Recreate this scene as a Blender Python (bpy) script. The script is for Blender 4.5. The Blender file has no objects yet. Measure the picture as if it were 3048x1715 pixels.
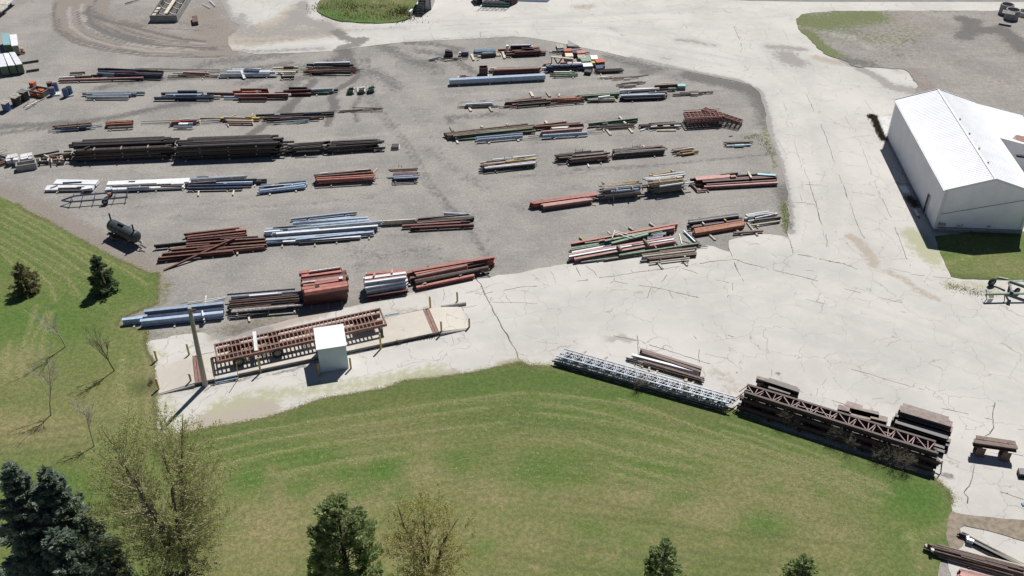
import bpy, bmesh, math, random
import numpy as np
from mathutils import Vector, Matrix, noise as mnoise
from mathutils.geometry import delaunay_2d_cdt

scene = bpy.context.scene
COL = scene.collection
# ---------------------------------------------------------------- camera, sky, sun, exposure
CX, CY, FPX, CAM_H = 1524.0, 857.5, 2900.0, 55.0
PITCH = math.atan(FPX / (4700.0 - CY))            # drone camera looking about 37 degrees down
PC, PS = math.cos(PITCH), math.sin(PITCH)
cam_data = bpy.data.cameras.new("camera")
cam_data.sensor_width = 36.0
cam_data.lens = FPX / 3048.0 * 36.0
cam_data.clip_start = 0.5
cam_data.clip_end = 6000.0
cam = bpy.data.objects.new("camera", cam_data)
cam.location = (0, 0, CAM_H)
cam.rotation_euler = (math.pi / 2 - PITCH, 0, 0)
COL.objects.link(cam)
scene.camera = cam

SUN_AZ, SUN_EL = math.radians(64.0), math.radians(55.0)
SUN = Vector((math.cos(SUN_EL) * math.cos(SUN_AZ), math.cos(SUN_EL) * math.sin(SUN_AZ), math.sin(SUN_EL)))
world = bpy.data.worlds.new("World")
scene.world = world
world.use_nodes = True
wn = world.node_tree
for n in list(wn.nodes): wn.nodes.remove(n)
sky = wn.nodes.new("ShaderNodeTexSky")
sky.sky_type = 'NISHITA'
sky.sun_disc = False
sky.sun_elevation = SUN_EL
sky.sun_rotation = math.pi / 2 - SUN_AZ
sky.air_density = 0.65
sky.dust_density = 0.1
sky.altitude = 300.0
bg = wn.nodes.new("ShaderNodeBackground")
bg.inputs[1].default_value = 0.05
wo = wn.nodes.new("ShaderNodeOutputWorld")
wn.links.new(sky.outputs[0], bg.inputs[0]); wn.links.new(bg.outputs[0], wo.inputs[0])
sl = bpy.data.lights.new("sun", 'SUN')
sl.energy = 5.0
sl.angle = math.radians(0.5)
sl.color = (1.0, 0.972, 0.935)
so = bpy.data.objects.new("sun", sl)
so.rotation_euler = (-SUN).to_track_quat('-Z', 'Y').to_euler()
so.location = SUN * 200
COL.objects.link(so)
scene.view_settings.view_transform = 'Standard'
scene.view_settings.look = 'None'
scene.view_settings.exposure = 0.10
scene.view_settings.gamma = 1.0
scene.view_settings.use_curve_mapping = False
scene.cycles.max_bounces = 5
scene.cycles.diffuse_bounces = 2
scene.cycles.transparent_max_bounces = 6

# ---------------------------------------------------------------- surveying: photograph point -> place on the ground (or at height z)
def gp(px, py, z=0.0):
    x = (px - CX) / FPX; y = (py - CY) / FPX
    d = (x, PC - y * PS, -PS - y * PC)
    t = (z - CAM_H) / d[2]
    return Vector((d[0] * t, d[1] * t, z))
def pr(P):
    X, Y, Z = P[0], P[1], P[2] - CAM_H
    zc = Y * PC - Z * PS; yc = -Y * PS - Z * PC
    return CX + FPX * X / zc, CY + FPX * yc / zc
# detail windows of the photograph: origin and enlargement
WIN = {k: (ox, oy, 2572 / 600.0) for k, (ox, oy) in dict(
    A1=(0, 0), A2=(600, 0), A3=(1200, 0), A4=(1800, 0), B1=(0, 300), B2=(600, 300), B3=(1200, 300), B4=(1800, 300),
    C1=(0, 600), C2=(600, 600), C3=(1050, 600), C4=(1600, 550), C5=(1900, 500), D1=(0, 880), D2=(550, 850), D3=(1000, 800),
    D4=(1600, 1000), D5=(2150, 1100), D6=(2448, 1200)).items()}
WIN.update(A5=(2400, 0, 3.975), B5=(2400, 250, 3.975), C6=(2400, 550, 3.975), E1=(2600, 1463, 5.75), F1=(1560, 120, 8.587),
           S=(0, 0, 1.0), V=(0, 0, 0.8448), T1=(0, 1200, 2.8137), T2=(700, 1265, 3.22), G1=(2848, 330, 9.66), H1=(0, 420, 9.908),
           H2=(2880, 780, 11.5), H3=(0, 90, 6.0375), H4=(1200, 0, 7.156))
def wp(w, x, y):
    ox, oy, s = WIN[w]
    return ox + x / s, oy + y / s
def gw(w, x, y, z=0.0):
    return gp(*wp(w, x, y), z)
def height_at(base_px, top_y):
    b = gp(*base_px); lo, hi = 0.0, 40.0
    for _ in range(50):
        m = (lo + hi) / 2
        if pr((b.x, b.y, m))[1] > top_y: lo = m
        else: hi = m
    return lo

# ---------------------------------------------------------------- mesh and object helpers
class MB:
    """collects boxes, prisms and tubes into one mesh"""
    def __init__(s): s.v = []; s.f = []
    def add(s, verts, faces):
        o = len(s.v); s.v += [tuple(p) for p in verts]; s.f += [tuple(i + o for i in f) for f in faces]; return s
    def prism(s, poly, z0, z1):
        n = len(poly); z0 = z0 if hasattr(z0, '__len__') else [z0] * n; z1 = z1 if hasattr(z1, '__len__') else [z1] * n
        v = [(p[0], p[1], z0[i]) for i, p in enumerate(poly)] + [(p[0], p[1], z1[i]) for i, p in enumerate(poly)]
        f = [tuple(range(n))[::-1], tuple(range(n, 2 * n))] + [(i, (i + 1) % n, n + (i + 1) % n, n + i) for i in range(n)]
        return s.add(v, f)
    def box(s, c, d, M=None):
        x, y, z = d[0] / 2, d[1] / 2, d[2] / 2
        v = [Vector((c[0] + a * x, c[1] + b * y, c[2] + e * z)) for e in (-1, 1) for a, b in ((-1, -1), (1, -1), (1, 1), (-1, 1))]
        if M: v = [M @ p for p in v]
        return s.add(v, [(3, 2, 1, 0), (4, 5, 6, 7), (0, 1, 5, 4), (1, 2, 6, 5), (2, 3, 7, 6), (3, 0, 4, 7)])
    def tube(s, a, b, r0, r1=None, n=8, cap=True):
        a, b = Vector(a), Vector(b); r1 = r0 if r1 is None else r1
        d = b - a
        if d.length < 1e-6: return s
        d.normalize(); u = d.orthogonal().normalized(); w = d.cross(u)
        v = []
        for c, r in ((a, r0), (b, r1)):
            v += [c + (u * math.cos(2 * math.pi * i / n) + w * math.sin(2 * math.pi * i / n)) * r for i in range(n)]
        f = [(i, (i + 1) % n, n + (i + 1) % n, n + i) for i in range(n)]
        if cap: f += [tuple(range(n))[::-1], tuple(range(n, 2 * n))]
        return s.add(v, f)
    def bar(s, a, b, w, h, up=(0, 0, 1)):
        a, b = Vector(a), Vector(b); d = b - a; L = d.length
        if L < 1e-6: return s
        d.normalize(); up = Vector(up)
        if abs(d.dot(up)) > 0.99: up = Vector((1, 0, 0))
        y = up.cross(d).normalized(); z = d.cross(y)
        v = [p + y * (sy * w / 2) + z * (sz * h / 2) for p in (a, b) for sy, sz in ((-1, -1), (1, -1), (1, 1), (-1, 1))]
        return s.add(v, [(0, 1, 2, 3), (7, 6, 5, 4), (0, 4, 5, 1), (1, 5, 6, 2), (2, 6, 7, 3), (3, 7, 4, 0)])
    def mesh(s, name, mat, smooth=False):
        me = bpy.data.meshes.new(name); me.from_pydata(s.v, [], s.f)
        me.materials.append(mat)
        if smooth: me.polygons.foreach_set("use_smooth", [True] * len(me.polygons))
        me.update(); return me
    def build(s, name, mat, parent=None, smooth=False):
        return link(name, s.mesh(name, mat, smooth), parent)
def link(name, me, parent=None):
    o = bpy.data.objects.new(name, me); COL.objects.link(o)
    if parent is not None: o.parent = parent
    return o
def thing(name, label, cat, loc=(0, 0, 0), rz=0.0, group=None):
    o = link(name, None); o.location = loc; o.rotation_euler = (0, 0, rz)
    o["label"] = label; o["category"] = cat; o["kind"] = "thing"
    if group: o["group"] = group
    return o
def tag(o, label, cat, group=None):
    o["label"] = label; o["category"] = cat; o["kind"] = "thing"
    if group: o["group"] = group
    return o
def struct(o, kind="structure", label=None):
    o["kind"] = kind
    if label: o["label"] = label
    return o

# ---------------------------------------------------------------- materials
def new_mat(name):
    m = bpy.data.materials.new(name); m.use_nodes = True
    nt = m.node_tree; b = nt.nodes["Principled BSDF"]
    return m, nt, b
class NT:
    def __init__(s, nt): s.nt = nt
    def n(s, t, **kw):
        x = s.nt.nodes.new(t)
        for k, v in kw.items(): setattr(x, k, v)
        return x
    def l(s, a, b): s.nt.links.new(a, b)
    def pos(s): return s.n("ShaderNodeNewGeometry").outputs["Position"]
    def noise(s, vec, scale, detail=3.0, rough=0.55, dist=0.0):
        x = s.n("ShaderNodeTexNoise"); x.inputs["Scale"].default_value = scale; x.inputs["Detail"].default_value = detail
        x.inputs["Roughness"].default_value = rough; x.inputs["Distortion"].default_value = dist; s.l(vec, x.inputs["Vector"]); return x.outputs[0]
    def scale(s, vec, sc):
        x = s.n("ShaderNodeVectorMath", operation='MULTIPLY'); s.l(vec, x.inputs[0]); x.inputs[1].default_value = sc; return x.outputs[0]
    def mix(s, fac, a, b, blend='MIX'):
        x = s.n("ShaderNodeMix", data_type='RGBA', blend_type=blend)
        for k, v in ((0, fac), (6, a), (7, b)):
            if hasattr(v, 'is_output'): s.l(v, x.inputs[k])
            elif k == 0: x.inputs[k].default_value = v
            else: x.inputs[k].default_value = (*v, 1.0) if len(v) == 3 else v
        return x.outputs[2]
    def math(s, op, a, b=None, clamp=False):
        x = s.n("ShaderNodeMath", operation=op); x.use_clamp = clamp
        for k, v in ((0, a), (1, b)):
            if v is None: continue
            if hasattr(v, 'is_output'): s.l(v, x.inputs[k])
            else: x.inputs[k].default_value = v
        return x.outputs[0]
    def ramp(s, v, a, b, smooth=True):
        x = s.n("ShaderNodeMapRange"); x.interpolation_type = 'SMOOTHSTEP' if smooth else 'LINEAR'
        s.l(v, x.inputs[0]); x.inputs[1].default_value = a; x.inputs[2].default_value = b; return x.outputs[0]
    def bump(s, h, strength, dist, b):
        x = s.n("ShaderNodeBump"); x.inputs["Strength"].default_value = strength; x.inputs["Distance"].default_value = dist
        s.l(h, x.inputs["Height"]); s.l(x.outputs[0], b.inputs["Normal"])
    def paint(s):
        a = s.n("ShaderNodeAttribute", attribute_name="paint"); sp = s.n("ShaderNodeSeparateColor"); s.l(a.outputs["Color"], sp.inputs[0])
        return sp.outputs[0], sp.outputs[1], sp.outputs[2], a.outputs["Alpha"]
MATS = {}
def pm(name, c1, c2=None, spot=None, rough=0.65, metal=0.0, sc=2.5, vary=0.18, spot_t=0.62, bump=0.15):
    """painted / rusted / weathered surface: two tones, a patchy third colour, and a small change from piece to piece"""
    if name in MATS: return MATS[name]
    m, nt, b = new_mat(name); k = NT(nt); p = k.pos()
    c2 = c2 or tuple(x * 0.7 for x in c1)
    n1 = k.noise(p, sc, 5.0, 0.62)
    col = k.mix(k.ramp(n1, 0.35, 0.68), c1, c2)
    if spot:
        n2 = k.noise(p, sc * 1.7, 6.0, 0.7, 0.6)
        col = k.mix(k.ramp(n2, spot_t, spot_t + 0.08), col, spot)
    oi = k.n("ShaderNodeObjectInfo"); hv = k.n("ShaderNodeHueSaturation")
    v = k.n("ShaderNodeMapRange"); k.l(oi.outputs["Random"], v.inputs[0]); v.inputs[3].default_value = 1 - vary; v.inputs[4].default_value = 1 + vary
    k.l(v.outputs[0], hv.inputs["Value"]); k.l(col, hv.inputs["Color"]); k.l(hv.outputs[0], b.inputs["Base Color"])
    b.inputs["Roughness"].default_value = rough; b.inputs["Metallic"].default_value = metal
    if bump: k.bump(k.noise(p, 18.0, 3.0), bump, 0.02, b)
    MATS[name] = m; return m
M = {}
def D(key, name, *a, **k): M[key] = pm(name, *a, **k)
D('dk', "black_mill_scale", (0.026, 0.020, 0.019), (0.013, 0.011, 0.011), (0.055, 0.034, 0.028), rough=0.5)
D('db', "dark_brown_rust", (0.075, 0.053, 0.047), (0.036, 0.026, 0.024), (0.12, 0.08, 0.065), rough=0.5)
D('wb', "weathered_brown_steel", (0.25, 0.19, 0.165), (0.16, 0.115, 0.10), (0.40, 0.34, 0.31))
D('br', "brown_rust", (0.17, 0.105, 0.08), (0.095, 0.058, 0.045), (0.26, 0.15, 0.10))
D('rb', "red_brown_rust", (0.20, 0.085, 0.06), (0.11, 0.05, 0.038), (0.28, 0.12, 0.08))
D('red', "faded_red_primer", (0.42, 0.165, 0.128), (0.32, 0.115, 0.088), (0.48, 0.25, 0.19), rough=0.5)
D('mr', "maroon_primer_and_shade", (0.115, 0.035, 0.034), (0.07, 0.024, 0.024), (0.20, 0.07, 0.06), rough=0.45)  # maroon primer, and the painted shade on the red boxes' sides
D('pk', "chalky_pink_primer", (0.42, 0.24, 0.21), (0.34, 0.17, 0.14), (0.22, 0.08, 0.06))
D('or', "orange_rust", (0.36, 0.15, 0.075), (0.22, 0.085, 0.045), (0.45, 0.23, 0.12))
D('bl', "blue_grey_steel", (0.42, 0.51, 0.63), (0.31, 0.40, 0.53), (0.52, 0.59, 0.67), rough=0.40, metal=0.2)
D('gv', "galvanised_steel", (0.45, 0.50, 0.55), (0.34, 0.39, 0.44), (0.55, 0.58, 0.6), rough=0.42, metal=0.5)
D('nv', "navy_steel", (0.065, 0.09, 0.15), (0.038, 0.052, 0.09), (0.13, 0.15, 0.20), rough=0.42, metal=0.25)
D('wh', "white_painted_steel", (0.72, 0.73, 0.74), (0.60, 0.62, 0.65), (0.42, 0.40, 0.38), spot_t=0.7, rough=0.5, vary=0.08)
D('gy', "grey_steel", (0.24, 0.23, 0.23), (0.15, 0.145, 0.145), (0.32, 0.29, 0.26))
D('gn', "green_painted_steel", (0.22, 0.29, 0.20), (0.13, 0.19, 0.13), (0.36, 0.38, 0.28))
D('ol', "olive_steel", (0.13, 0.13, 0.075), (0.08, 0.085, 0.05), (0.2, 0.16, 0.1))
D('yl', "yellow_paint", (0.52, 0.37, 0.06), (0.42, 0.28, 0.05), (0.25, 0.15, 0.07), spot_t=0.68)
D('cr', "cream_paint", (0.56, 0.52, 0.42), (0.46, 0.42, 0.33), (0.25, 0.17, 0.12), spot_t=0.66)
D('pw', "peeling_white_paint", (0.58, 0.58, 0.56), (0.38, 0.37, 0.36), (0.17, 0.09, 0.06), spot_t=0.55, sc=4)
D('py', "peeling_yellow_paint", (0.42, 0.29, 0.09), (0.26, 0.17, 0.08), (0.10, 0.07, 0.06), spot_t=0.55, sc=4)
D('ti', "weathered_timber", (0.40, 0.36, 0.30), (0.28, 0.25, 0.21), (0.5, 0.46, 0.4), rough=0.9)
D('tb', "pale_timber", (0.60, 0.53, 0.42), (0.46, 0.40, 0.31), rough=0.9)
D('cc', "cast_concrete", (0.34, 0.33, 0.31), (0.25, 0.245, 0.235), (0.42, 0.41, 0.38), rough=0.95, sc=1.5)
D('cb', "white_concrete_block", (0.62, 0.61, 0.59), (0.5, 0.49, 0.48), rough=0.95)
D('oc', "orange_paint", (0.48, 0.13, 0.06), (0.38, 0.09, 0.045), (0.55, 0.25, 0.15))
D('bu', "blue_drum_paint", (0.055, 0.14, 0.30), (0.04, 0.10, 0.22), (0.25, 0.12, 0.08), rough=0.45, spot_t=0.68)
D('tq', "turquoise_paint", (0.28, 0.48, 0.50), (0.22, 0.40, 0.43), rough=0.5)
D('bk', "black_paint", (0.03, 0.032, 0.034), (0.02, 0.021, 0.022), (0.07, 0.06, 0.055), rough=0.45)
D('rub', "tyre_rubber", (0.022, 0.022, 0.022), (0.035, 0.033, 0.03), rough=0.9)
D('rim', "dull_steel_rim", (0.35, 0.33, 0.31), (0.22, 0.19, 0.17), rough=0.5)
D('jg', "green_machine_paint", (0.05, 0.16, 0.10), (0.04, 0.12, 0.08), (0.30, 0.36, 0.28), rough=0.5)
D('yb', "yellow_bollard_paint", (0.50, 0.37, 0.10), (0.42, 0.30, 0.08), (0.30, 0.22, 0.10), spot_t=0.7, rough=0.6)
D('pol', "grey_pole_timber", (0.36, 0.34, 0.29), (0.28, 0.26, 0.22), (0.42, 0.37, 0.3), rough=0.9, sc=6)
COLOR_WORD = dict(dk="black", db="dark brown", wb="weathered brown", br="brown", rb="rusty red", red="primer red", mr="dark maroon", pk="faded pink", bl="blue grey", gv="galvanised",
                  nv="navy", wh="white", gy="grey", gn="green", ol="olive", yl="yellow", cr="cream", pw="flaking white", py="flaking yellow",
                  ti="weathered", tb="pale", cc="grey", cb="white", oc="orange", tq="turquoise", bk="black", bu="blue")
COLOR_WORD["or"] = "orange rusted"
random.seed(7); np.random.seed(7)
# ---------------------------------------------------------------- the ground: gravel yard, concrete, lawns
def poly_w(pts):
    """photo points -> ground XY array"""
    return np.array([gp(x, y).to_2d()[:] for x, y in pts])
def densify(P, step, jit, seed, closed=True):
    out = []; n = len(P)
    for i in range(n if closed else n - 1):
        a, b = P[i], P[(i + 1) % n]; L = np.linalg.norm(b - a); k = max(1, int(L / step))
        for j in range(k):
            out.append(a + (b - a) * j / k)
    if not closed: out.append(P[-1])
    out = np.array(out)
    if jit:
        d = np.array([[mnoise.noise((p[0] * 0.9, p[1] * 0.9, seed)) + 0.6 * mnoise.noise((p[0] * 2.7, p[1] * 2.7, seed + 5)),
                       mnoise.noise((p[0] * 0.9, p[1] * 0.9, seed + 11)) + 0.6 * mnoise.noise((p[0] * 2.7, p[1] * 2.7, seed + 17))] for p in out])
        out = out + d * jit
    return out
def chaikin(P):
    out = []
    for i in range(len(P)):
        a, b = P[i], P[(i + 1) % len(P)]
        out += [a * 0.75 + b * 0.25, a * 0.25 + b * 0.75]
    return np.array(out)
def pip(pts, poly):
    x, y = pts[:, 0], pts[:, 1]; inside = np.zeros(len(pts), bool); n = len(poly); j = n - 1
    for i in range(n):
        xi, yi = poly[i]; xj, yj = poly[j]
        if yi != yj:
            c = ((yi > y) != (yj > y)) & (x < (xj - xi) * (y - yi) / (yj - yi) + xi)
            inside ^= c
        j = i
    return inside
def dist_line(pts, line):
    """distance of every point to a polyline"""
    d = np.full(len(pts), 1e9)
    for a, b in zip(line[:-1], line[1:]):
        ab = b - a; t = np.clip(((pts - a) @ ab) / max(ab @ ab, 1e-9), 0, 1)
        q = a + t[:, None] * ab
        d = np.minimum(d, np.hypot(pts[:, 0] - q[:, 0], pts[:, 1] - q[:, 1]))
    return d
def stroke(val, pts, px_line, width, s, win='S'):
    L = np.array([gw(win, x, y).to_2d()[:] for x, y in px_line])
    lo, hi = L.min(0) - 3 * width, L.max(0) + 3 * width
    m = np.all((pts > lo) & (pts < hi), axis=1)
    if m.any():
        idx = np.nonzero(m)[0]; d = dist_line(pts[idx], L)
        val[idx] = np.maximum(val[idx], s * np.exp(-(d / width) ** 2))
def blob(val, pts, px, py, rx, ry, s, ang=0.0):
    c = gp(px, py); dx = pts[:, 0] - c.x; dy = pts[:, 1] - c.y; ca, sa = math.cos(ang), math.sin(ang)
    u = (dx * ca + dy * sa) / rx; v = (-dx * sa + dy * ca) / ry
    val[:] = np.maximum(val, s * np.exp(-(u * u + v * v)))
def set_paint(me, arr):
    a = me.color_attributes.new("paint", 'FLOAT_COLOR', 'POINT'); a.data.foreach_set("color", np.ascontiguousarray(arr, dtype=np.float32).ravel())
def sheet(name, outline, z, spacing, mat, paint=None, jit=0.12, seed=1.0, smooth=True, relief=0.0):
    P = poly_w(outline)
    if smooth: P = chaikin(P)
    P = densify(P, 0.45, jit, seed)
    lo, hi = P.min(0), P.max(0)
    gx, gy = np.meshgrid(np.arange(lo[0], hi[0], spacing), np.arange(lo[1], hi[1], spacing))
    G = np.stack([gx.ravel(), gy.ravel()], 1); G = G[pip(G, P)]
    G = G + np.random.uniform(-0.2, 0.2, G.shape) * spacing
    # leave a little room along the border
    keep = np.ones(len(G), bool)
    cell = {}
    for i, p in enumerate(P): cell.setdefault((int(p[0] // 1), int(p[1] // 1)), []).append(p)
    for i, g in enumerate(G):
        cx, cy = int(g[0] // 1), int(g[1] // 1)
        for q in cell.get((cx, cy), ()):
            if abs(q[0] - g[0]) + abs(q[1] - g[1]) < 0.12: keep[i] = False; break
    G = G[keep]
    n = len(P)
    V = [Vector(p) for p in P.tolist()] + [Vector(p) for p in G.tolist()]
    E = [(i, (i + 1) % n) for i in range(n)]
    r = delaunay_2d_cdt(V, E, [], 0, 1e-5, False)
    ov = np.array([v[:] for v in r[0]]); of = np.array([f[:] for f in r[2] if len(f) == 3])
    cen = ov[of].mean(1); of = of[pip(cen, P)]
    me = bpy.data.meshes.new(name)
    zz = np.full(len(ov), z)
    if relief:
        zz = zz + relief * np.array([mnoise.noise((p[0] * 0.35, p[1] * 0.35, seed)) for p in ov]) * 0.5 + relief * 0.5
    me.from_pydata(np.column_stack([ov, zz]).tolist(), [], of.tolist()); me.materials.append(mat)
    if paint is not None: set_paint(me, paint(ov))
    me.update()
    return struct(link(name, me))

# ---- gravel
def gravel_mat():
    m, nt, b = new_mat("yard_gravel"); k = NT(nt); p = k.pos(); dk, brn, pale, grn = k.paint()
    n1 = k.noise(p, 0.16, 4.0); n2 = k.noise(p, 1.1, 5.0, 0.65); n3 = k.noise(p, 9.0, 3.0, 0.7)
    st = k.scale(p, (0.35, 1.6, 1.0)); n4 = k.noise(st, 0.6, 5.0, 0.6, 0.5)
    col = k.mix(k.ramp(n1, 0.35, 0.65), (0.306, 0.289, 0.264), (0.240, 0.229, 0.212))
    col = k.mix(k.math('MULTIPLY', k.ramp(n4, 0.5, 0.75), 0.45), col, (0.185, 0.172, 0.160))
    col = k.mix(k.math('MULTIPLY', k.ramp(n2, 0.48, 0.7), 0.35), col, (0.37, 0.345, 0.315))
    jag = k.math('SUBTRACT', k.noise(p, 1.9, 6.0, 0.7), 0.5)
    stj = k.math('SUBTRACT', k.noise(p, 0.7, 8.0, 0.72, 1.2), 0.5)
    def lay(col, f, c, j, amt):
        g = k.ramp(k.math('ADD', f, k.math('MULTIPLY', k.math('ADD', jag, stj), j)), 0.12, 0.72); g = k.math('MULTIPLY', g, k.ramp(f, 0.0, 0.22))
        return k.mix(k.math('MULTIPLY', g, amt), col, c)
    col = lay(col, brn, (0.235, 0.203, 0.176), 1.1, .9)
    col = lay(col, pale, (0.37, 0.35, 0.325), 1.2, .7)
    col = lay(col, dk, (0.118, 0.112, 0.108), 1.25, .85)
    gj = k.ramp(k.math('ADD', k.math('MULTIPLY', jag, 1.6), grn), 0.35, 0.75)
    gj = k.math('MULTIPLY', gj, k.ramp(grn, 0.02, 0.2))
    col = k.mix(gj, col, (0.135, 0.155, 0.062))
    col = k.mix(k.math('MULTIPLY', k.ramp(n3, 0.3, 0.75), 0.5), col, k.mix(0.5, col, (0.6, 0.57, 0.53), 'MULTIPLY'))
    v = k.n("ShaderNodeTexVoronoi"); v.inputs["Scale"].default_value = 7.0; k.l(p, v.inputs["Vector"])
    col = k.mix(k.math('MULTIPLY', k.ramp(v.outputs["Distance"], 0.1, 0.0), 0.5), col, (0.5, 0.48, 0.45))
    g1 = k.noise(p, 4.2, 3.0, 0.8); col = k.mix(k.math('MULTIPLY', k.ramp(g1, 0.42, 0.60), 0.6), col, k.mix(1.0, col, (0.66, 0.655, 0.65), 'MULTIPLY'))
    g2 = k.noise(p, 15.0, 2.0, 0.8); col = k.mix(k.math('MULTIPLY', k.ramp(g2, 0.45, 0.62), 0.6), col, k.mix(1.0, col, (1.5, 1.48, 1.45), 'MULTIPLY'))
    k.l(col, b.inputs["Base Color"]); b.inputs["Roughness"].default_value = 0.95
    k.bump(k.noise(p, 6.0, 4.0, 0.7), 0.6, 0.06, b)
    return m
GRAVEL = gravel_mat()
def yard_paint(pts):
    a = np.zeros((4, len(pts)))
    dk, br, pa, gr = a
    # turning arcs of the lorries, upper left
    inner = [(330, 0), (318, 30), (330, 62), (400, 92), (500, 118), (600, 128), (690, 133)]
    outer = [(160, 0), (152, 45), (158, 90), (210, 128), (300, 152), (420, 168), (600, 172), (720, 168)]
    I = np.array([gp(x, y).to_2d()[:] for x, y in inner]); O = np.array([gp(x, y).to_2d()[:] for x, y in outer])
    def res(P, n=40):
        s = np.r_[0, np.cumsum(np.hypot(*np.diff(P, axis=0).T))]; t = np.linspace(0, s[-1], n)
        return np.stack([np.interp(t, s, P[:, 0]), np.interp(t, s, P[:, 1])], 1)
    I, O = res(I), res(O)
    rr = random.Random(3)
    hull = np.vstack([I, O[::-1]]); ins = pip(pts, hull); br[ins] = 1.0
    for i in range(60):
        f = rr.random(); L = I * (1 - f) + O * f; lo, hi = L.min(0) - 2, L.max(0) + 2
        idx = np.nonzero(np.all((pts > lo) & (pts < hi), axis=1))[0]
        if len(idx) == 0: continue
        w = rr.uniform(0.12, 0.4); tgt = rr.choice([dk, br, br, pa])
        j0 = rr.randrange(0, 18); j1 = rr.randrange(22, 40)
        d = dist_line(pts[idx], L[j0:j1]); tgt[idx] = np.maximum(tgt[idx], rr.uniform(0.45, 0.95) * np.exp(-(d / w) ** 2))
    S = lambda v, line, w, s, win='S': stroke(v, pts, line, w, s, win)
    # soil washed over the track
    S(br, [(270, 40), (330, 64), (420, 84), (520, 118), (620, 124), (690, 100)], 2.2, .75); S(br, [(600, 40), (640, 90), (670, 110)], 4.0, .7); S(br, [(380, 70), (520, 70), (620, 60)], 4.0, .45)
    S(dk, [(250, 38), (310, 60), (400, 82), (470, 100), (540, 116), (610, 124)], 0.35, .95); S(dk, [(370, 66), (480, 84), (600, 92)], 0.3, .5)
    S(dk, [(280, 40), (330, 62), (420, 78)], 1.1, .5); S(dk, [(430, 62), (540, 70), (640, 82)], .8, .35)
    # damp wheel marks
    S(dk, [(0, 378), (110, 372), (220, 366), (330, 352), (430, 330), (520, 312), (620, 300)], 1.0, .65)
    S(dk, [(0, 398), (60, 390), (150, 380)], .7, .55); S(dk, [(370, 350), (420, 328), (500, 318), (580, 306)], .2, .8)
    S(dk, [(300, 262), (360, 250), (450, 238), (560, 230), (640, 214), (760, 205), (860, 190)], 1.0, .6)
    S(dk, [(600, 195), (680, 180), (770, 170), (850, 158)], 1.6, .5); S(dk, [(600, 300), (660, 290), (740, 270), (800, 255)], 1.0, .5)
    S(dk, [(720, 250), (800, 225), (880, 200), (960, 190), (1010, 178)], 1.1, .6); S(dk, [(860, 260), (880, 236), (940, 222), (985, 225)], 1.3, .6)
    S(dk, [(745, 402), (790, 370), (830, 340), (870, 310), (900, 280), (935, 240)], .7, .95); S(dk, [(820, 370), (850, 345), (880, 300)], .5, .8)
    S(dk, [(1000, 320), (985, 295), (1000, 270), (1050, 240), (1066, 225), (1055, 200), (1040, 170), (1020, 150)], .55, .95)
    S(dk, [(975, 372), (985, 340), (1000, 300)], .6, .8); S(dk, [(1063, 360), (1050, 320), (1075, 285), (1050, 262)], .5, .6)
    S(dk, [(1000, 178), (1030, 160), (1020, 145)], 1.3, .8); S(dk, [(1130, 130), (1180, 160), (1240, 185), (1300, 200)], 1.6, .55)
    S(dk, [(1110, 215), (1150, 235), (1180, 260)], 1.6, .55); S(dk, [(1240, 150), (1330, 165), (1370, 190), (1410, 215)], 1.2, .55)
    S(dk, [(1215, 128), (1300, 132), (1370, 148), (1345, 160)], .9, .6); S(dk, [(1225, 180), (1260, 205), (1310, 215)], 1.5, .4)
    S(dk, [(1810, 170), (1880, 190), (1960, 205), (1920, 214)], 1.3, .6); S(dk, [(2050, 225), (2150, 245), (2230, 265), (2265, 290), (2290, 340)], 1.6, .85)
    S(dk, [(2240, 300), (2270, 330), (2275, 370)], 1.3, .55); S(dk, [(2000, 230), (2060, 235), (2120, 246)], 1.4, .4)
    S(dk, [(1340, 350), (1430, 345), (1480, 340)], .9, .5); S(dk, [(1190, 370), (1260, 362), (1320, 366)], .5, .3); S(dk, [(1338, 350), (1340, 366)], .5, .6)
    S(dk, [(1270, 440), (1310, 480), (1370, 520), (1440, 560)], 1.0, .3); S(dk, [(1060, 790), (1090, 780), (1060, 820)], .5, .35)
    S(dk, [(1050, 745), (1120, 760), (1200, 755), (1270, 745)], 1.6, .35); S(dk, [(1500, 610), (1560, 620)], 1.2, .3)
    for i in range(46):
        x, y = rr.uniform(100, 2250), rr.uniform(200, 840); blob(dk, pts, x, y, rr.uniform(1, 4), rr.uniform(.4, 1.4), rr.uniform(.12, .34), rr.uniform(-.3, .3))
        x, y = rr.uniform(50, 2250), rr.uniform(180, 840); blob(pa, pts, x, y, rr.uniform(2, 6), rr.uniform(.5, 1.8), rr.uniform(.12, .38), rr.uniform(-.2, .3))
    for i in range(26):
        y = rr.choice([230, 300, 400, 520, 610, 760]) + rr.uniform(-18, 18); x = rr.uniform(200, 900) if i % 2 else rr.uniform(1300, 1900); l = rr.uniform(250, 700)
        S(rr.choice([pa, pa, dk]), [(x, y), (x + l * .5, y - l * .03), (x + l, y - l * .08)], rr.uniform(.25, .6), rr.uniform(.25, .5))
    for i in range(10):
        o = rr.uniform(-60, 60); S(rr.choice([pa, dk]), [(1130 + o, 170), (1150 + o, 300), (1260 + o, 440), (1330 + o, 560), (1420 + o * .6, 680), (1470, 790)], rr.uniform(.25, .5), rr.uniform(.25, .5))
    # brown soil along the grass, weeds
    S(br, [(0, 570), (60, 590), (150, 640), (240, 690), (330, 745), (400, 785), (450, 810)], 1.6, .8); S(br, [(390, 740), (450, 800)], 2.0, .6)
    S(br, [(470, 830), (480, 870), (440, 900), (380, 940)], 1.5, .6)
    S(gr, [(470, 870), (500, 850), (480, 900)], 1.0, .55); S(gr, [(400, 1000), (500, 995), (580, 985), (640, 985), (700, 975), (760, 960), (850, 935)], .7, .5)
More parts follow.
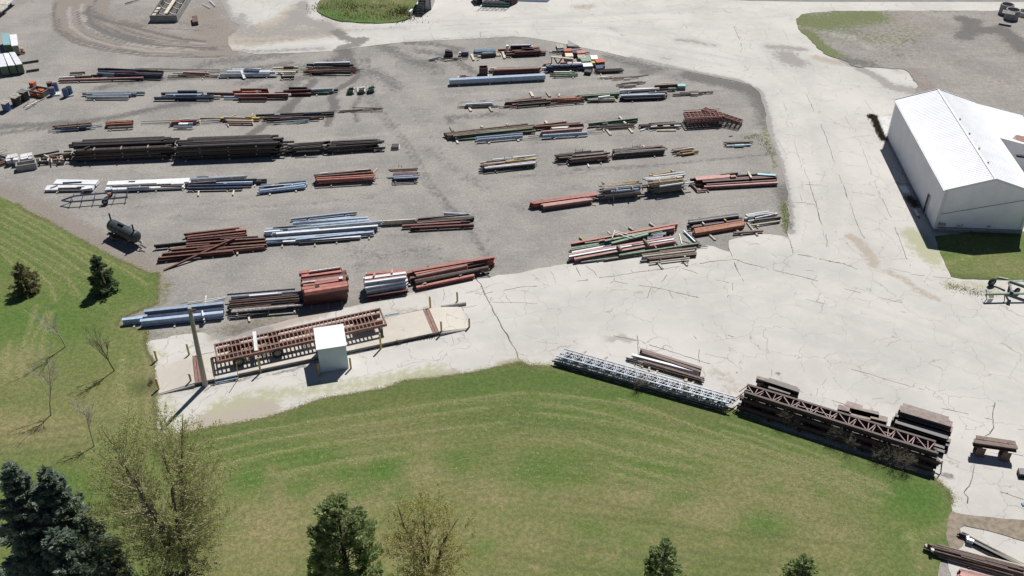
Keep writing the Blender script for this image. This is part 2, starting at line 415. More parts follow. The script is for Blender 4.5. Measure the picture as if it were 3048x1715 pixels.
    S(gr, [(2275, 385), (2290, 440), (2310, 500)], .6, .6); S(gr, [(2210, 412), (2250, 405), (2275, 395)], .5, .5); S(gr, [(2335, 605), (2338, 660), (2345, 690)], .6, .75)
    S(dk, [(2330, 560), (2345, 640)], 1.2, .6); S(br, [(690, 985), (760, 970), (820, 975), (870, 965)], 1.6, .7); S(dk, [(700, 985), (770, 985), (830, 975)], 1.2, .55)
    S(br, [(850, 940), (1000, 915), (1150, 890)], 1.2, .45)
    return a.T
def ground_grid(name, x0, x1, y0, y1, step, z, mat, paint):
    xs, ys = np.arange(x0, x1 + step / 2, step), np.arange(y0, y1 + step / 2, step)
    gx, gy = np.meshgrid(xs, ys); V = np.stack([gx.ravel(), gy.ravel()], 1); nx, ny = len(xs), len(ys)
    i = np.arange((nx - 1) * (ny - 1)); r, c = i // (nx - 1), i % (nx - 1); a = r * nx + c
    F = np.stack([a, a + 1, a + nx + 1, a + nx], 1)
    me = bpy.data.meshes.new(name); me.vertices.add(len(V)); me.vertices.foreach_set("co", np.column_stack([V, np.full(len(V), z)]).ravel())
    me.loops.add(F.size); me.loops.foreach_set("vertex_index", F.ravel()); me.polygons.add(len(F)); me.polygons.foreach_set("loop_start", np.arange(0, F.size, 4))
    me.materials.append(mat); me.update(calc_edges=True); set_paint(me, paint(V)); me.validate()
    return struct(link(name, me))
ground_grid("gravel_yard", -104, 104, 30, 190, 0.4, 0.0, GRAVEL, yard_paint)
def field_paint(pts):
    a = np.zeros((len(pts), 4)); a[:, 3] = 0.25; return a
ground_grid("terrain", -2400, 2400, -1500, 3300, 150, -0.06, GRAVEL, field_paint)

# ---- concrete
def concrete_mat(name="pale_concrete", base=(0.53, 0.51, 0.47)):
    m, nt, b = new_mat(name); k = NT(nt); p = k.pos(); brn, gry, dk, moss = k.paint()
    n1 = k.noise(p, 0.12, 4.0); n2 = k.noise(p, 0.8, 6.0, 0.65); n3 = k.noise(p, 7.0, 4.0, 0.7)
    c2 = tuple(x * 0.86 for x in base); c3 = tuple(min(1, x * 1.07) for x in base)
    col = k.mix(k.ramp(n1, 0.35, 0.65), base, c2)
    col = k.mix(k.math('MULTIPLY', k.ramp(n2, 0.45, 0.72), 0.5), col, c3)
    jag = k.math('SUBTRACT', k.noise(p, 1.5, 7.0, 0.72, 0.4), 0.5)
    def lay(col, f, c, j):
        g = k.ramp(k.math('ADD', f, k.math('MULTIPLY', jag, j)), 0.28, 0.62); g = k.math('MULTIPLY', g, k.ramp(f, 0.16, 0.36))
        return k.mix(k.math('MULTIPLY', g, 0.9), col, c)
    # fine hairline network
    w = k.n("ShaderNodeVectorMath", operation='ADD'); k.l(p, w.inputs[0])
    nz = k.n("ShaderNodeTexNoise"); nz.inputs["Scale"].default_value = 0.9; k.l(p, nz.inputs["Vector"]); nv = k.scale(nz.outputs["Color"], (1.6, 1.6, 0)); k.l(nv, w.inputs[1])
    v = k.n("ShaderNodeTexVoronoi", feature='DISTANCE_TO_EDGE'); v.inputs["Scale"].default_value = 0.33; k.l(w.outputs[0], v.inputs["Vector"])
    cr = k.math('MULTIPLY', k.ramp(v.outputs["Distance"], 0.012, 0.003), k.ramp(k.noise(p, 0.22, 3.0), 0.36, 0.52))
    col = k.mix(k.math('MULTIPLY', cr, 0.6), col, (0.25, 0.23, 0.2))
    col = k.mix(k.math('MULTIPLY', k.math('MULTIPLY', k.math('MINIMUM', gry, .16), k.ramp(k.noise(k.scale(p, (.5, 1.2, 1)), 1.2, 7.0, .7), .15, .55)), 3.0, True), col, (0.40, 0.385, 0.365))
    col = lay(col, brn, (0.36, 0.315, 0.255), 1.0)
    col = lay(col, moss, (0.36, 0.36, 0.235), 1.2)
    col = lay(col, gry, (0.265, 0.248, 0.232), 1.5)
    col = lay(col, dk, (0.16, 0.15, 0.135), 1.3)
    col = k.mix(k.math('MULTIPLY', k.ramp(n3, 0.35, 0.75), 0.25), col, k.mix(1.0, col, (0.82, 0.81, 0.80), 'MULTIPLY'))
    k.l(col, b.inputs["Base Color"]); b.inputs["Roughness"].default_value = 0.9
    k.bump(k.noise(p, 5.0, 5.0), 0.25, 0.03, b)
    return m
CONC = concrete_mat()
def concrete_paint(pts):
    rr0 = random.Random(19)
    a = np.zeros((4, len(pts))); br, gy, dk, mo = a
    S = lambda v, line, w, s, win='S': stroke(v, pts, line, w, s, win)
    # soil carried over the road, top left
    S(gy, [(690, 60), (730, 95), (790, 100), (850, 85), (880, 60)], 3.2, .6, 'S'); S(br, [(740, 90), (800, 75), (860, 50), (890, 20)], 2.6, .6); S(br, [(790, 112), (880, 108), (960, 100), (1000, 96)], 2.4, .75); S(gy, [(800, 95), (900, 100), (960, 92)], 2.6, .62); S(br, [(700, 110), (760, 118), (830, 105), (900, 95), (955, 80)], 3.4, .8)
    S(gy, [(880, 40), (905, 65), (960, 75), (990, 95)], 1.8, .8); S(br, [(860, 40), (890, 60), (840, 80), (780, 84)], 1.8, .8); S(gy, [(900, 10), (905, 40)], 1.4, .7)
    S(dk, [(1000, 95), (1020, 110), (1045, 120), (1080, 118), (1055, 135), (1025, 140), (1010, 150)], 1.2, .75); S(dk, [(1000, 92), (1025, 102)], .8, .7)
    S(gy, [(700, 125), (800, 122), (870, 116)], .9, .5); S(gy, [(690, 150), (760, 155), (850, 150), (960, 145)], 1.0, .55); S(gy, [(655, 5), (680, 60), (720, 78)], 1.3, .8)
    S(gy, [(720, 45), (725, 60)], 1.0, .6); S(gy, [(985, 85), (1040, 92), (1110, 88), (1200, 82)], .9, .4)
    # grey drift along the yard edge
    S(gy, [(1210, 122), (1300, 118), (1400, 113), (1530, 106)], .4, .5); S(gy, [(1880, 172), (2030, 207), (2200, 241), (2260, 272), (2283, 340), (2297, 420), (2318, 470), (2338, 560), (2352, 640), (2352, 690)], .6, .75)
    # stains
    S(gy, [(2290, 140), (2330, 142), (2390, 148)], 1.0, .7); S(gy, [(2340, 165), (2350, 180), (2370, 185)], 2.2, .75); S(gy, [(2020, 120), (2060, 122), (2075, 128)], .9, .6); S(gy, [(2090, 130), (2125, 136)], .8, .55)
    S(gy, [(1970, 172), (1990, 176)], .9, .5); S(gy, [(1815, 84), (1840, 92)], .7, .5); S(gy, [(2510, 180), (2560, 205), (2620, 235), (2650, 260)], .9, .85); S(gy, [(2680, 265), (2740, 275)], 1.5, .8)
    S(gy, [(2640, 195), (2680, 215)], .5, .5); S(br, [(2430, 172), (2500, 190)], 1.4, .6); S(br, [(2530, 705), (2560, 725), (2590, 760), (2600, 790)], .9, .65); S(br, [(2640, 810), (2680, 825), (2740, 870), (2790, 890)], .8, .55)
    S(br, [(1760, 18), (1720, 22)], 1.6, .55); S(gy, [(1730, 20), (1745, 22)], .6, .4)
    S(gy, [(1200, 95), (1500, 80), (1800, 78)], .35, .3); S(gy, [(1200, 65), (1500, 60), (1800, 45), (2100, 25)], .5, .26); S(gy, [(1800, 40), (1900, 40), (2200, 25)], .3, .25)
    S(gy, [(1800, 105), (1900, 130), (2060, 155), (2200, 180), (2230, 190)], .35, .35); S(gy, [(1850, 120), (2000, 165), (2150, 195)], .5, .3)
    # worn wheel paths down the road and across the apron
    S(gy, [(2400, 250), (2450, 340), (2490, 460), (2525, 600), (2570, 720), (2660, 800)], .45, .14); S(gy, [(2395, 230), (2430, 300), (2480, 420)], .9, .12)
    S(gy, [(2050, 790), (2250, 790), (2420, 800), (2560, 830), (2720, 890), (2900, 960), (3048, 1030)], .8, .12); S(gy, [(1600, 870), (1800, 890), (2000, 930), (2300, 960), (2700, 1080), (3048, 1200)], .9, .12)
    S(gy, [(2500, 1140), (2600, 1175), (2750, 1210)], 1.0, .14); S(gy, [(2340, 780), (2440, 790), (2530, 815)], .9, .16)
    for i in range(16):
        o = rr0.uniform(-60, 140); S(gy, [(1240, 1000 + o * .4), (1500, 950 + o * .6), (1800, 915 + o * .8), (2080, 880 + o), (2300, 830 + o), (2440, 745 + o * .8), (2480 + o * .3, 620), (2455 + o * .4, 480), (2410 + o * .4, 320)], rr0.uniform(.15, .4), rr0.uniform(.07, .15))
        o = rr0.uniform(-50, 220); S(gy, [(2250, 780 + o), (2480, 830 + o), (2750, 920 + o), (3048, 1020 + o)], rr0.uniform(.15, .45), rr0.uniform(.07, .15))
        o = rr0.uniform(-35, 60); S(gy, [(1100, 95 + o * .3), (1400, 82 + o * .5), (1700, 85 + o * .6), (2000, 120 + o), (2250, 190 + o), (2380, 290 + o)], rr0.uniform(.2, .5), rr0.uniform(.06, .12))
    # moss and soil near the lawns and around the weighbridge
    S(mo, [(2720, 700), (2750, 730), (2770, 760)], 1.6, .8); S(mo, [(2720, 740), (2760, 770), (2790, 790)], 1.5, .5); S(mo, [(2830, 850), (2900, 850), (2960, 855)], 1.2, .5); S(dk, [(2820, 840), (2880, 860), (2900, 880)], .5, .3)
    S(mo, [(640, 1215), (760, 1180), (900, 1165), (1100, 1140), (1300, 1100)], 1.5, .55); S(mo, [(480, 1180), (520, 1250), (500, 1290)], 1.6, .5); S(mo, [(450, 1030), (480, 1060)], 1.2, .45)
    S(br, [(590, 1280), (640, 1250), (700, 1222), (780, 1222)], 1.6, .95); S(br, [(540, 1275), (470, 1280)], .8, .5); S(br, [(1220, 1130), (1300, 1120), (1350, 1118)], 1.0, .75); S(br, [(1490, 1085), (1540, 1078)], .7, .75)
    S(br, [(640, 1000), (720, 990), (800, 975), (880, 950), (960, 930)], 1.0, .75); S(gy, [(660, 1003), (720, 990), (790, 985)], .9, .8)
    S(gy, [(470, 1165), (520, 1160), (600, 1150)], .5, .6); S(br, [(870, 1130), (890, 1100)], .5, .35)
    S(dk, [(640, 1140), (740, 1128), (860, 1104), (1000, 1062), (1130, 1030), (1200, 1012), (1300, 995)], .28, .6)
    S(br, [(1150, 940), (1200, 925), (1270, 918)], .7, .5); S(dk, [(1240, 925), (1265, 920)], .4, .55); S(br, [(1000, 920), (1150, 890), (1280, 862)], .7, .5)
    S(mo, [(1600, 1088), (1700, 1095), (1850, 1135), (2000, 1160), (2150, 1205)], .8, .5); S(br, [(2130, 1110), (2180, 1150), (2160, 1200)], 1.4, .45)
    S(dk, [(2315, 1112), (2325, 1118)], .3, .7); S(dk, [(2800, 1410), (2825, 1420)], .5, .6); S(br, [(2790, 1430), (2830, 1480)], .7, .5)
    rr = random.Random(9)
    for i in range(60):
        x, y = rr.uniform(1300, 3000), rr.uniform(640, 1400); blob(gy, pts, x, y, rr.uniform(.6, 3), rr.uniform(.3, 1.2), rr.uniform(.04, .12), rr.uniform(-.6, .2))
        x, y = rr.uniform(1200, 2700), rr.uniform(20, 420); blob(gy, pts, x, y, rr.uniform(1, 5), rr.uniform(.4, 1.5), rr.uniform(.04, .12), rr.uniform(-.4, .1))
    return a.T
CONC_OUT = [(640, -70), (654, 0), (672, 33), (686, 63), (717, 77), (700, 97), (679, 112), (680, 135), (693, 152), (759, 161), (857, 159), (996, 152), (1078, 140),
    (1200, 126), (1293, 121), (1387, 117), (1480, 112), (1527, 109), (1573, 112), (1643, 124), (1713, 138), (1800, 155), (1882, 175), (1961, 196), (2033, 210), (2103, 224),
    (2197, 243), (2231, 252), (2259, 273), (2280, 338), (2280, 370), (2294, 417), (2313, 463), (2334, 533), (2346, 580), (2341, 610), (2350, 650), (2346, 684), (2342, 692), (2345, 709),
    (2327, 703), (2292, 698), (2254, 698), (2210, 706), (2168, 716), (2172, 750), (2152, 745), (2124, 734), (2107, 733), (2080, 738), (1910, 760), (1798, 774), (1710, 784),
    (1670, 788), (1600, 800), (1548, 814), (1483, 819), (1459, 826), (1408, 835), (1224, 871), (1198, 877), (1149, 889), (1070, 908), (1000, 921), (900, 942), (830, 960), (760, 978),
    (700, 1000), (640, 1003), (600, 990), (550, 995), (512, 1000), (497, 1008), (429, 1018), (436, 1048), (462, 1078), (463, 1137), (469, 1167), (460, 1183), (463, 1218),
    (464, 1236), (462, 1271), (473, 1296), (505, 1310), (640, 1310), (900, 1260), (1300, 1180), (1600, 1140), (2000, 1230), (2600, 1460), (2780, 1560), (2860, 1800), (3400, 1800), (3400, -70)]
concrete = sheet("concrete_road", CONC_OUT, 0.022, 0.45, CONC, concrete_paint, jit=0.10, seed=2.0, smooth=False)
# joints and cracks of the slabs
CRK = pm("soil_filled_crack", (0.13, 0.12, 0.095), (0.09, 0.095, 0.06), rough=0.95, vary=0.0)
CRK2 = pm("thin_crack", (0.30, 0.28, 0.25), (0.22, 0.205, 0.18), rough=0.95, vary=0.0)
WEED = pm("crack_weeds", (0.10, 0.115, 0.045), (0.16, 0.13, 0.07), rough=0.9, vary=0.0)
def crack(name, line, w, mat, parent, jit=0.10, z=0.027, win='S', seed=0, broken=0.0):
    P = np.array([gw(win, x, y).to_2d()[:] for x, y in line]); P = densify(P, 0.35, jit, 3.3 + seed, closed=False)
    rr = random.Random(seed + len(line)); mb = MB(); n = len(P)
    ws = [w * (0.35 + 1.3 * abs(mnoise.noise((p[0] * 0.8, p[1] * 0.8, seed))) + 0.2) for p in P]
    for i in range(n - 1):
        if broken and mnoise.noise((P[i][0] * .5, P[i][1] * .5, seed + 7)) < broken - 0.5: continue
        d = P[i + 1] - P[i]; d = d / max(np.linalg.norm(d), 1e-6); q = np.array([-d[1], d[0]])
        a, b, c, e = P[i] + q * ws[i] / 2, P[i] - q * ws[i] / 2, P[i + 1] - q * ws[i + 1] / 2, P[i + 1] + q * ws[i + 1] / 2
        mb.add([(x[0], x[1], z) for x in (a, b, c, e)], [(0, 1, 2, 3)])
    return mb.build(name, mat, parent)
CR = [  # (window, weight, points)
 ('D3', 2, [(1790, 130), (1850, 220), (1900, 330), (1960, 420), (2000, 520), (2060, 620), (2110, 740), (2200, 880), (2280, 1020), (2340, 1160), (2400, 1230)]),
 ('D3', 1.2, [(1900, 320), (2100, 280), (2350, 240), (2572, 222)]), ('D3', 1, [(1620, 495), (1800, 475), (1950, 440)]), ('D3', 1.3, [(1590, 465), (1640, 540), (1690, 640)]),
 ('D3', .8, [(2150, 280), (2180, 370), (2240, 450)]), ('D3', .7, [(2070, 100), (2140, 190), (2210, 250)]), ('D3', 1, [(2000, 430), (2200, 430), (2572, 448)]), ('D3', .7, [(2300, 690), (2330, 640), (2450, 600), (2572, 560)]),
 ('D3', .6, [(1230, 1120), (1240, 1060), (1290, 1030), (1345, 1100), (1330, 1170), (1250, 1170), (1230, 1120)]), ('D3', .7, [(700, 1100), (770, 1160), (790, 1260), (1000, 1200), (1340, 1150), (1860, 1020)]),
 ('D3', .6, [(900, 940), (960, 1060), (970, 1160)]), ('D3', .6, [(1370, 260), (1380, 330), (1370, 400)]), ('D3', .6, [(1480, 850), (1500, 960), (1300, 1090)]),
 ('C4', 1.3, [(0, 1295), (300, 1260), (600, 1220), (880, 1180), (1000, 1160), (1200, 1130), (1450, 1095), (1780, 1050), (2070, 1005), (2300, 975), (2480, 960)]),
 ('C4', 1.1, [(470, 1010), (500, 1080), (545, 1170)]), ('C4', 1.2, [(590, 1010), (650, 1060), (720, 1110), (760, 1165)]), ('C4', 1.2, [(1080, 975), (1150, 1070), (1210, 1120)]), ('C4', 1.2, [(980, 1160), (985, 1230), (920, 1265)]),
 ('C4', 1.3, [(985, 1235), (1200, 1275), (1450, 1305), (1650, 1345), (1900, 1410), (2060, 1445)]), ('C4', 1.1, [(1790, 1050), (1660, 1150), (1580, 1240), (1530, 1310)]), ('C4', 1.0, [(1460, 1310), (1430, 1380), (1400, 1449)]),
 ('C4', .8, [(740, 1340), (670, 1380), (610, 1445)]), ('C4', 1.2, [(2435, 720), (2450, 840), (2500, 950), (2530, 1060), (2572, 1120)]), ('C4', 1.1, [(1790, 1050), (2000, 1120), (2220, 1205), (2450, 1255), (2572, 1270)]),
 ('C4', .6, [(80, 1070), (100, 1200)]), ('C4', .6, [(130, 1070), (210, 1170), (230, 1260)]), ('C4', 1.0, [(2480, 1255), (2490, 1350), (2420, 1440)]), ('C4', .7, [(1680, 1350), (1720, 1449)]),
 ('C5', 1.6, [(1890, 820), (1920, 900), (1950, 1000), (1975, 1095)]), ('C5', 1.3, [(1975, 1095), (2200, 1130), (2400, 1180), (2572, 1215)]), ('C5', 1.3, [(1230, 1170), (1400, 1230), (1650, 1290), (1900, 1345), (2150, 1410), (2300, 1449)]),
 ('C5', .8, [(1975, 1110), (1900, 1150), (1850, 1190)]), ('C5', 1.2, [(1230, 1200), (1260, 1290), (1310, 1380), (1340, 1449)]), ('C5', .7, [(1700, 1100), (1980, 1300), (2300, 1320)]), ('C5', .9, [(1870, 440), (2080, 445), (2250, 465)]),
 ('C5', .6, [(2060, 340), (2090, 430)]), ('C5', .9, [(2110, 0), (2170, 160), (2220, 330), (2270, 470), (2310, 640), (2350, 740), (2370, 900)]), ('C5', .6, [(1900, 215), (2150, 215), (2340, 210)]), ('C5', .6, [(2260, 75), (2420, 100)]),
 ('C5', .7, [(1740, 1200), (1720, 1290), (1830, 1380)]), ('C5', .7, [(2280, 1380), (2310, 1449)]), ('C5', .7, [(1560, 980), (1500, 970), (1400, 990)]),
 ('B5', 1.1, [(0, 120), (60, 260), (140, 420), (220, 600), (290, 800), (350, 990), (420, 1180), (500, 1400)]), ('B5', .8, [(0, 1090), (40, 1180), (80, 1300), (130, 1430)]), ('B5', .7, [(340, 120), (420, 260), (470, 420), (560, 560), (640, 700), (700, 860), (760, 1040), (830, 1220), (900, 1400)]),
 ('B5', .7, [(640, 120), (760, 300), (800, 360)]), ('B5', .5, [(60, 170), (220, 210), (330, 200)]), ('B5', .5, [(400, 450), (560, 470), (730, 462)]), ('B5', .5, [(520, 640), (640, 620), (800, 610)]), ('B5', .5, [(380, 800), (560, 810)]), ('B5', .5, [(500, 860), (660, 870)]),
 ('B5', .5, [(110, 1060), (290, 1090)]), ('B5', .5, [(0, 1190), (300, 1220)]), ('B5', .5, [(480, 1110), (640, 1140), (800, 1130)]), ('B5', .5, [(450, 960), (600, 975), (720, 985)]), ('B5', .5, [(620, 1270), (860, 1330)]),
 ('C6', 1.3, [(830, 30), (920, 210), (1000, 390), (1070, 570), (1130, 720), (1180, 860), (1230, 960)]), ('C6', 1.2, [(0, 850), (250, 900), (450, 940), (600, 1000)]), ('C6', 1.1, [(0, 1100), (180, 1150), (400, 1220), (700, 1300), (1000, 1370), (1300, 1430)]),
 ('C6', 1.1, [(1240, 1060), (1450, 1085), (1700, 1115)]), ('C6', .9, [(130, 1080), (60, 1160), (180, 1280), (220, 1400)]), ('C6', .8, [(0, 1360), (200, 1410), (350, 1449)]), ('C6', 1.2, [(70, 100), (120, 230), (160, 420), (230, 580), (250, 740)]),
 ('C6', 1.1, [(440, 0), (500, 180), (580, 400), (640, 560), (700, 660)]), ('C6', .5, [(0, 230), (110, 235)]), ('C6', .5, [(560, 90), (760, 130), (900, 135)]), ('C6', .6, [(870, 880), (1170, 880)]), ('C6', .7, [(830, 930), (1000, 1000), (1240, 1050)]),
 ('D4', 1.4, [(1270, 0), (1285, 100), (1285, 220), (1250, 330), (1240, 390)]), ('D4', 1.2, [(960, 0), (1130, 35), (1320, 80), (1480, 130), (1700, 200), (1950, 280), (2200, 360), (2572, 480)]), ('D4', 1.2, [(1990, 0), (2060, 90), (2060, 220), (2070, 340)]),
 ('D4', .8, [(0, 70), (150, 95), (420, 110)]), ('D4', .5, [(440, 60), (500, 90), (660, 85)]), ('D4', 1.0, [(2430, 0), (2572, 40)]), ('D4', .6, [(2130, 230), (2350, 280), (2480, 300)]),
 ('D5', 1.2, [(0, 0), (150, 40), (420, 105)]), ('D5', 1.3, [(980, 280), (1200, 345), (1400, 400), (1570, 450)]), ('D5', .9, [(630, 0), (635, 90)]), ('D5', .9, [(750, 90), (740, 160)]), ('D5', .9, [(1330, 120), (1280, 200), (1210, 240), (1195, 330)]), ('D5', 1.0, [(1640, 0), (1900, 70), (2200, 160), (2572, 260)]),
 ('D5', .6, [(550, 0), (510, 90)]), ('D5', .6, [(1900, 380), (2050, 370)]),
 ('D6', 1.6, [(2195, 0), (2180, 100), (2170, 220), (2185, 310), (2130, 390), (2080, 420)]), ('D6', 1.1, [(1520, 70), (1800, 130), (2000, 185), (2160, 215)]), ('D6', 1.2, [(1650, 410), (1830, 450), (1930, 470)]), ('D6', 1.1, [(2200, 600), (2572, 680)]), ('D6', 1.6, [(1930, 800), (1910, 900), (1890, 1010), (1840, 1100), (1810, 1150), (1850, 1200), (1835, 1280)]),
 ('D6', 1.2, [(1640, 960), (1850, 1020), (2100, 1080), (2350, 1160), (2572, 1240)]), ('D6', .8, [(1790, 1210), (1720, 1280), (1660, 1310)]), ('D6', .6, [(2400, 330), (2572, 335)]), ('D6', .6, [(1560, 640), (1600, 700), (1760, 760)]), ('D6', .5, [(2050, 820), (2250, 870), (2380, 930)]),
 ('A3', 1.0, [(0, 380), (300, 350), (700, 320), (1200, 300), (1700, 280), (2200, 285), (2572, 288)]), ('A3', .9, [(360, 440), (370, 480), (400, 515)]), ('A3', 1.2, [(710, 410), (740, 460), (790, 490)]), ('A3', 1.1, [(965, 350), (980, 420), (990, 480)]), ('A3', 1.0, [(980, 410), (1150, 400), (1300, 395), (1440, 400), (1480, 450)]), ('A3', .8, [(0, 460), (15, 520)]), ('A3', .8, [(1000, 370), (1600, 375), (2100, 380), (2572, 360)]), ('A3', .5, [(1660, 290), (1700, 420)]),
 ('A4', .9, [(0, 280), (400, 265), (980, 245), (1500, 240), (2000, 225), (2300, 215)]), ('A4', .8, [(0, 155), (500, 180), (960, 170), (1400, 150), (1800, 130)]), ('A4', .8, [(500, 110), (1000, 70), (1560, 15), (1650, 0)]), ('A4', 1.1, [(1600, 250), (1660, 370), (1720, 510), (1750, 620), (1720, 690)]), ('A4', .9, [(1660, 370), (1780, 420), (1830, 440), (1770, 510), (1740, 515)]), ('A4', .8, [(1780, 500), (1870, 560), (1840, 610), (1900, 640), (2100, 660), (2300, 690)]), ('A4', .8, [(0, 370), (300, 345), (560, 355), (820, 420), (960, 460)]), ('A4', .8, [(880, 545), (1100, 590), (1300, 640), (1600, 700), (1870, 745)]), ('A4', 1.0, [(1410, 535), (1440, 480)]), ('A4', .9, [(2100, 720), (2130, 830), (2150, 940)]), ('A4', .9, [(2420, 740), (2450, 880), (2480, 1000), (2530, 1150)]), ('A4', .7, [(1900, 940), (1840, 1000)]), ('A4', .6, [(2250, 1150), (2280, 1300), (2320, 1440)]), ('A4', .8, [(2260, 380), (2310, 440), (2345, 540)]), ('A4', .6, [(930, 110), (960, 180), (990, 250)]), ('A4', .5, [(2130, 660), (2572, 640)]),
 ('A5', .6, [(20, 60), (120, 135)]), ('A5', .6, [(280, 40), (320, 110)]), ('A5', .7, [(490, 45), (540, 110)]), ('B4', .6, [(2310, 80), (2350, 220), (2400, 330)]), ('B4', .6, [(2200, 500), (2330, 700)]), ('B4', .5, [(2230, 650), (2330, 610)]), ('B4', .7, [(2350, 1300), (2572, 1300)]), ('B4', .6, [(2400, 400), (2450, 640), (2500, 800)]),
]
for i, (w, wt, ln) in enumerate(CR):
    c = crack("joint" if wt >= 1 else "crack", ln, 0.05 * wt if wt >= 1 else 0.05, CRK if wt >= 1 else CRK2, concrete, win=w, seed=i, broken=.42 if wt < 1.5 else 0)
# tufts growing in the widest joints
TUFTS = MB()
rr = random.Random(21)
for w, wt, ln in CR:
    if wt < 1.15: continue
    P = np.array([gw(w, x, y).to_2d()[:] for x, y in ln]); P = densify(P, 0.22, 0, 0, closed=False)
    for p in P:
        if rr.random() < (0.5 if wt > 1.5 else 0.16) and mnoise.noise((p[0] * .4, p[1] * .4, 4)) > -0.1:
            for q in range(rr.randint(2, 5)):
                a = rr.uniform(0, 6.28); l = rr.uniform(.05, .16); x, y = p[0] + rr.uniform(-.08, .08), p[1] + rr.uniform(-.08, .08)
                TUFTS.add([(x - .02 * math.sin(a), y + .02 * math.cos(a), .02), (x + .02 * math.sin(a), y - .02 * math.cos(a), .02), (x + l * math.cos(a), y + l * math.sin(a), rr.uniform(.04, .12))], [(0, 1, 2)])
struct(TUFTS.build("weeds", WEED), "stuff", "sparse weeds growing in the joints of the concrete")

# ---- lawns
def lawn_mat():
    m, nt, b = new_mat("mown_lawn"); k = NT(nt); p = k.pos(); straw, lush, light, dk = k.paint()
    n1 = k.noise(p, 0.09, 3.0); n2 = k.noise(p, 0.5, 6.0, 0.68); n3 = k.noise(p, 3.2, 5.0, 0.8); n4 = k.noise(p, 14.0, 3.0, 0.7)
    col = k.mix(k.ramp(n1, 0.38, 0.62), (0.116, 0.156, 0.037), (0.146, 0.164, 0.050))
    col = k.mix(k.math('MULTIPLY', k.ramp(n2, 0.45, 0.75), 0.55), col, (0.195, 0.188, 0.076))
    jag = k.math('SUBTRACT', k.noise(p, 1.3, 8.0, 0.75), 0.5)
    def lay(col, f, c, j, amt=1.0):
        g = k.math('ADD', f, k.math('MULTIPLY', jag, k.math('MULTIPLY', k.math('MINIMUM', k.math('MULTIPLY', f, 2.0), 1.0), j)), True)
        return k.mix(k.math('MULTIPLY', g, amt), col, c)
    col = lay(col, straw, (0.275, 0.222, 0.118), 1.9)
    col = lay(col, lush, (0.070, 0.148, 0.018), 1.0)
    col = lay(col, light, (0.30, 0.30, 0.125), 1.4)
    col = lay(col, dk, (0.062, 0.075, 0.026), 1.2)
    col = k.mix(k.math('MULTIPLY', k.ramp(n3, 0.38, 0.60), 0.85), col, k.mix(1.0, col, (0.56, 0.64, 0.48), 'MULTIPLY'))
    col = k.mix(k.math('MULTIPLY', k.ramp(n4, 0.45, 0.68), 0.7), col, k.mix(1.0, col, (1.55, 1.45, 1.5), 'MULTIPLY'))
    k.l(col, b.inputs["Base Color"]); b.inputs["Roughness"].default_value = 0.95
    k.bump(k.noise(p, 9.0, 5.0, 0.8), 0.7, 0.07, b)
    return m
LAWN = lawn_mat()
CLIP_LINES = ([[(0, 690), (120, 757), (210, 810)], [(0, 662), (150, 745), (250, 815), (290, 845)], [(0, 640), (100, 690), (200, 745), (280, 800), (330, 850)], [(0, 712), (110, 775), (200, 830), (235, 880)],
               [(0, 735), (80, 785), (150, 850), (165, 900)], [(20, 625), (130, 690), (250, 760), (330, 810)], [(40, 625), (150, 680), (240, 740), (360, 800), (440, 850)], [(0, 755), (50, 800), (90, 870)]] +
    [[(60, 1060), (85, 990), (110, 910)], [(80, 1080), (100, 1010), (140, 930)], [(120, 1070), (130, 1000), (155, 930)], [(20, 1130), (20, 1060), (30, 1020)], [(55, 1130), (60, 1040)], [(350, 1215), (352, 1150), (370, 1060)], [(370, 1260), (375, 1200), (365, 1150)], [(400, 1280), (402, 1190)]] +
    [[(1610, 1175), (1720, 1185), (1850, 1205), (1980, 1240), (2120, 1290), (2300, 1350), (2500, 1410), (2650, 1470)], [(1600, 1203), (1700, 1215), (1800, 1235), (1950, 1280), (2100, 1310), (2300, 1375), (2500, 1450), (2620, 1500)],
               [(1600, 1232), (1750, 1250), (1900, 1275), (2050, 1320), (2200, 1370), (2350, 1405)], [(1840, 1190), (1920, 1215), (2020, 1255), (2150, 1300), (2330, 1360), (2560, 1440)], [(1840, 1310), (1960, 1330), (2080, 1365), (2200, 1400)],
               [(1830, 1385), (1930, 1410), (2000, 1430)], [(1815, 1410), (1900, 1432), (1975, 1455)], [(1720, 1310), (1830, 1345), (1950, 1375), (2060, 1395)], [(2150, 1285), (2250, 1310), (2350, 1350), (2480, 1390), (2640, 1450)],
               [(2150, 1312), (2260, 1340), (2400, 1390), (2560, 1460)], [(2150, 1255), (2250, 1290), (2380, 1335), (2500, 1380)]] +
    [[(560, 1330), (700, 1300), (900, 1262), (1150, 1225), (1400, 1190), (1560, 1170)], [(560, 1370), (750, 1320), (950, 1290), (1200, 1250), (1450, 1215)], [(600, 1400), (820, 1350), (1000, 1320), (1250, 1290), (1500, 1260)], [(520, 1345), (650, 1310), (800, 1278)], [(800, 1420), (1000, 1380), (1200, 1350)]])
